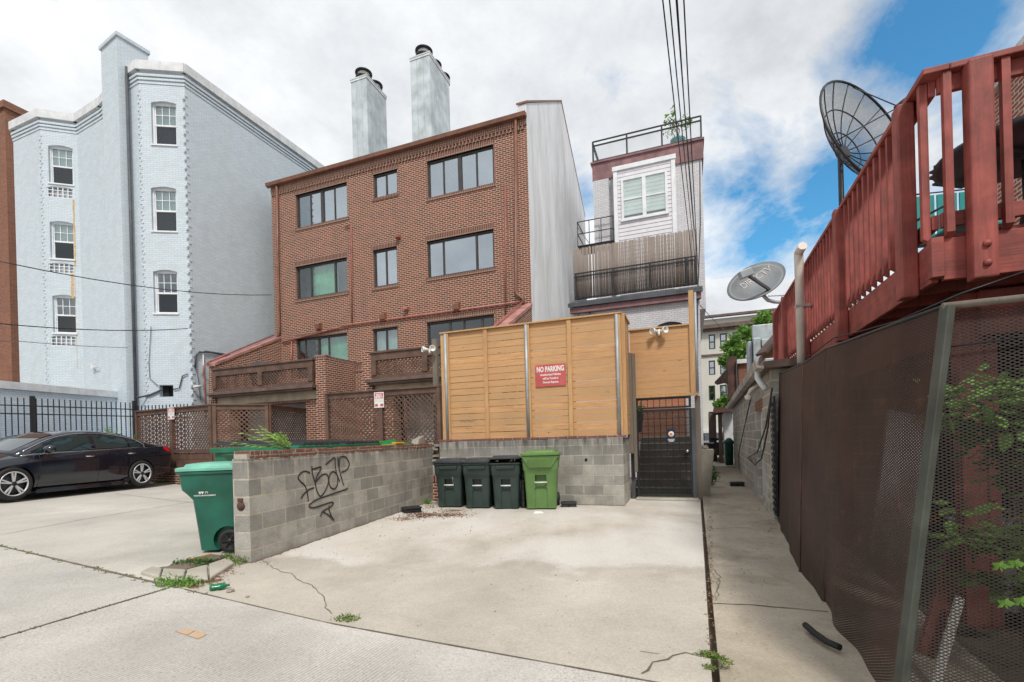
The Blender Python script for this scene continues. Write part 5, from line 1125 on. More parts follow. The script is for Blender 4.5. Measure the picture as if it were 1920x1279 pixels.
q = MB(); q.tube([fcp-ax*.05, fcp+ax*.12], .06, 12); q.build('feed_horn', M['dark_metal'], bd)
pp_ = at(1578, 380, YD); q = MB(); q.tube([cD-ax*.1, Vector((pp_.x, pp_.y, cD.z-.25)), Vector((pp_.x, pp_.y, ZF+.03))], .045, 10); q.build('pole', M['dark_metal'], bd)
# small grey dish
YS = 8.9; sd_ = thing('small_dish', 'grey oval DIRECTV satellite dish on a curved arm at the deck end', 'satellite dish', at(1467, 600, YS), 0)
c0_ = at(1418, 526, YS); ax2 = Vector((-.18, -.80, .42)).normalized(); 
u2 = (at(1466, 491, YS)-at(1368, 560, YS)).normalized(); u2 = (u2-ax2*u2.dot(ax2)).normalized(); v2 = ax2.cross(u2).normalized()
q = MB()
A2, B2 = .60, .36
def sp(r, t, off=0): return c0_+u2*(A2*r*math.cos(t))+v2*(B2*r*math.sin(t))+ax2*(.10*r*r-.1+off)
for i in range(6):
    for k in range(36):
        r0, r1, t0, t1 = i/6+.001, (i+1)/6, 2*math.pi*k/36, 2*math.pi*(k+1)/36
        q.face([sp(r0, t0), sp(r1, t0), sp(r1, t1), sp(r0, t1)], True); q.face([sp(r0, t1, -.02), sp(r1, t1, -.02), sp(r1, t0, -.02), sp(r0, t0, -.02)], True)
for k in range(36): t0, t1 = 2*math.pi*k/36, 2*math.pi*(k+1)/36; q.face([sp(1, t0), sp(1, t0, -.02), sp(1, t1, -.02), sp(1, t1)], True)
q.build('reflector', m_paint('dish_grey', (.15, .165, .18), .5, .1, .15), sd_)
cu = bpy.data.curves.new('t', 'FONT'); cu.body = 'DIRECTV'; cu.size = .17; cu.align_x = 'CENTER'; cu.extrude = .001; cu.offset = .003
o = bpy.data.objects.new('t', cu); COL.objects.link(o); me = bpy.data.meshes.new_from_object(o); bpy.data.objects.remove(o); me.name = 'lettering'; me.materials.clear(); me.materials.append(M['sign_white'])
if v2.z < 0: v2 = -v2
for v_ in me.vertices:
    x, y = v_.co.x+.10, v_.co.y+.04; rr_ = (x/A2)**2+(y/B2)**2
    v_.co = ROOT[sd_].inverted()@(c0_+u2*x+v2*y+ax2*(.10*rr_-.1+.006))
o = bpy.data.objects.new('lettering', me); COL.objects.link(o); o.parent = sd_
arm0 = c0_-v2*.34-ax2*.06+u2*.12; lnb = at(1398, 513, YS-.55)
q = MB(); q.bar(c0_-v2*.30+u2*.05-ax2*.05, lnb, .035, .05); q.build('feed_arm', M['slate'], sd_)
q = MB(); q.cbox(lnb, (.22, .12, .13), Matrix.Rotation(-.35, 3, 'Y')); q.build('receiver', M['grey_metal'], sd_, bevel=.01)
q = MB(); q.tube([c0_-ax2*.14-v2*.1, at(1432, 555, YS), at(1440, 563, YS), at(1452, 566, YS), at(1464, 567, YS), at(1469, 578, YS), at(1469, 606, YS)], .035, 10); q.build('mast', M['grey_metal'], sd_)
vp = thing('vent_pipe', 'tall off-white plastic vent pipe strapped to the deck railing', 'pipe', DF.w((-.2, 4.3, 1)), DF.a)
v0_ = DF.pxx(1501, 600, -.15)[0]; zt_ = DF.pxx(1503, 462, -.15)[1]; q = MB(DF); q.tube([(-.15, v0_, DF.pxx(1496, 686, -.15)[1]), (-.15, v0_, zt_-.05), (-.15, v0_-.0, zt_)], .055, 12); q.tube([(-.15, v0_, zt_-.02), (-.13, v0_-.16, zt_+.02)], .055, 12); q.build('pipe', M['pvc'], vp)
q = MB(DF); q.box(-.21, .0, v0_-.06, v0_+.06, zt_-.75, zt_-.72); q.build('strap', M['steel'], vp)
# ---------------------------------------------------------------- rusty mesh fence
rf = thing('mesh_fence', 'bowed rusty metal mesh fence along the walkway under the deck', 'fence', (3.2, 5.5, 0), 0)
BOT = [(1452, 958, None), (1475, 1010, None), (1499, 1064, None), (1545, 1118, None), (1595, 1195, None), (1648, 1285, None)]
bp = [gp(u, v, -.03)-Vector((0, 0, .055)) for u, v, _ in BOT]; bp.append(Vector((1.80, 2.28, -.055)))
TOPU = [(1456, 705), (1480, 694), (1506, 683), (1549, 656), (1612, 634), (1690, 606), (1772, 577)]
tp = [at(u, v, p.y) for (u, v), p in zip(TOPU, bp)]
def panel(i0, i1, mt, bulge, seed):
    rn = random.Random(seed); q = MB(); n_ = 14; m_ = 10; acc = i0*1.7; prev = None
    for i in range(i0, i1):
        Ls = (bp[i+1]-bp[i]).length
        for a in range(n_):
            s0, s1 = a/n_, (a+1)/n_; u0, u1 = acc+Ls*s0, acc+Ls*s1
            def PT(s, t, uu):
                p = bp[i].lerp(bp[i+1], s).lerp(tp[i].lerp(tp[i+1], s), t); b = bulge*(math.sin(uu*4.2+seed)*.5+math.sin(uu*9.1)*.25)*(1-t)*1.0+bulge*.6*math.sin(t*3.1)*math.sin(uu*2.1+seed)
                return p+Vector((-.92, .39, 0))*b
            for c in range(m_):
                t0, t1 = c/m_, (c+1)/m_; H = 2.1
                q.face([PT(s0, t0, u0), PT(s1, t0, u1), PT(s1, t1, u1), PT(s0, t1, u0)], True, [(u0, t0*H), (u1, t0*H), (u1, t1*H), (u0, t1*H)])
        acc += Ls
    return q.build('mesh_panel', M[mt], rf)
panel(0, 2, 'mesh_solid', .02, 1); panel(2, 3, 'mesh_solid', .02, 2); panel(3, 6, 'mesh', .05, 3)
for i in (2, 3): q = MB(); q.bar(bp[i], tp[i], .012, .02); q.build('seam_strip', M['rust'], rf)
q = MB(); q.tube([p+Vector((0, 0, .01)) for p in tp], .008, 6); q.build('top_wire', M['dark_metal'], rf)
q = MB(); pa = at(1690, 1275, 2.2); pb = at(1777, 574, 2.2); pa = pa+(pa-pb)*.12; q.bar(pa, pb, .035, .05, (0, 1, 0)); q.build('leaning_post', m_paint('greenish_post', (.055, .062, .05), .6, .25, .5, scale=4, dcol=(.08, .05, .035)), rf, bevel=.004)
cfz = Fr(pb.x, pb.y, math.radians(-20)); cf_ = thing('chain_screen', 'dark expanded metal screen right of the leaning fence post', 'fence', (pb.x, pb.y, 0), cfz.a)
q = MB(cfz); q.face([(-.22, .03, -.05), (1.6, .03, -.05), (1.6, .03, pb.z-.02), (.0, .03, pb.z-.02)]); q.build('mesh_panel', M['chain'], cf_)
q = MB(cfz); q.tube([(-.02, 0, pb.z), (1.6, 0, pb.z+.02)], .017, 8); q.build('top_pipe', M['old_wood'], cf_)
for z in (pb.z-.17,): q = MB(cfz); q.tube([(0, 0, z-.02), (.5, 0, z+.02), (1.6, 0, z+.1)], .004, 5); q.build('wire', M['dark_metal'], cf_)
wr = MB(); P = [DF.w((-.1, DY-.2, ZF-.3)), DF.w((-.12, 4.2, ZF-.32)), DF.w((-.1, 2.0, ZF-.28)), DF.w((-.12, .9, ZF-.42)), DF.w((-.1, .3, ZF-.48)), cfz.w((.05, 0, pb.z+.05)), DF.w((.5, -.1, ZF-.3))]
wr.tube(P, .006, 5); wr.build('loose_wire', M['dark_metal'], label='thin black wire slung along the underside of the red deck', category='cable')
# stored things behind the mesh
def stored(name, label, cat, a, b, w_, th_, mt, up=(0, 1, 0)):
    q = MB(); q.bar(a, b, w_, th_, up); return q.build(name, M[mt], label=label, category=cat, bevel=.004)
stored('leaning_board', 'pale blue board leaning behind the rusty mesh', 'board', at(1668, 1050, 3.6), at(1700, 775, 3.7), .30, .03, 'grey_metal')
stored('leaning_board', 'red painted board leaning beside the post behind the screen', 'board', at(1735, 1230, 2.75), at(1790, 1040, 2.85), .10, .03, 'red')
stored('leaning_board', 'narrow white plank leaning under the red board behind the screen', 'board', at(1752, 1290, 2.6), at(1800, 1120, 2.7), .05, .02, 'plastic_white')
q = MB(DF); q.box(.5, 1.0, .7, 1.2, 0, .6); q.box(.48, 1.02, .68, 1.22, .6, .63); q.build('storage_crate', M['grey_metal'], label='dull grey metal crate on the ground under the deck', category='crate', bevel=.01)
q = MB(); rn = random.Random(4)
sh = thing('creeper_plant', 'broad-leaved green shrub growing behind the dark metal screen', 'shrub', (2.9, 2.75, 0), 0)
for (u, v, Y, n_, s_) in ((1850, 745, 2.75, 110, .30), (1890, 800, 2.8, 120, .26), (1905, 850, 2.8, 60, .2), (1890, 960, 2.8, 30, .3), (1820, 765, 2.7, 25, .2), (1830, 800, 2.8, 24, .16), (1900, 720, 2.85, 40, .22), (1880, 1020, 2.7, 110, .24), (1825, 1010, 2.65, 22, .18), (1900, 1100, 2.6, 28, .16), (1840, 1080, 2.8, 12, .12), (1910, 880, 2.9, 24, .18)):
    c = at(u, v, Y)
    for _ in range(n_):
        p = c+Vector((rn.gauss(0, s_*.5), rn.gauss(0, .1), rn.gauss(0, s_*.22))); a = Vector((rn.uniform(-1, .3), rn.uniform(-.5, .5), rn.uniform(-.35, .15))).normalized(); b = a.cross(Vector((rn.uniform(-.3, .3), rn.uniform(-.5, .2), 1))).normalized(); s = rn.uniform(.065, .12)
        q.face([p, p+a*s*.35+b*s*.3, p+a*s*.8+b*s*.22, p+a*s*1.15, p+a*s*.8-b*s*.22, p+a*s*.35-b*s*.3])
q.build('foliage', M['leaf'], sh)
q = MB()
for k in range(9): c = at(1900+rn.uniform(-10, 60), 900, 2.9); q.tube([(c.x, c.y, 0), (c.x-.05, c.y, .9), at(rn.uniform(1815, 1915), rn.choice((745, 790, 1010)), 2.75)], .008, 5)
q.build('stems', M['bark'], sh)
q = MB(); 
for (u, v) in ((1875, 1062), (1905, 1058), (1885, 1132), (1915, 1128)):
    c = at(u, v, 2.05)
    for k in range(5): a = Vector((math.cos(k*1.25), 0, math.sin(k*1.25)*.6)); b = Vector((-a.z, .2, a.x)); s = .045; q.face([c, c+a*s*.4+b*s*.3, c+a*s, c+a*s*.4-b*s*.3])
    q.tube([c, c+Vector((.1, .02, -.02)), c+Vector((.25, .05, -.1))], .002, 4)
q.build('front_foliage', M['leaf'], sh)
# ---------------------------------------------------------------- concrete block garage down the alley
n0 = gp(1451, 968, -.04); n0.z = 0; f0_ = gp(1375, 869, -.04); ag = math.atan2(f0_.y-n0.y, f0_.x-n0.x)-math.pi/2
GF = Fr(n0.x, n0.y, ag); GL = 9.6
zg_ = GF.pxx(1440, 697, 0)[1]; gfar = GF.pxx(1375, 820, 0)[0]; GL = min(max(gfar, 8), 16)
gar = thing('block_garage', 'single storey concrete block garage with gutter along the walkway', 'garage', GF.w((0, 0, 0)), GF.a)
dy0, dy1 = GF.pxx(1431, 850, 0)[0], GF.pxx(1420, 850, 0)[0]; dz1 = GF.pxx(1425, 768, 0)[1]; dz0 = 0.05
GB = Fr(n0.x, n0.y, ag-math.pi/2)   # looks from the walkway at the wall: x towards the camera
q = MB(GB); q.wall(-GL, 0, -.1, zg_, [(-dy1, -dy0, dz0, dz1)], y=0, rev=.15)
q.face([(0, 0, -.1), (0, 5, -.1), (0, 5, zg_), (0, 0, zg_)]); q.face([(-GL, 0, zg_), (0, 0, zg_), (0, 5, zg_), (-GL, 5, zg_)]); q.face([(-GL, 0, -.1), (-GL, 0, zg_), (-GL, 5, zg_), (-GL, 5, -.1)])
q.build('block_wall', M['block_far'], gar)
q = MB(GB); q.box(-dy1+.01, -dy0-.01, .08, .13, dz0, dz1-.01); dr_ = q.build('door', M['grey_white'], gar); q = MB(GB); q.lathe((-dy1+.12, .08, 1.0), [(0, -.06), (.03, -.05), (.03, -.03), (.015, 0)], 8, 'y'); q.build('door_knob', M['steel'], dr_)
q = MB(GB); q.box(-dy1-.15, -dy0+.15, -.01, .1, dz1+.002, dz1+.2); q.build('door_lintel', M['orange_brick'], gar)
q = MB(GF); q.hexa([(-.12, -.35, zg_+.0), (5, -.35, zg_+.0), (5, GL+.2, zg_+.0), (-.12, GL+.2, zg_+.0), (-.12, -.35, zg_+.10), (5, -.35, zg_+.4), (5, GL+.2, zg_+.4), (-.12, GL+.2, zg_+.10)]); q.build('roof', M['brown_trim'], gar)
q = MB(GF); q.prism([(-.12, zg_-.02), (-.22, zg_), (-.25, zg_+.13), (-.23, zg_+.13), (-.21, zg_+.04), (-.12, zg_+.03)], 'y', -.4, GL+.1); q.build('gutter', m_paint('grey_gutter', (.36, .33, .30), .6, .2, .4), gar)
q = MB(GF); q.tube([(-.17, .1, zg_+.02), (-.17, .1, zg_-.12), (-.12, .05, zg_-.22), (-.06, .0, zg_-.32)], .05, 10); q.build('downspout', M['grey_white'], gar)
a = GF.pxx(1411, 740, -.12); q = MB(GF); q.tube([(0, a[0]-.1, a[1]+.2), (-.15, a[0]-.05, a[1]+.1), (-.2, a[0], a[1])], .035, 8); q.lathe((-.2, a[0], a[1]-.06), [(0, -.05), (.06, -.03), (.07, .04), (0, .08)], 10); q.build('wall_lamp', M['plastic_white'], gar)
for pts in (((1448, 728, 0), (1436, 800, -.05), (1420, 848, -.08), (1402, 858, -.03)), ((1446, 735, 0), (1440, 800, -.06), (1428, 860, -.1), (1415, 872, -.04), (1402, 858, -.03)), ((1408, 745, 0), (1398, 790, -.05), (1385, 850, -.04), (1386, 880, -.01))):
    q = MB(GF); q.tube([(l-.02, GF.pxx(u, v, l-.02)[0], GF.pxx(u, v, l-.02)[1]) for u, v, l in pts], .014, 5); q.build('hanging_cable', M['dark_metal'], gar)
q = MB(GF); q.box(.0, .03, -.36, -.04, .05, 1.95)
for k in range(18): q.box(-.02, .0, -.35, -.05, .1+k*.1, .15+k*.1)
q.build('side_gate', M['dark_metal'], label='narrow black slatted metal gate between the block garage and rusty fence', category='gate')
# rooftop clutter beyond the garage roof
def boxpx(u0, v0, u1, v1, Y, dep, mt, name, label, cat, **k):
    f = Fr(at(u0, v0, Y).x, Y, ag); a, b = f.px(u0, v0), f.px(u1, v1); q = MB(f); q.box(0, b[0], 0, dep, b[1], a[1]); 
    return q, f, b[0], b[1], a[1]
dt = thing('roof_duct', 'galvanised vent duct with a rust streaked sheet above the garage', 'duct', at(1410, 700, 13), ag)
for (u0, v0, u1, v1, Y, dp_, mt, nm) in ((1402, 640, 1412, 712, 13.2, .6, 'grey_metal', 'riser'), (1412, 634, 1428, 700, 13, .7, 'duct', 'duct_box'), (1410, 610, 1466, 634, 13.1, .15, 'duct', 'rusty_sheet'), (1428, 636, 1446, 648, 12.9, .5, 'grey_metal', 'elbow'), (1434, 672, 1466, 690, 9.9, 1.2, 'grey_metal', 'sloping_duct'), (1416, 686, 1438, 704, 11, .6, 'grey_metal', 'cooling_unit')):
    q, f, x1_, za, zb2 = boxpx(u0, v0, u1, v1, Y, dp_, mt, nm, '', ''); q.build(nm, M[mt], dt, bevel=.02)
rb_ = thing('rusty_shed', 'rust streaked dark metal housing beside a red brick stack over the garage', 'shed', at(1375, 740, 17), ag)
for (u0, v0, u1, v1, Y, dp_, mt, nm) in ((1364, 669, 1384, 748, 16.5, 1.2, 'rust', 'metal_housing'), (1384, 680, 1403, 738, 17, 1.5, 'orange_brick', 'brick_stack'), (1381, 674, 1404, 680, 16.9, 1.7, 'grey_white', 'flashing'), (1380, 676, 1384, 745, 16.3, .12, 'slate', 'drain_pipe')):
    q, f, x1_, za, zb2 = boxpx(u0, v0, u1, v1, Y, dp_, mt, nm, '', ''); q.build(nm, M[mt], rb_)
q = MB(); A_ = at(1340, 719, 18); B_ = at(1366, 690, 16.5); q.hexa([A_, at(1366, 716, 16.5), at(1368, 716, 20), at(1345, 722, 20), A_+Vector((0, 0, .06)), B_, at(1368, 690, 20), at(1345, 718, 20)]); q.build('lean_to_roof', M['rust'], rb_)
gb = thing('wooden_gable', 'brown timber gable with a dark opening above the block garage', 'shed', at(1450, 680, 12.2), ag)
q = MB(); P = [at(u, v, 12.2) for u, v in ((1430, 690), (1466, 690), (1466, 622), (1430, 662))]; B2_ = [p+Vector((.6, 1.5, 0)) for p in P]; q.hexa([P[0], P[1], B2_[1], B2_[0], P[3], P[2], B2_[2], B2_[3]]); q.build('gable_wall', m_boards('brown_boards', (.26, .13, .06), (.16, .08, .04), .2), gb)
q = MB(); q.bar(at(1427, 664, 12.1), at(1468, 617, 12.1), .5, .07); q.build('gable_roof', M['brown_trim'], gb)
# far small shed, dark car, green cylinder bin
ss = thing('lean_shed', 'small shed with a white side wall and brown posts beyond the garage', 'shed', at(1362, 860, 22.5), ag)
for (u0, v0, u1, v1, Y, dp_, mt, nm) in ((1357, 770, 1376, 876, 22, 3, 'grey_white', 'side_wall'), (1346, 772, 1356, 868, 22.6, .3, 'brown_trim', 'door_post'), (1328, 775, 1345, 868, 24.5, .3, 'brown_trim', 'rear_wall'), (1338, 764, 1380, 772, 21.6, 3.5, 'rust', 'roof')):
    q, f, x1_, za, zb2 = boxpx(u0, v0, u1, v1, Y, dp_, mt, nm, '', ''); q.build(nm, M[mt], ss)
q = MB(); c = at(1368, 876, 20.2); q.lathe((c.x, c.y, 0), [(.16, 0), (.17, .9), (.2, .92), (.2, 1.0), (.08, 1.15), (0, 1.16)], 14); q.build('green_canister', M['bin_wm'], label='green cylindrical canister by the far end of the block garage', category='canister')
fc = at(1335, 870, 24); q = MB(Fr(fc.x, fc.y, ag)); q.loft([[(x, y, .25) for x, y in ((-.85, 0), (.85, 0), (.85, 4), (-.85, 4))], [(x, y, .9) for x, y in ((-.9, -.05), (.9, -.05), (.9, 4.1), (-.9, 4.1))], [(x, y, 1.0) for x, y in ((-.8, .3), (.8, .3), (.8, 3.2), (-.8, 3.2))], [(x, y, 1.4) for x, y in ((-.6, .9), (.6, .9), (.6, 2.6), (-.6, 2.6))]], True, False)
fcar = thing('far_car', 'dark parked car glimpsed at the end of the walkway', 'car', (fc.x, fc.y, 0), ag); q.build('body', M['car'], fcar, bevel=.05)
for s in (-1, 1): q = MB(Fr(fc.x, fc.y, ag)); q.lathe((s*.78, .8, .3), [(0, -.1), (.3, -.1), (.3, .1), (0, .1)], 16, 'x'); q.build('wheel', M['rubber'], fcar)
# ---------------------------------------------------------------- far cream apartment building, trees
o_ = at(1314, 700, 50); BFm = Fr(o_.x-6, o_.y+2.2, TH)
ba = thing('cream_apartments', 'four storey cream apartment building with brown cornice at the alley end', 'building', BFm.w((6, 0, 0)), TH)
ztop = BFm.px(1400, 592)[1]; wl = []
cols = [(1329, 1341), (1350, 1363), (1374, 1387), (1398, 1411), (1424, 1437), (1450, 1463)]
rws = [(627, 655), (676, 703), (723, 751), (772, 802)]
for (u0, u1) in cols:
    for (v0, v1) in rws:
        r = BFm.rect(u0, v0+ (0), v1, u1, v0-1, v1-1); 
        a, b = BFm.px(1335, v0)[1], BFm.px(1335, v1)[1]; wl.append((r[0], r[1], b, a))
q = MB(BFm); q.wall(0, 30, -.2, ztop, wl, rev=.25); q.face([(30, 0, 0), (30, 12, 0), (30, 12, ztop), (30, 0, ztop)]); q.face([(0, 0, 0), (0, 0, ztop), (0, 12, ztop), (0, 12, 0)]); q.build('wall', M['cream_wall'], ba)
for r in wl:
    q = MB(BFm); fw = .12; y = .1; x0, x1, z0, z1 = r; q.box(x0, x0+fw, y, y+.1, z0, z1); q.box(x1-fw, x1, y, y+.1, z0, z1); q.box(x0+fw, x1-fw, y, y+.1, z0, z0+fw); q.box(x0+fw, x1-fw, y, y+.1, z1-fw, z1); q.box(x0+fw, x1-fw, y, y+.1, (z0+z1)/2-.06, (z0+z1)/2+.06); w_ = q.build('window', M['win_dark'], ba)
    q = MB(BFm); q.box(x0+fw, x1-fw, y+.05, y+.07, z0+fw, z1-fw); q.build('pane', m_glass('far_glass', (.3, .4, .5), .5) if 'far_glass' not in bpy.data.materials else bpy.data.materials['far_glass'], w_)
    q = MB(BFm); q.box(x0, x1, .22, .24, z0, z1); q.build('interior', M['room'], w_)
for (v0, v1, pr_, mt) in ((592, 596, .5, 'brown_trim'), (610, 617, .7, 'brown_trim'), (617, 621, .4, 'brown_trim'), (664, 667, .15, 'brown_trim'), (806, 812, .2, 'grey_white')):
    a, b = BFm.px(1340, v0)[1], BFm.px(1340, v1)[1]; q = MB(BFm); q.box(-.2, 30.2, -pr_, -.001, b, a); q.build('cornice' if v0 < 620 else 'string_course', M[mt], ba)
def tree(name, label, base, cl, n_, size, trunk_r, mt='leaf'):
    t_ = thing(name, label, 'tree', base, 0, 'trees behind the alley'); b = Vector(base); q = MB(); top = max(c[0].z for c in cl)
    q.tube([b, b+Vector((.1, 0, (top-b.z)*.35)), b+Vector((0, .1, (top-b.z)*.7))], trunk_r, 8, True, trunk_r*.5); q.build('trunk', M['bark'], t_)
    q = MB()
    for c, r in cl: q.tube([b+Vector((0, 0, (top-b.z)*.35)), (b+Vector((0, 0, (c.z-b.z)*.6))).lerp(c, .5), c], trunk_r*.35, 5, True, .02)
    q.build('limbs', M['bark'], t_)
    q = MB()
    for i, (c, r) in enumerate(cl):
        for k in range(7):
            rn = random.Random(i*31+k); d = Vector((rn.gauss(0, 1), rn.gauss(0, 1), rn.gauss(0, .8))).normalized()*r*.7; leaves(q, c+d, r*.45, n_//7, size, i*97+k)
    q.build('crown', M[mt], t_)
tree('leafy_tree', 'bright green tree between the cream building and the brick stack', (at(1385, 800, 34).x, 34, 0), [(at(u, v, 34), r) for u, v, r in ((1394, 622, .6), (1390, 642, .8), (1374, 658, .7), (1398, 665, .9), (1362, 676, .5), (1384, 684, .8), (1368, 706, .4), (1384, 720, .7), (1362, 752, .4), (1348, 758, .25), (1380, 748, .6), (1398, 700, .8))], 420, .30, .2)
tree('leafy_tree', 'bright green tree rising behind the rusty duct and railing', (at(1445, 800, 38).x, 38, 0), [(at(u, v, 38), r) for u, v, r in ((1426, 604, .7), (1440, 598, .7), (1456, 600, .8), (1437, 612, .8), (1455, 620, 1.2), (1425, 640, 1.2), (1445, 650, 1.2))], 560, .34, .2)
# ---------------------------------------------------------------- overhead wires
lines = thing('power_lines', 'bundle of black overhead power lines running down to the lilac rowhouse', 'cable', (2.5, 6, 9), 0)
for k, (u0, v0, Y0, u1, v1, sw) in enumerate(((1240, -25, 5.2, 1300, 505, 14), (1253, -25, 5.2, 1303, 480, 10), (1266, -25, 5.2, 1306, 470, 6), (1281, -25, 5.2, 1310, 520, 8), (1268, -25, 5.4, 1301, 430, 12))):
    a, b = at(u0, v0, Y0), at(u1, v1, 15.7); P = [a.lerp(b, t/12)-Vector((0, 0, 1))*(.10+.05*k)*4*(t/12)*(1-t/12) for t in range(13)]
    q = MB(); q.tube(P, .009, 5); q.build('wire', M['dark_metal'], lines)
def cable(label, p, sag, r=.013, grp='sagging cables on the left'):
    P = []; n_ = len(p)-1
    for i in range(n_):
        for t in range(8): t_ = t/8; P.append(p[i].lerp(p[i+1], t_)-Vector((0, 0, sag*4*t_*(1-t_))))
    P.append(p[-1]); q = MB(); q.tube(P, r, 5); q.build('cable', M['dark_metal'], label=label, category='cable', group=grp)
cable('upper black cable sagging from the left edge to the brick townhouse', [at(-20, 486, 11), at(509, 553, 18.5)], .25)
cable('middle black cable crossing the pale building below its windows', [at(-20, 605, 11), at(352, 616, 16.6)], .12)
cable('thin lower cable ending on the chimney breast of the pale building', [at(-20, 637, 11), at(38, 640, 13), at(240, 652, 16.4)], .03, .008)
cable('thin cable running from the rowhouse towards the cream building', [at(1312, 572, 16), at(1395, 640, 40)], .3, .012, 'alley cables')
q = MB(); a = at(1464, 555, 10.5); q.tube([at(1440, 556, 10.5), at(1475, 553, 10.5)], .008, 5); 
for k in range(5): c = at(1443+k*6.5, 555, 10.5); q.tube([c+Vector((-.02, -.1, -.04)), c+Vector((.02, .1, .05))], .005, 4)
q.tube([at(1466, 556, 10.5), at(1466, 640, 10.5)], .012, 5); q.build('antenna', M['grey_metal'], label='thin roof antenna behind the small grey dish', category='antenna')
# ================================================================ bins, car and small things
def cut(o, mbs):
    """subtract closed shapes from a mesh object and keep the result as its mesh"""
    tmp = []
    for q in mbs:
        c = q.build('cutter', M['dark'], None, weld=True); tmp.append(c); b = bmesh.new(); b.from_mesh(c.data); bmesh.ops.remove_doubles(b, verts=b.verts, dist=.0005); bmesh.ops.recalc_face_normals(b, faces=b.faces); b.to_mesh(c.data); b.free()
        c.data.materials.clear(); c.data.materials.append(o.data.materials[0])
        md = o.modifiers.new('cut', 'BOOLEAN'); md.operation = 'DIFFERENCE'; md.object = c; md.solver = 'EXACT'
    dg = bpy.context.evaluated_depsgraph_get(); dg.update(); ev = o.evaluated_get(dg); me = bpy.data.meshes.new_from_object(ev)
    o.modifiers.clear(); old = o.data; o.data = me; me.name = old.name
    for c in tmp: ROOT.pop(c); bpy.data.objects.remove(c)
def rrect(x0, x1, y0, y1, r, z, n=3):
    P = []
    for cx, cy, a0 in ((x1-r, y1-r, 0), (x0+r, y1-r, 90), (x0+r, y0+r, 180), (x1-r, y0+r, 270)):
        for k in range(n+1): a = math.radians(a0+90*k/n); P.append((cx+r*math.cos(a), cy+r*math.sin(a), z))
    return P
def cart(f, w, d, h, mt, lid, label, group, scoop=False, lidopen=0, logo=False):
    t_ = thing('wheeled_bin', label, 'bin', f.w((0, 0, 0)), f.a, group); W_ = w/2
    q = MB(f); R = []
    for zf_, ws, ya, yb in ((.02, .80, .10, .84), (.30, .84, .085, .88), (.62, .885, .06, .93), (.66, .90, .03, .94), (.70, .95, .012, .96), (.80, .965, .005, .965), (.90, .98, 0, .97), (.915, .98, 0, .97)):
        R.append(rrect(-W_*ws, W_*ws, ya*d, yb*d, .05, zf_*h))
    if logo: R = [rrect(-W_*ws, W_*ws, ya*d, yb*d, .05, zf_*h) for zf_, ws, ya, yb in ((.02, .80, .30, .92), (.30, .84, .255, .94), (.60, .885, .20, .95), (.66, .90, .12, .95), (.72, .95, .03, .96), (.80, .965, .01, .965), (.90, .98, 0, .97), (.915, .98, 0, .97))]
    q.loft(R, True, True); body = q.build('bin_body', M[mt], t_)
    cs = []
    if not logo:
        c = MB(f); c.box(-.155*w, .155*w, -.05, d*.18, h*.40, h*.60); cs.append(c)
        c = MB(f); c.prism([(-.17*w, -.02*h), (-.17*w, .36*h), (-.13*w, .399*h), (.13*w, .399*h), (.17*w, .36*h), (.17*w, -.02*h)], 'y', -.05, d*.125); cs.append(c)
    else:
        c = MB(f); c.lathe((W_*.9, d*.80, .14), [(0, -.1), (.17, -.1), (.17, .3), (0, .3)], 20, 'x'); cs.append(c)
    cut(body, cs)
    for p in body.data.polygons: p.use_smooth = True
    md = body.modifiers.new('edge', 'EDGE_SPLIT'); md.split_angle = math.radians(28)
    if not logo:
        q = MB(f); q.tube([(-.165*w, d*.068, h*.47), (.165*w, d*.068, h*.47)], .014, 8); q.build('catch_bar', M['plastic_white'], t_)
    q = MB(f); q.loft([rrect(-W_, W_, -.01*d, .985*d, .05, .89*h), rrect(-W_*1.04, W_*1.04, -.035*d, d, .055, .9*h), rrect(-W_*1.04, W_*1.04, -.035*d, d, .055, .925*h), rrect(-W_*.97, W_*.97, 0.0*d, .98*d, .05, .925*h)], False, False); q.build('rim', M[mt], t_)
    # lid hinged at the back
    A = Matrix.Rotation(math.radians(lidopen), 3, 'X'); hp = Vector((0, d*1.0, .935*h))
    q = MB(f); L_ = []
    for s, zz_ in ((1.06, .0), (1.06, .03), (1.0, .045), (.86, .052), (.80, .085), (.5, .097)):
        L_.append([hp+A@(Vector((x, y, zz_*h*.9))) for x, y, _ in rrect(-W_*s, W_*s, -d*(.5+.53*s), -d*(.5-.50*s), .06*s, 0)])
    q.loft(L_, True, True); l_ = q.build('lid', M[lid], t_); md = l_.modifiers.new('edge', 'EDGE_SPLIT'); md.split_angle = math.radians(35)
    q = MB(f); q.tube([(-W_*.8, d*1.03, .93*h), (W_*.8, d*1.03, .93*h)], .016, 8); q.build('handle', M[mt], t_)
    for s in (-1, 1):
        x = s*W_*(.84 if not logo else .90); q = MB(f); q.lathe((x, d*.86, .135), [(0, -.03), (.09, -.03), (.10, -.035), (.135, -.03), (.135, .03), (.10, .035), (.09, .025), (0, .025)], 24, 'x'); wh = q.build('wheel', M['rubber'], t_)
        q = MB(f)
        for k in range(6): a = k*math.pi/3; q.bar((x+s*.03, d*.86, .135), (x+s*.03, d*.86+.09*math.cos(a), .135+.09*math.sin(a)), .02, .02, (1, 0, 0))
        q.lathe((x+s*.02, d*.86, .135), [(0, 0), (.03, 0), (.03, s*.025), (0, s*.025)], 12, 'x'); q.build('hub', M['black_plastic'], wh)
    q = MB(f)
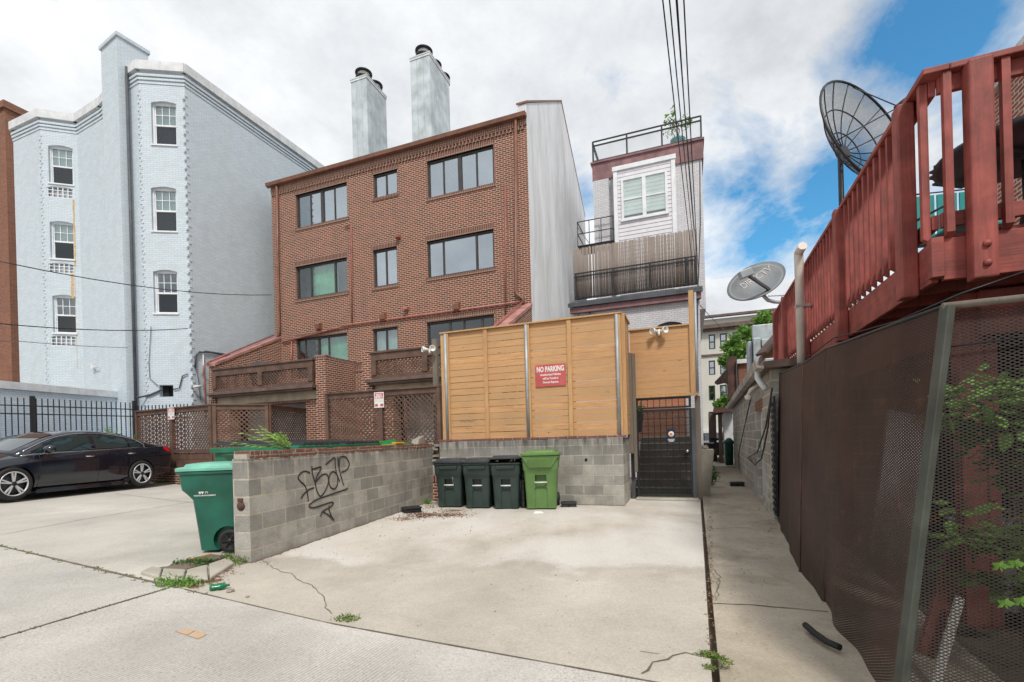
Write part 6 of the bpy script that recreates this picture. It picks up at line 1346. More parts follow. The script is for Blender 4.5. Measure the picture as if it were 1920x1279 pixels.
    if scoop: q.prism([(-.01*d, h*.90), (-.10*d, h*.88), (-.045*d, h*.73), (0, h*.73)], 'x', -W_*.62, W_*.62); q.hexa([(-W_*.6, -.04*d, h*.73), (W_*.6, -.04*d, h*.73), (W_*.6, 0, h*.73), (-W_*.6, 0, h*.73), (-W_*.95, -.03*d, h*.9), (W_*.95, -.03*d, h*.9), (W_*.95, 0, h*.9), (-W_*.95, 0, h*.9)])
    else: q.loft([rrect(-W_*.6, W_*.6, -.02, .03, .02, h*.80), rrect(-W_*.62, W_*.62, -.035, .03, .02, h*.815), rrect(-W_*.62, W_*.62, -.035, .03, .02, h*.855), rrect(-W_*.6, W_*.6, -.02, .03, .02, h*.87)], True)
    if not logo: q.build('front_lip', M[mt], t_)
    return t_
def binframe(uc, v, turn=0.0): p = gp(uc, v, 0); return Fr(p.x, p.y, TH*.35+turn, hz(p.x, p.y)+.002)
G_ = 'dark wheeled bins against the block wall'
BH = .995
b1_ = cart(binframe(842, 953), .62, .74, BH, 'bin_dark', 'lid_black', 'leftmost dark green-black wheeled bin, with pale scuffs on its front', G_)
cart(binframe(895, 955), .60, .74, BH, 'bin_dark', 'lid_black', 'middle dark green-black wheeled bin with its lid shut flat', G_)
b3 = cart(binframe(949, 956), .61, .74, BH, 'bin_dark', 'lid_black', 'dark wheeled bin with its lid propped ajar, next to the light green bin', G_, lidopen=-5)
gb_ = cart(binframe(1015, 957), .72, .80, 1.13, 'bin_green', 'bin_green', 'large light green wheeled bin with a white patch on its lid', None, scoop=True)
f = binframe(1015, 957); q = MB(f); q.box(-.20, .16, .22, .66, 1.143, 1.150); q.build('lid_label', M['plastic_white'], gb_)
f = binframe(842, 953); q = MB(f); random.seed(8)
for (x, z, w_, h_) in ((-.2, .76, .03, .12), (-.12, .72, .05, .14), (-.02, .73, .05, .13), (.08, .62, .05, .24), (.1, .48, .02, .1)):
    q.face([(x-w_/2, .028, z+h_/2), (x, .043, z-h_/2), (x+w_/2, .030, z+h_*.4), (x+w_*.2, .025, z+h_*.55)])
q.build('scuff_marks', m_paint('scuff', (.16, .20, .20), .6, .3, .4), b1_)
f = binframe(949, 956); q = MB(f); q.bar((.05, .2, .9), (.14, .0, .975), .03, .012); q.build('scrap_of_card', M['cedar'], label='orange scrap of card sticking out under the propped bin lid', category='card'); q = MB(f); q.bar((.15, .2, .9), (.2, .0, .985), .012, .012); q.build('white_stick', M['plastic_white'], label='thin white stick poking out under the propped bin lid', category='stick')
q = MB(binframe(981, 953)); q.box(-.02, .03, 0, .35, .0, .56)
for k in range(5): q.tube([(-.04, -.015, .05+k*.11), (.05, -.015, .05+k*.11)], .007, 5)
q.tube([(-.035, -.02, 0), (-.035, -.02, .58)], .008, 5); q.build('folded_rack', M['black_plastic'], label='thin black wire rack wedged between dark and light green bins', category='rack')
# front green bin beside the end of the block wall
c_ = gp(371, 1037, .1); a_ = math.radians(-82); fb_ = Fr(c_.x, c_.y, a_); W2 = .64; o_ = fb_.w((-W2/2*.80, -.175, 0)); fbn = Fr(o_.x, o_.y, a_, hz(c_.x, c_.y)+.004)
wmb = cart(fbn, W2, .66, 1.07, 'bin_wm', 'lid_wm', 'deep green wheeled bin with faded lid beside the end of the block wall', None, logo=True)
def sidetext(body, size, y, z, sx=1, bold=.002):
    cu = bpy.data.curves.new('t', 'FONT'); cu.body = body; cu.size = size; cu.extrude = .001; cu.offset = bold; cu.align_x = 'CENTER'; o = bpy.data.objects.new('t', cu); COL.objects.link(o); me = bpy.data.meshes.new_from_object(o); bpy.data.objects.remove(o); me.name = 'logo'; me.materials.clear(); me.materials.append(M['sign_white'])
    for v_ in me.vertices:
        zz_ = z+v_.co.y; kk = (zz_/1.07-.30)/.32; x = W2/2*(.885+(.9-.885)*max(0, (zz_/1.07-.60)/.06))+.006; v_.co = ROOT[wmb].inverted()@fbn.w((x+v_.co.z, y+v_.co.x*sx, zz_))
    o = bpy.data.objects.new('logo', me); COL.objects.link(o); o.parent = wmb; ROOT[o] = ROOT[wmb]
sidetext('W', .052, .25, .72, 1.2, .003); sidetext('M', .052, .31, .72, .9, .0); sidetext('WASTE MANAGEMENT', .024, .29, .69, 1.0, .0005)
# dumpster and carts behind the side wall
dm = thing('dumpster', 'green steel dumpster with ribbed black lids behind the graffiti block wall', 'dumpster', BF.w((1.9, 1.2, hz(-4, 7))), BF.a)
DB = BF; zt_ = 1.36
q = MB(DB); q.box(1.5, 3.9, .45, 1.9, .15, zt_); q.box(1.45, 3.95, .40, 1.95, zt_-.06, zt_+.02); q.box(1.7, 3.7, .3, .44, .7, .85); q.build('dumpster_body', M['dumpster'], dm, bevel=.01)
for (x0, x1) in ((1.48, 2.65), (2.70, 3.92)):
    q = MB(DB); z0, z1 = zt_+.03, zt_+.09; q.hexa([(x0, .42, z0-.03), (x1, .42, z0-.03), (x1, 1.93, z1-.03), (x0, 1.93, z1-.03), (x0, .42, z0), (x1, .42, z0), (x1, 1.93, z1), (x0, 1.93, z1)]); l_ = q.build('lid', M['lid_black'], dm, bevel=.006)
    q = MB(DB); k = x0+.08
    while k < x1-.05: q.hexa([(k, .40, z0), (k+.05, .40, z0), (k+.05, 1.9, z1), (k, 1.9, z1), (k, .40, z0+.035), (k+.05, .40, z0+.035), (k+.05, 1.9, z1+.035), (k, 1.9, z1+.035)]); k += .15
    q.build('lid_ribs', M['lid_black'], l_)
q = MB(DB); q.prism([(1.0, 1.28), (1.5, 1.30), (1.5, 1.0), (1.3, 1.02)], 'y', .7, 1.3); q.build('side_flap', M['dumpster'], dm)
fq = Fr(*fxy(470, 833, 8.0), TH*.5, .1); cart(fq, .60, .7, 1.30, 'dumpster', 'lid_black', 'dark green wheeled bin with black lid left of the dumpster behind the wall', None)
fq = Fr(*fxy(700, 833, 9.6), TH, .0); t_ = thing('recycling_crate', 'bright green cart with yellow trimmed lid behind the block wall', 'bin', fq.w((0, 0, 0)), fq.a)
q = MB(fq); q.loft([rrect(-.4, .4, 0, .6, .05, .05), rrect(-.5, .5, -.05, .65, .05, 1.30)], True); q.build('bin_body', M['dumpster'], t_); q = MB(fq); q.hexa([(-.52, -.08, 1.305), (.1, -.08, 1.305), (.1, .66, 1.35), (-.52, .66, 1.35), (-.5, -.06, 1.34), (.08, -.06, 1.40), (.08, .66, 1.45), (-.5, .66, 1.40)]); q.build('lid', m_paint('bright_green', (.02, .26, .08), .4), t_)
q = MB(fq); q.box(.11, .56, -.09, .6, 1.305, 1.36); q.build('lid', m_paint('light_green_lid', (.04, .32, .12), .4), t_); q = MB(fq); q.box(.15, .6, -.12, -.091, 1.305, 1.345); q.box(.5, .6, -.09, .2, 1.361, 1.39); q.build('yellow_trim', M['yellow'], t_)
# rodent bait boxes
def bait(u, v, label, rot=0.0, s=1.0):
    p = gp(u, v, 0); z = hz(p.x, p.y) if u < 1320 else -.045; f = Fr(p.x, p.y, rot, z+.002); t_ = thing('bait_box', label, 'bait box', f.w((0, 0, 0)), rot, 'black rodent bait boxes')
    q = MB(f); q.loft([rrect(-.16*s, .16*s, 0, .2*s, .02, 0), rrect(-.15*s, .15*s, .01, .19*s, .02, .07*s), ], True); q.build('box_base', M['black_plastic'], t_)
    q = MB(f); q.loft([rrect(-.17*s, .17*s, -.01, .21*s, .02, .071*s), rrect(-.165*s, .165*s, -.005, .205*s, .02, .09*s), rrect(-.13*s, .13*s, .03, .17*s, .02, .105*s)], True); q.build('box_lid', M['black_plastic'], t_, bevel=.004)
    q = MB(f); q.lathe((0, -.001, .035*s), [(0, 0), (.022*s, 0), (.022*s, -.006), (0, -.006)], 10, 'y'); q.build('entry_hole', M['dark'], t_)
bait(775, 962, 'black rodent bait box on dead leaves by the graffiti wall', .5, 1.1); bait(1067, 951, 'black rodent bait box beside the light green bin wheel', -.1, .95); bait(1383, 909, 'black rodent bait box on the walkway by the garage', -.3, 1.1)
# ---------------------------------------------------------------- car
r_ = gp(266, 916, .38); fr_ = gp(8, 944, .4); dcar = Vector((fr_.x-r_.x, fr_.y-r_.y, 0)); print('WHEELBASE', dcar.length, r_, fr_)
ac = math.atan2(dcar.y, dcar.x); WBs = 2.78
pn = Vector((-math.sin(ac), math.cos(ac), 0)); org = r_+dcar.normalized()*1.375-pn*.90; CZ = hz(org.x, org.y)+.0
CF = Fr(org.x, org.y, ac, CZ+.01)
car = thing('parked_car', 'black four-door saloon car parked by the lattice fence with alloy wheels', 'car', CF.w((0, 0, 0)), ac)
ST = [(2.42, .34, .56, .60, .55), (2.36, .24, .66, .72, .72), (2.2, .19, .72, .80, .82), (1.9, .18, .78, .88, .885), (1.4, .18, .86, .955, .92), (1.05, .18, .91, 1.0, .925), (.5, .18, .94, 1.02, .925), (-.2, .18, .96, 1.04, .925), (-1.0, .18, .99, 1.06, .925), (-1.5, .18, 1.01, 1.08, .92), (-1.95, .2, 1.03, 1.11, .90), (-2.25, .24, 1.03, 1.12, .85), (-2.42, .32, .99, 1.06, .77), (-2.48, .42, .90, .95, .68)]
def ring(x, zb, zs, zt, w_):
    h = [(0, zb), (w_*.80, zb), (w_*.955, zb+.05), (w_*.985, zb+.16), (w_*.99, zb+(zs-zb)*.45), (w_*1.0, zb+(zs-zb)*.72), (w_*.985, zb+(zs-zb)*.82), (w_*.93, zs-.015), (w_*.88, zs+.01), (w_*.55, zs+(zt-zs)*.75), (0, zt)]
    return [(x, y, z) for y, z in h]+[(x, -y, z) for y, z in reversed(h[1:-1])]
def lerpst(x):
    for i in range(len(ST)-1):
        if ST[i][0] >= x >= ST[i+1][0]: t_ = (ST[i][0]-x)/(ST[i][0]-ST[i+1][0]); return [ST[i][k]*(1-t_)+ST[i+1][k]*t_ for k in range(5)]
    return ST[-1]
q = MB(CF); q.loft([ring(*s_) for s_ in ST], True, True); body = q.build('car_body', M['car'], car)
cs = []
for xw in (1.40, -1.375):
    for s in (1, -1): c = MB(CF); c.lathe((xw, s*.95, .335), [(0, -.32), (.375, -.32), (.375, .32), (0, .32)], 40, 'y', False); cs.append(c)
cut(body, cs)
for p in body.data.polygons: p.use_smooth = True
md = body.modifiers.new('edge', 'EDGE_SPLIT'); md.split_angle = math.radians(32)
RP = [(1.28, .985), (1.0, 1.12), (.7, 1.27), (.4, 1.38), (.1, 1.44), (-.2, 1.462), (-.55, 1.455), (-.9, 1.41), (-1.2, 1.34), (-1.5, 1.24), (-1.8, 1.13), (-1.92, 1.09)]
def zr_(x):
    for i in range(len(RP)-1):
        if RP[i][0] >= x >= RP[i+1][0]: t_ = (RP[i][0]-x)/(RP[i][0]-RP[i+1][0]); t_ = t_; return RP[i][1]*(1-t_)+RP[i+1][1]*t_
    return RP[-1][1]
def belt(x): s_ = lerpst(x); return s_[2]+.005
def sidept(x, f_, off=0):
    zb2, zt2 = belt(x), max(zr_(x)-.055, belt(x)+.0); hfr = min(1, (zt2-zb2)/.40); yb = .815; yt = .815-.20*hfr
    return (x, yb+(yt-yb)*f_**1.3+off, zb2+(zt2-zb2)*f_)
def cring(x):
    P = [sidept(x, f_) for f_ in (0, .25, .5, .75, 1)]; zt2 = zr_(x); y1 = P[-1][1]; z1 = P[-1][2]
    P += [(x, y1*.92, z1+(zt2-z1)*.45), (x, y1*.6, z1+(zt2-z1)*.86), (x, 0, zt2)]
    return P+[(a, -b, c) for a, b, c in reversed(P[:-1])]
q = MB(CF); q.loft([cring(x) for x, _ in RP], True, True); cab = q.build('cabin_shell', M['car'], car)
def sidepane(xs0, xs1, name, tp_=.90, slant0=0, slant1=0):
    q = MB(CF); n_ = 10; P0, P1 = [], []
    for k in range(n_+1):
        x = xs0+(xs1-xs0)*k/n_; xa = x+(slant0*(1-k/n_)+slant1*k/n_)
        P0.append(sidept(x, .06, .006)); P1.append(sidept(xa, tp_, .006))
    for k in range(n_):
        M0 = [tuple((a+b)/2 for a, b in zip(P0[k+i], P1[k+i])) for i in (0, 1)]; M0 = [(m_[0], m_[1]+.012, m_[2]) for m_ in M0]
        q.face([P0[k], P0[k+1], M0[1], M0[0]], True); q.face([M0[0], M0[1], P1[k+1], P1[k]], True)
    return q.build(name, M['pane_car'], car)
t = NT('car_window'); t.fin((.012, .03, .034), .04); t.b.inputs['Coat Weight'].default_value = .6; M['pane_car'] = t.m
sidepane(.98, -.22, 'front_side_window', .86, -.30, 0); sidepane(-.32, -1.12, 'rear_side_window', .86, 0, .02); sidepane(-1.16, -1.50, 'quarter_window', .70, 0, .18)
q = MB(CF); n_ = 8
for k in range(n_):
    x0, x1 = 1.22+(.42-1.22)*k/n_, 1.22+(.42-1.22)*(k+1)/n_
    for a, b in ((-1, -.5), (-.5, 0), (0, .5), (.5, 1)):
        def TP(x, s): z = zr_(x); return (x, s*.58+0*z, z-.012*s*s*2+.012)
        q.face([TP(x0, a), TP(x0, b), TP(x1, b), TP(x1, a)], True)
q.build('windscreen', M['pane_car'], car)
q = MB(CF)
for k in range(n_):
    x0, x1 = -1.05-.75*k/n_, -1.05-.75*(k+1)/n_; q.face([(x0, -.52, zr_(x0)+.006), (x0, .52, zr_(x0)+.006), (x1, .55, zr_(x1)+.006), (x1, -.55, zr_(x1)+.006)], True)
q.build('rear_window', M['pane_car'], car)
q = MB(CF); xs_ = [1.22-.1*k for k in range(28)]
q.tube([sidept(x, 0.0, .014) for x in xs_ if x > -1.55], .009, 6); q.build('chrome_strip', M['chrome'], car)
q = MB(CF); P = [sidept(x, .93, .010) for x in [1.15-.1*k for k in range(27)] if x > -1.45]+[sidept(-1.55, .5, .012), sidept(-1.54, 0, .014)]; q.tube(P, .008, 6); q.build('chrome_strip', M['chrome'], car)
def bodyside(x, f_):   # f_ 0..1 from sill to shoulder
    s_ = lerpst(x); R = ring(*s_)[2:8]; t_ = f_*5; i = min(int(t_), 4); t_ -= i; a, b = R[i], R[i+1]; return Vector([a[k]*(1-t_)+b[k]*t_ for k in range(3)])
for xs0 in ((.98, .90), (-.27, -.27), (-1.25, -1.12)):
    q = MB(CF); P = []
    for k in range(9): x = xs0[0]+(xs0[1]-xs0[0])*k/8; p = bodyside(x, k/8); P.append((p.x, p.y+.001, p.z))
    q.tube(P, .004, 4); q.build('door_seam', M['rubber'], car)
for x in (-.10, -1.12): 
    p = bodyside(x, .82); q = MB(CF); q.tube([(x+.10, p.y-.0, p.z), (x+.08, p.y+.035, p.z), (x-.08, p.y+.035, p.z+.004), (x-.10, p.y, p.z+.004)], .012, 8); q.build('door_handle', M['chrome'], car)
p = sidept(.78, .12); q = MB(CF); q.lathe((.80, .98, p[2]+.055), [(.03, -.11), (.075, -.10), (.085, 0), (.07, .10), (.02, .12)], 14, 'y'); q.tube([(.74, .80, p[2]-.01), (.78, .92, p[2]+.02)], .02, 6); q.build('wing_mirror', M['car'], car)
q = MB(CF); q.box(-2.38, -2.05, .70, .80, .84, .95); 
q = MB(CF)
for k in range(6):
    x0, x1 = -2.10-.05*k, -2.10-.05*(k+1); 
    def bs(x, f_): p = bodyside(x, f_); return (p.x, p.y+.006, p.z)
    fa, fb2 = .62-.0*k, .80; 
    q.face([bs(x0, .90-.05*k), bs(x0, .99), bs(x1, .99), bs(x1, .85-.05*k)], True)
q.build('tail_lamp', M['tail'], car)
q = MB(CF); q.prism([(1.02, .17), (1.02, .10), (-.85, .10), (-1.0, .16), (-1.02, .26), (-.95, .25), (-.85, .19), (.9, .19)], 'y', .80, .925); q.build('side_skirt', M['car'], car, bevel=.01)
def wheel(xw, s):
    q = MB(CF); y = s*.83; q.lathe((xw, y, .335), [(.24, -.10), (.30, -.11), (.325, -.10), (.335, -.06), (.335, .06), (.325, .10), (.30, .11), (.245, .10), (.24, -.10)], 48, 'y', True, False); w_ = q.build('wheel', M['rubber'], car)
    q = MB(CF); q.lathe((xw, y+s*.085, .335), [(.225, 0), (.25, s*.0), (.25, s*.02), (.236, s*.024), (.225, 0)], 48, 'y', True, False); q.build('rim', M['silver'], w_)
    q = MB(CF); q.lathe((xw, y, .335), [(0, s*.02), (.23, s*.02), (.23, s*.03), (0, s*.03)], 32, 'y'); q.build('brake_disc', M['slate'], w_)
    for k in range(5):
        for o2 in (-.13, .13):
            a = k*2*math.pi/5+.31; a0 = a+o2*.5; a1 = a+o2; q = MB(CF); c = Vector((xw, y+s*.085, .335)); q.bar(c+Vector((math.cos(a0)*.04, 0, math.sin(a0)*.04)), c+Vector((math.cos(a1)*.232, s*.008, math.sin(a1)*.232)), .026, .028, (0, 1, 0)); q.build('spoke', M['silver'], w_)
        a = k*2*math.pi/5+.31; q = MB(CF); c = Vector((xw, y+s*.070, .335)); q.bar(c+Vector((math.cos(a)*.05, 0, math.sin(a)*.05)), c+Vector((math.cos(a)*.22, 0, math.sin(a)*.22)), .02, .05, (0, 1, 0)); q.build('spoke', M['black_plastic'], w_)
    q = MB(CF); q.lathe((xw, y+s*.08, .335), [(0, 0), (.05, 0), (.045, s*.025), (0, s*.03)], 16, 'y'); q.build('hub_cap', M['black_plastic'], w_)
for xw in (1.40, -1.375):
    for s in (1, -1): wheel(xw, s)
q = MB(CF); q.tube([(-.2, -.6, .14), (-.2, .6, .14)], .05, 8); q.box(-1.2, 1.2, -.7, .7, .13, .18); q.build('underbody', M['dark'], car)
# ---------------------------------------------------------------- small things
hs = MB(); hs.tube([gp(u, v)+Vector((0, 0, .0)) for u, v in ((1510, 1172), (1528, 1188), (1550, 1203), (1575, 1214))], .022, 10); hs.build('rubber_hose', M['rubber'], label='short curved length of black rubber hose on the walkway', category='hose')
for o in [o for o in ROOT if o.name == 'rubber_hose']: o.location.z += .0
# concrete planter right of the gate
pxz = gp(1318, 925, 0); pf = Fr(pxz.x+.02, pxz.y, TH); pf_h = 1.02
plt = thing('concrete_planter', 'tall tapered concrete planter holding rubble beside the gate', 'planter', pf.w((0, 0, 0)), TH)
q = MB(pf); q.hexa([(-.12, -.1, -.05), (.13, -.1, -.05), (.13, .2, -.05), (-.12, .2, -.05), (-.14, -.2, pf_h), (.24, -.2, pf_h), (.24, .35, pf_h), (-.14, .35, pf_h)]); q.build('planter_body', M['kerb'], plt, bevel=.012)
q = MB(pf)
for k in range(7): q.cbox((random.uniform(-.05, .15), random.uniform(-.1, .2), pf_h+random.uniform(.0, .06)), (.12, .12, .09), Matrix.Rotation(random.uniform(0, 3), 3, (1, 1, 1)))
q.build('rubble', M['rock'], plt, bevel=.01)
# hanging pot by the gate
hp_ = RF.px(1199, 775, GY+.12); t_ = thing('hanging_plant', 'small green plant in a dark cone pot behind the gate bars', 'plant', RF.w((hp_[0], GY+.12, hp_[1]-.3)), TH)
q = MB(RF); q.lathe((hp_[0], GY+.12, hp_[1]-.42), [(.0, 0), (.03, 0), (.09, .38), (.095, .4), (.0, .39)], 12); q.build('cone_pot', M['slate'], t_); q = MB(RF); leaves(q, (hp_[0], GY+.1, hp_[1]+.08), .11, 60, .09, 3); q.build('foliage', M['leaf'], t_)
# plants
def compound(q, qs, base, tip, n_, ls, rn, droop=.03):
    base, tip = Vector(base), Vector(tip); P = [base.lerp(tip, k/6)-Vector((0, 0, 1))*droop*(k/6)**2 for k in range(7)]; qs.tube(P, .004, 4)
    for k in range(1, n_+1):
        t_ = .15+.85*k/n_; i = min(int(t_*6), 5); p = P[i].lerp(P[i+1], t_*6-i); d = (P[i+1]-P[i]).normalized(); sd2 = d.cross(Vector((0, 0, 1))).normalized()
        for s in (1, -1):
            a = (sd2*s+d*.45+Vector((0, 0, rn.uniform(-.35, .1)))).normalized(); b = d; L_ = ls*(1-.35*abs(t_-.5)*2)*rn.uniform(.8, 1.1); q.face([p, p+a*L_*.35+b*L_*.24, p+a*L_, p+a*L_*.35-b*L_*.22])
def ailanthus(name, label, base, fronds, n_, ls, seed, mt='leaf'):
    rn = random.Random(seed); t_ = thing(name, label, 'plant', base, 0); q, qs = MB(), MB()
    for d in fronds: compound(q, qs, base, Vector(base)+Vector(d), n_, ls, rn)
    q.build('leaves', M[mt], t_); qs.build('stems', M['weed'], t_)
wp = BF.w((.88, .1, top-.01))
tl_ = wp
def frd(u, v, Y): return at(u, v-4, Y)-wp
Yw = wp.y
ailanthus('tree_of_heaven', 'bright green seedling with long compound leaves on the wall cap', wp, [frd(428, 828, Yw-.1), frd(440, 832, Yw+.2), frd(470, 822, Yw-.2), frd(458, 812, Yw+.1), frd(491, 800, Yw), frd(480, 806, Yw+.2), frd(505, 812, Yw+.1), frd(528, 822, Yw), frd(523, 812, Yw-.2), frd(512, 832, Yw+.1)], 6, .13, 3, 'leaf_light')
for lb, (u, v, Y), sd3 in (('small compound-leaved weed in front of the iron fence, near its corner post', (212, 812, 13.9), 1), ('reddish green weed leaning on the iron fence beside the lattice fence', (243, 820, 13.8), 2)):
    b = at(u, v+20, Y); ailanthus('fence_weed', lb, b, [(random.uniform(-.4, .4), random.uniform(-.2, .2), random.uniform(.2, .5)) for _ in range(6)], 6, .14, sd3)
def tuft(q, P, r, n_, h, rn, spread=.6):
    for _ in range(n_):
        a = rn.uniform(0, 6.28); rr_ = r*rn.random()**.6; p = Vector((P[0]+rr_*math.cos(a), P[1]+rr_*math.sin(a), 0)); p.z = hz(p.x, p.y)-.005
        d = Vector((rn.gauss(0, spread), rn.gauss(0, spread), 1)).normalized()*h*rn.uniform(.4, 1.1); s = Vector((-d.y, d.x, 0)); s = s.normalized()*rn.uniform(.004, .010) if s.length > 1e-6 else Vector((.006, 0, 0))
        q.face([p-s, p+s, p+d*.6+s*.8, p+d, p+d*.6-s*.8])
def leafweed(q, P, r, n_, h, ls, rn):
    for _ in range(n_):
        p = Vector((P[0]+rn.gauss(0, r*.5), P[1]+rn.gauss(0, r*.5), hz(P[0], P[1])+rn.uniform(.005, h))); a = Vector((rn.gauss(0, 1), rn.gauss(0, 1), rn.uniform(-.2, .5))).normalized(); b = a.cross(Vector((0, 0, 1))+Vector((rn.gauss(0, .4), rn.gauss(0, .4), 0))).normalized(); L_ = ls*rn.uniform(.6, 1.2); q.face([p, p+a*L_*.5+b*L_*.28, p+a*L_, p+a*L_*.5-b*L_*.28])
rn = random.Random(21)
def weedspot(name, label, cat, spots, mt='weed'):
    q = MB()
    for (u, v, r, nb_, h, nl, ls) in spots:
        P = gp(u, v, .1); tuft(q, P, r, nb_, h, rn); leafweed(q, P, r, nl, h*.8, ls, rn)
    return q.build(name, M[mt], label=label, category=cat)
weedspot('weed_clump', 'grassy weed clump at the corner of the broken kerb', 'weeds', [(330, 1092, .17, 160, .07, 90, .03), (350, 1094, .12, 120, .06, 70, .03), (368, 1096, .12, 60, .05, 30, .03), (310, 1086, .1, 60, .05, 20, .03)], 'leaf')
weedspot('weed_clump', 'leafy weeds in the drain patch beside the deep green bin', 'weeds', [(383, 1057, .13, 50, .07, 120, .045), (345, 1056, .12, 80, .06, 60, .03)], 'leaf_dark')
weedspot('weed_clump', 'yellow green weed bunch at the foot of the block wall end', 'weeds', [(440, 1051, .11, 40, .10, 160, .032), (452, 1056, .08, 20, .08, 90, .03), (425, 1047, .06, 30, .08, 40, .03)], 'weed')
weedspot('weed_clump', 'small grass tuft where the driveway crack meets the alley edge', 'weeds', [(645, 1160, .07, 90, .035, 40, .02), (660, 1162, .06, 60, .03, 30, .02)], 'weed')
weedspot('weed_clump', 'creeping weeds at the near corner of the driveway and walkway', 'weeds', [(1322, 1228, .05, 90, .022, 80, .018), (1340, 1233, .05, 60, .022, 100, .018), (1362, 1243, .04, 40, .018, 60, .016), (1330, 1252, .04, 50, .02, 50, .016), (1350, 1236, .05, 30, .02, 50, .016)], 'weed')
weedspot('weed_clump', 'green weeds under the left wall by the first dark bin', 'weeds', [(803, 945, .10, 20, .12, 60, .06), (768, 943, .06, 10, .2, 30, .06)], 'leaf')
weedspot('weed_clump', 'weeds along the low kerb behind the car boot', 'weeds', [(300, 905, .2, 60, .1, 70, .06), (330, 900, .25, 60, .14, 90, .07), (345, 893, .2, 30, .2, 50, .07)], 'weed')
weedspot('shrub_growth', 'leafy growth beside the planter along the walkway', 'shrub', [(1338, 900, .13, 30, .5, 190, .09), (1334, 910, .09, 20, .4, 100, .07)], 'leaf_dark')
q = MB()
for k in range(70):
    t_ = rn.random(); x = -9+6.2*t_; P = (x+rn.uniform(-.1, .1), ae(x)+rn.uniform(-.02, .02)); tuft(q, P, .03, 14, .022, rn, 1.0)
for k in range(34): t_ = rn.random(); P = j0.lerp(j1, t_); tuft(q, P, .025, 10, .018, rn, 1.0)
q.build('joint_grass', M['weed'], kind='stuff', label='short grass and moss growing in the alley slab joints')
# dead leaves and debris
def debris(name, label, spots, mt, kind='stuff'):
    q = MB()
    for (u, v, ru, rv, n_, s) in spots:
        for _ in range(n_):
            P = gp(u+rn.gauss(0, ru), v+rn.gauss(0, rv), 0); P.z = (hz(P.x, P.y) if P.x < dedge(P.y) else -.045)+.004; a = rn.uniform(0, 6.28); L_ = s*rn.uniform(.4, 1.3); t0 = rn.uniform(-.3, .5); d = Vector((math.cos(a), math.sin(a), 0)); e = Vector((-d.y, d.x, t0)).normalized()*.5
            q.face([P, P+d*L_*.5+e*L_+Vector((0, 0, .004)), P+d*L_+Vector((0, 0, L_*.25)), P+d*L_*.5-e*L_*.6+Vector((0, 0, L_*.3))])
    return q.build(name, M[mt], kind=kind, label=label)
debris('dead_leaves', 'brown dead leaves heaped below the dark bins', [(790, 966, 14, 3, 420, .035), (840, 966, 20, 2.5, 520, .032), (755, 973, 16, 2.5, 200, .03), (850, 958, 14, 1.5, 160, .03), (805, 950, 10, 3, 130, .03)], 'dry')
debris('dead_leaves', 'brown plant litter between kerb and driveway', [(392, 1086, 14, 5, 420, .022), (420, 1068, 12, 5, 260, .02), (362, 1100, 8, 2, 130, .02), (500, 1052, 14, 4, 60, .015)], 'dry')
debris('grit', 'pale gravel and scraps along the walkway edge', [(1329, 975, 3, 22, 260, .03), (1334, 1010, 2, 30, 120, .02), (1425, 955, 8, 12, 120, .025), (1445, 990, 8, 10, 90, .02), (1345, 920, 10, 10, 60, .03), (1470, 1010, 12, 20, 60, .015)], 'kerb')
debris('scattered_twigs', 'scattered twigs and specks on the driveway', [(700, 1000, 160, 14, 60, .025), (900, 1080, 200, 40, 45, .018), (1330, 1080, 3, 60, 160, .025), (600, 1040, 80, 12, 60, .014), (1400, 1010, 30, 60, 90, .016), (1400, 1150, 40, 40, 40, .008)], 'dry')
# broken kerb pieces with drain patch
kz = .09
kp = [gp(u, v, .09) for u, v in ((262, 1077), (300, 1088), (345, 1092), (392, 1091), (440, 1060), (432, 1047), (390, 1062), (350, 1072), (305, 1070), (285, 1066))]
def kerbpiece(idx, label):
    P = [kp[i] for i in idx]; c = sum(P, Vector())/len(P); P = [c+(p-c)*.985 for p in P]; q = MB(); n_ = len(P); A = [Vector((p.x, p.y, hz(p.x, p.y)-.03)) for p in P]; B = [Vector((c.x+(p.x-c.x)*.93, c.y+(p.y-c.y)*.93, hz(p.x, p.y)+.032)) for p in P]
    ar = sum(A[i].x*A[(i+1) % n_].y-A[(i+1) % n_].x*A[i].y for i in range(n_))
    if ar < 0: A.reverse(); B.reverse()
    q.loft([A, B], True); q.build('kerb_stone', M['kerb'], label=label, category='kerb stone', group='broken kerb stones', bevel=.012)
kerbpiece([0, 1, 8, 9], 'leftmost small broken kerb stone near the deep green bin'); kerbpiece([1, 2, 7, 8], 'middle broken kerb stone in front of the drain patch'); kerbpiece([2, 3, 6, 7], 'corner kerb stone behind the grassy weed clump'); kerbpiece([3, 4, 5, 6], 'long kerb stone running to the foot of the block wall')
q = MB(); DPp = [gp(u, v, .09) for u, v in ((305, 1066), (350, 1068), (392, 1058), (430, 1044), (395, 1040), (345, 1052))]; q.face([Vector((p.x, p.y, hz(p.x, p.y)+.008)) for p in reversed(DPp)]); q.build('dirt_patch', M['dirt'], kind='structure')
for (a, b, mt, lb) in (((300, 1068), (352, 1074), 'old_wood', 'grey weathered plank at the front of the dirt patch'), ((355, 1052), (395, 1042), 'cedar', 'narrow orange stick beside the bin wheel'), ((385, 1056), (430, 1043), 'old_wood', 'grey weathered plank between the bin wheel and kerb stone')):
    A_, B_ = gp(*a, .09), gp(*b, .09); q = MB(); q.bar(A_+Vector((0, 0, .016)), B_+Vector((0, 0, .016)), .07 if mt == 'old_wood' else .025, .018); q.build('loose_plank', M[mt], label=lb, category='plank')
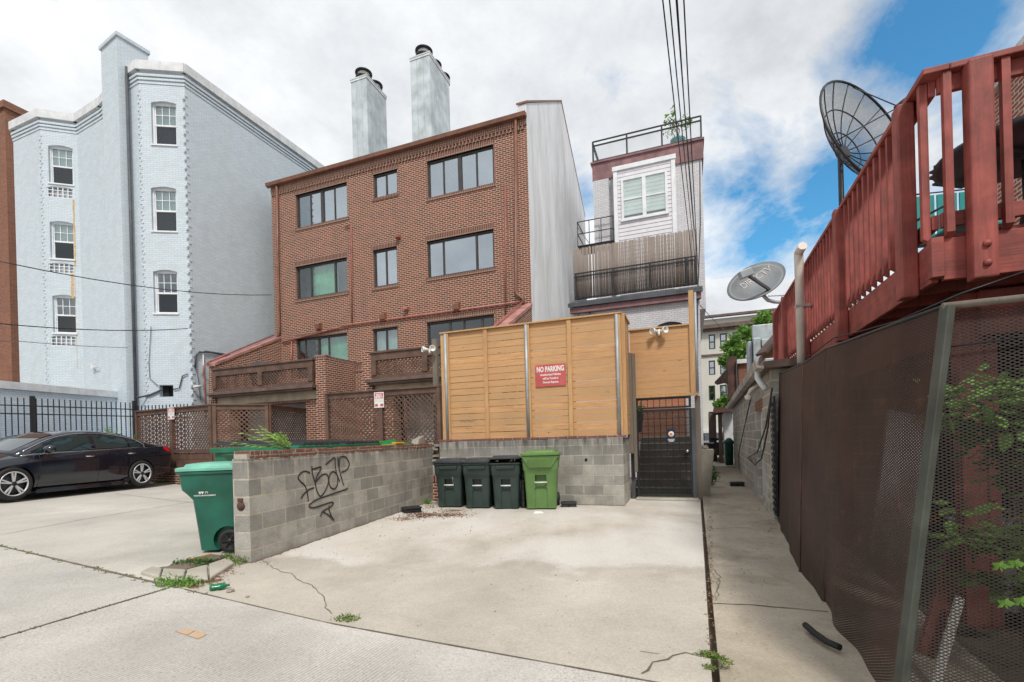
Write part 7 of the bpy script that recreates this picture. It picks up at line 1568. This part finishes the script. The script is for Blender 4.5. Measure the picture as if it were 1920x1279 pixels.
# bottle and stones at the alley edge
P = gp(411, 1106, 0); q = MB(); q.lathe((0, 0, 0), [(0, -.10), (.03, -.10), (.036, -.07), (.03, -.03), (.037, 0), (.036, .04), (.014, .09), (.014, .115), (0, .115)], 14, 'x'); R_ = Matrix.Rotation(.5, 3, 'Z'); q.v = [R_@Vector((v_.x*.75, v_.y*1.1, v_.z*.8))+P+Vector((0, 0, .032)) for v_ in q.v]
t = NT('green_plastic_bottle'); t.fin((.01, .28, .12), .2); t.b.inputs['Transmission Weight'].default_value = .5; q.build('plastic_bottle', t.m, label='crushed green plastic bottle at the alley edge', category='bottle')
def stone(u, v, s, mt, label, cat='stone'):
    P = gp(u, v, 0); q = MB(); n_ = 8; R = []
    for j, (z, r) in enumerate(((0, .7), (.3, 1), (.65, .8), (.85, .35))): R.append([P+Vector((math.cos(6.283*k/n_)*r*s*rn.uniform(.8, 1.15), math.sin(6.283*k/n_)*r*s*rn.uniform(.8, 1.15), z*s*.9)) for k in range(n_)])
    q.loft(R, True); q.build('stone', M[mt], label=label, category=cat)
stone(432, 1110, .035, 'rock', 'crumpled brown lump beside the green bottle'); stone(464, 1120, .018, 'rock', 'small dark pebble right of the brown lump'); 
P = gp(1009, 962, 0); q = MB(Fr(P.x, P.y, .2)); q.hexa([(-.1, -.03, 0), (.1, -.04, 0), (.09, .05, 0), (-.08, .04, 0), (-.07, -.01, .02), (.05, -.02, .03), (.08, .03, .02), (-.05, .03, .035)]); q.build('white_litter', M['plastic_white'], label='crumpled white litter in front of the light green bin', category='litter')
# lump of masonry on the wall end
cx = BF.loc(at(783, 838, 9.3)); q = MB(BF); q.hexa([(L-1.05, .0, top-.01), (L-.6, .02, top-.01), (L-.6, .17, top-.01), (L-1.05, .18, top-.01), (L-.95, .02, top+.10), (L-.62, .04, top+.19), (L-.64, .16, top+.16), (L-.97, .15, top+.11)]); q.build('masonry_lump', M['rock'], label='broken lump of pale masonry lying on the brick wall cap', category='masonry', bevel=.015)
q = MB(); P = gp(493, 1050, .05); q.cbox((WF[0]+.32, WF[1]+.93-.62, .03), (.2, .05, .07), Matrix.Rotation(BF.a, 3, 'Z'))
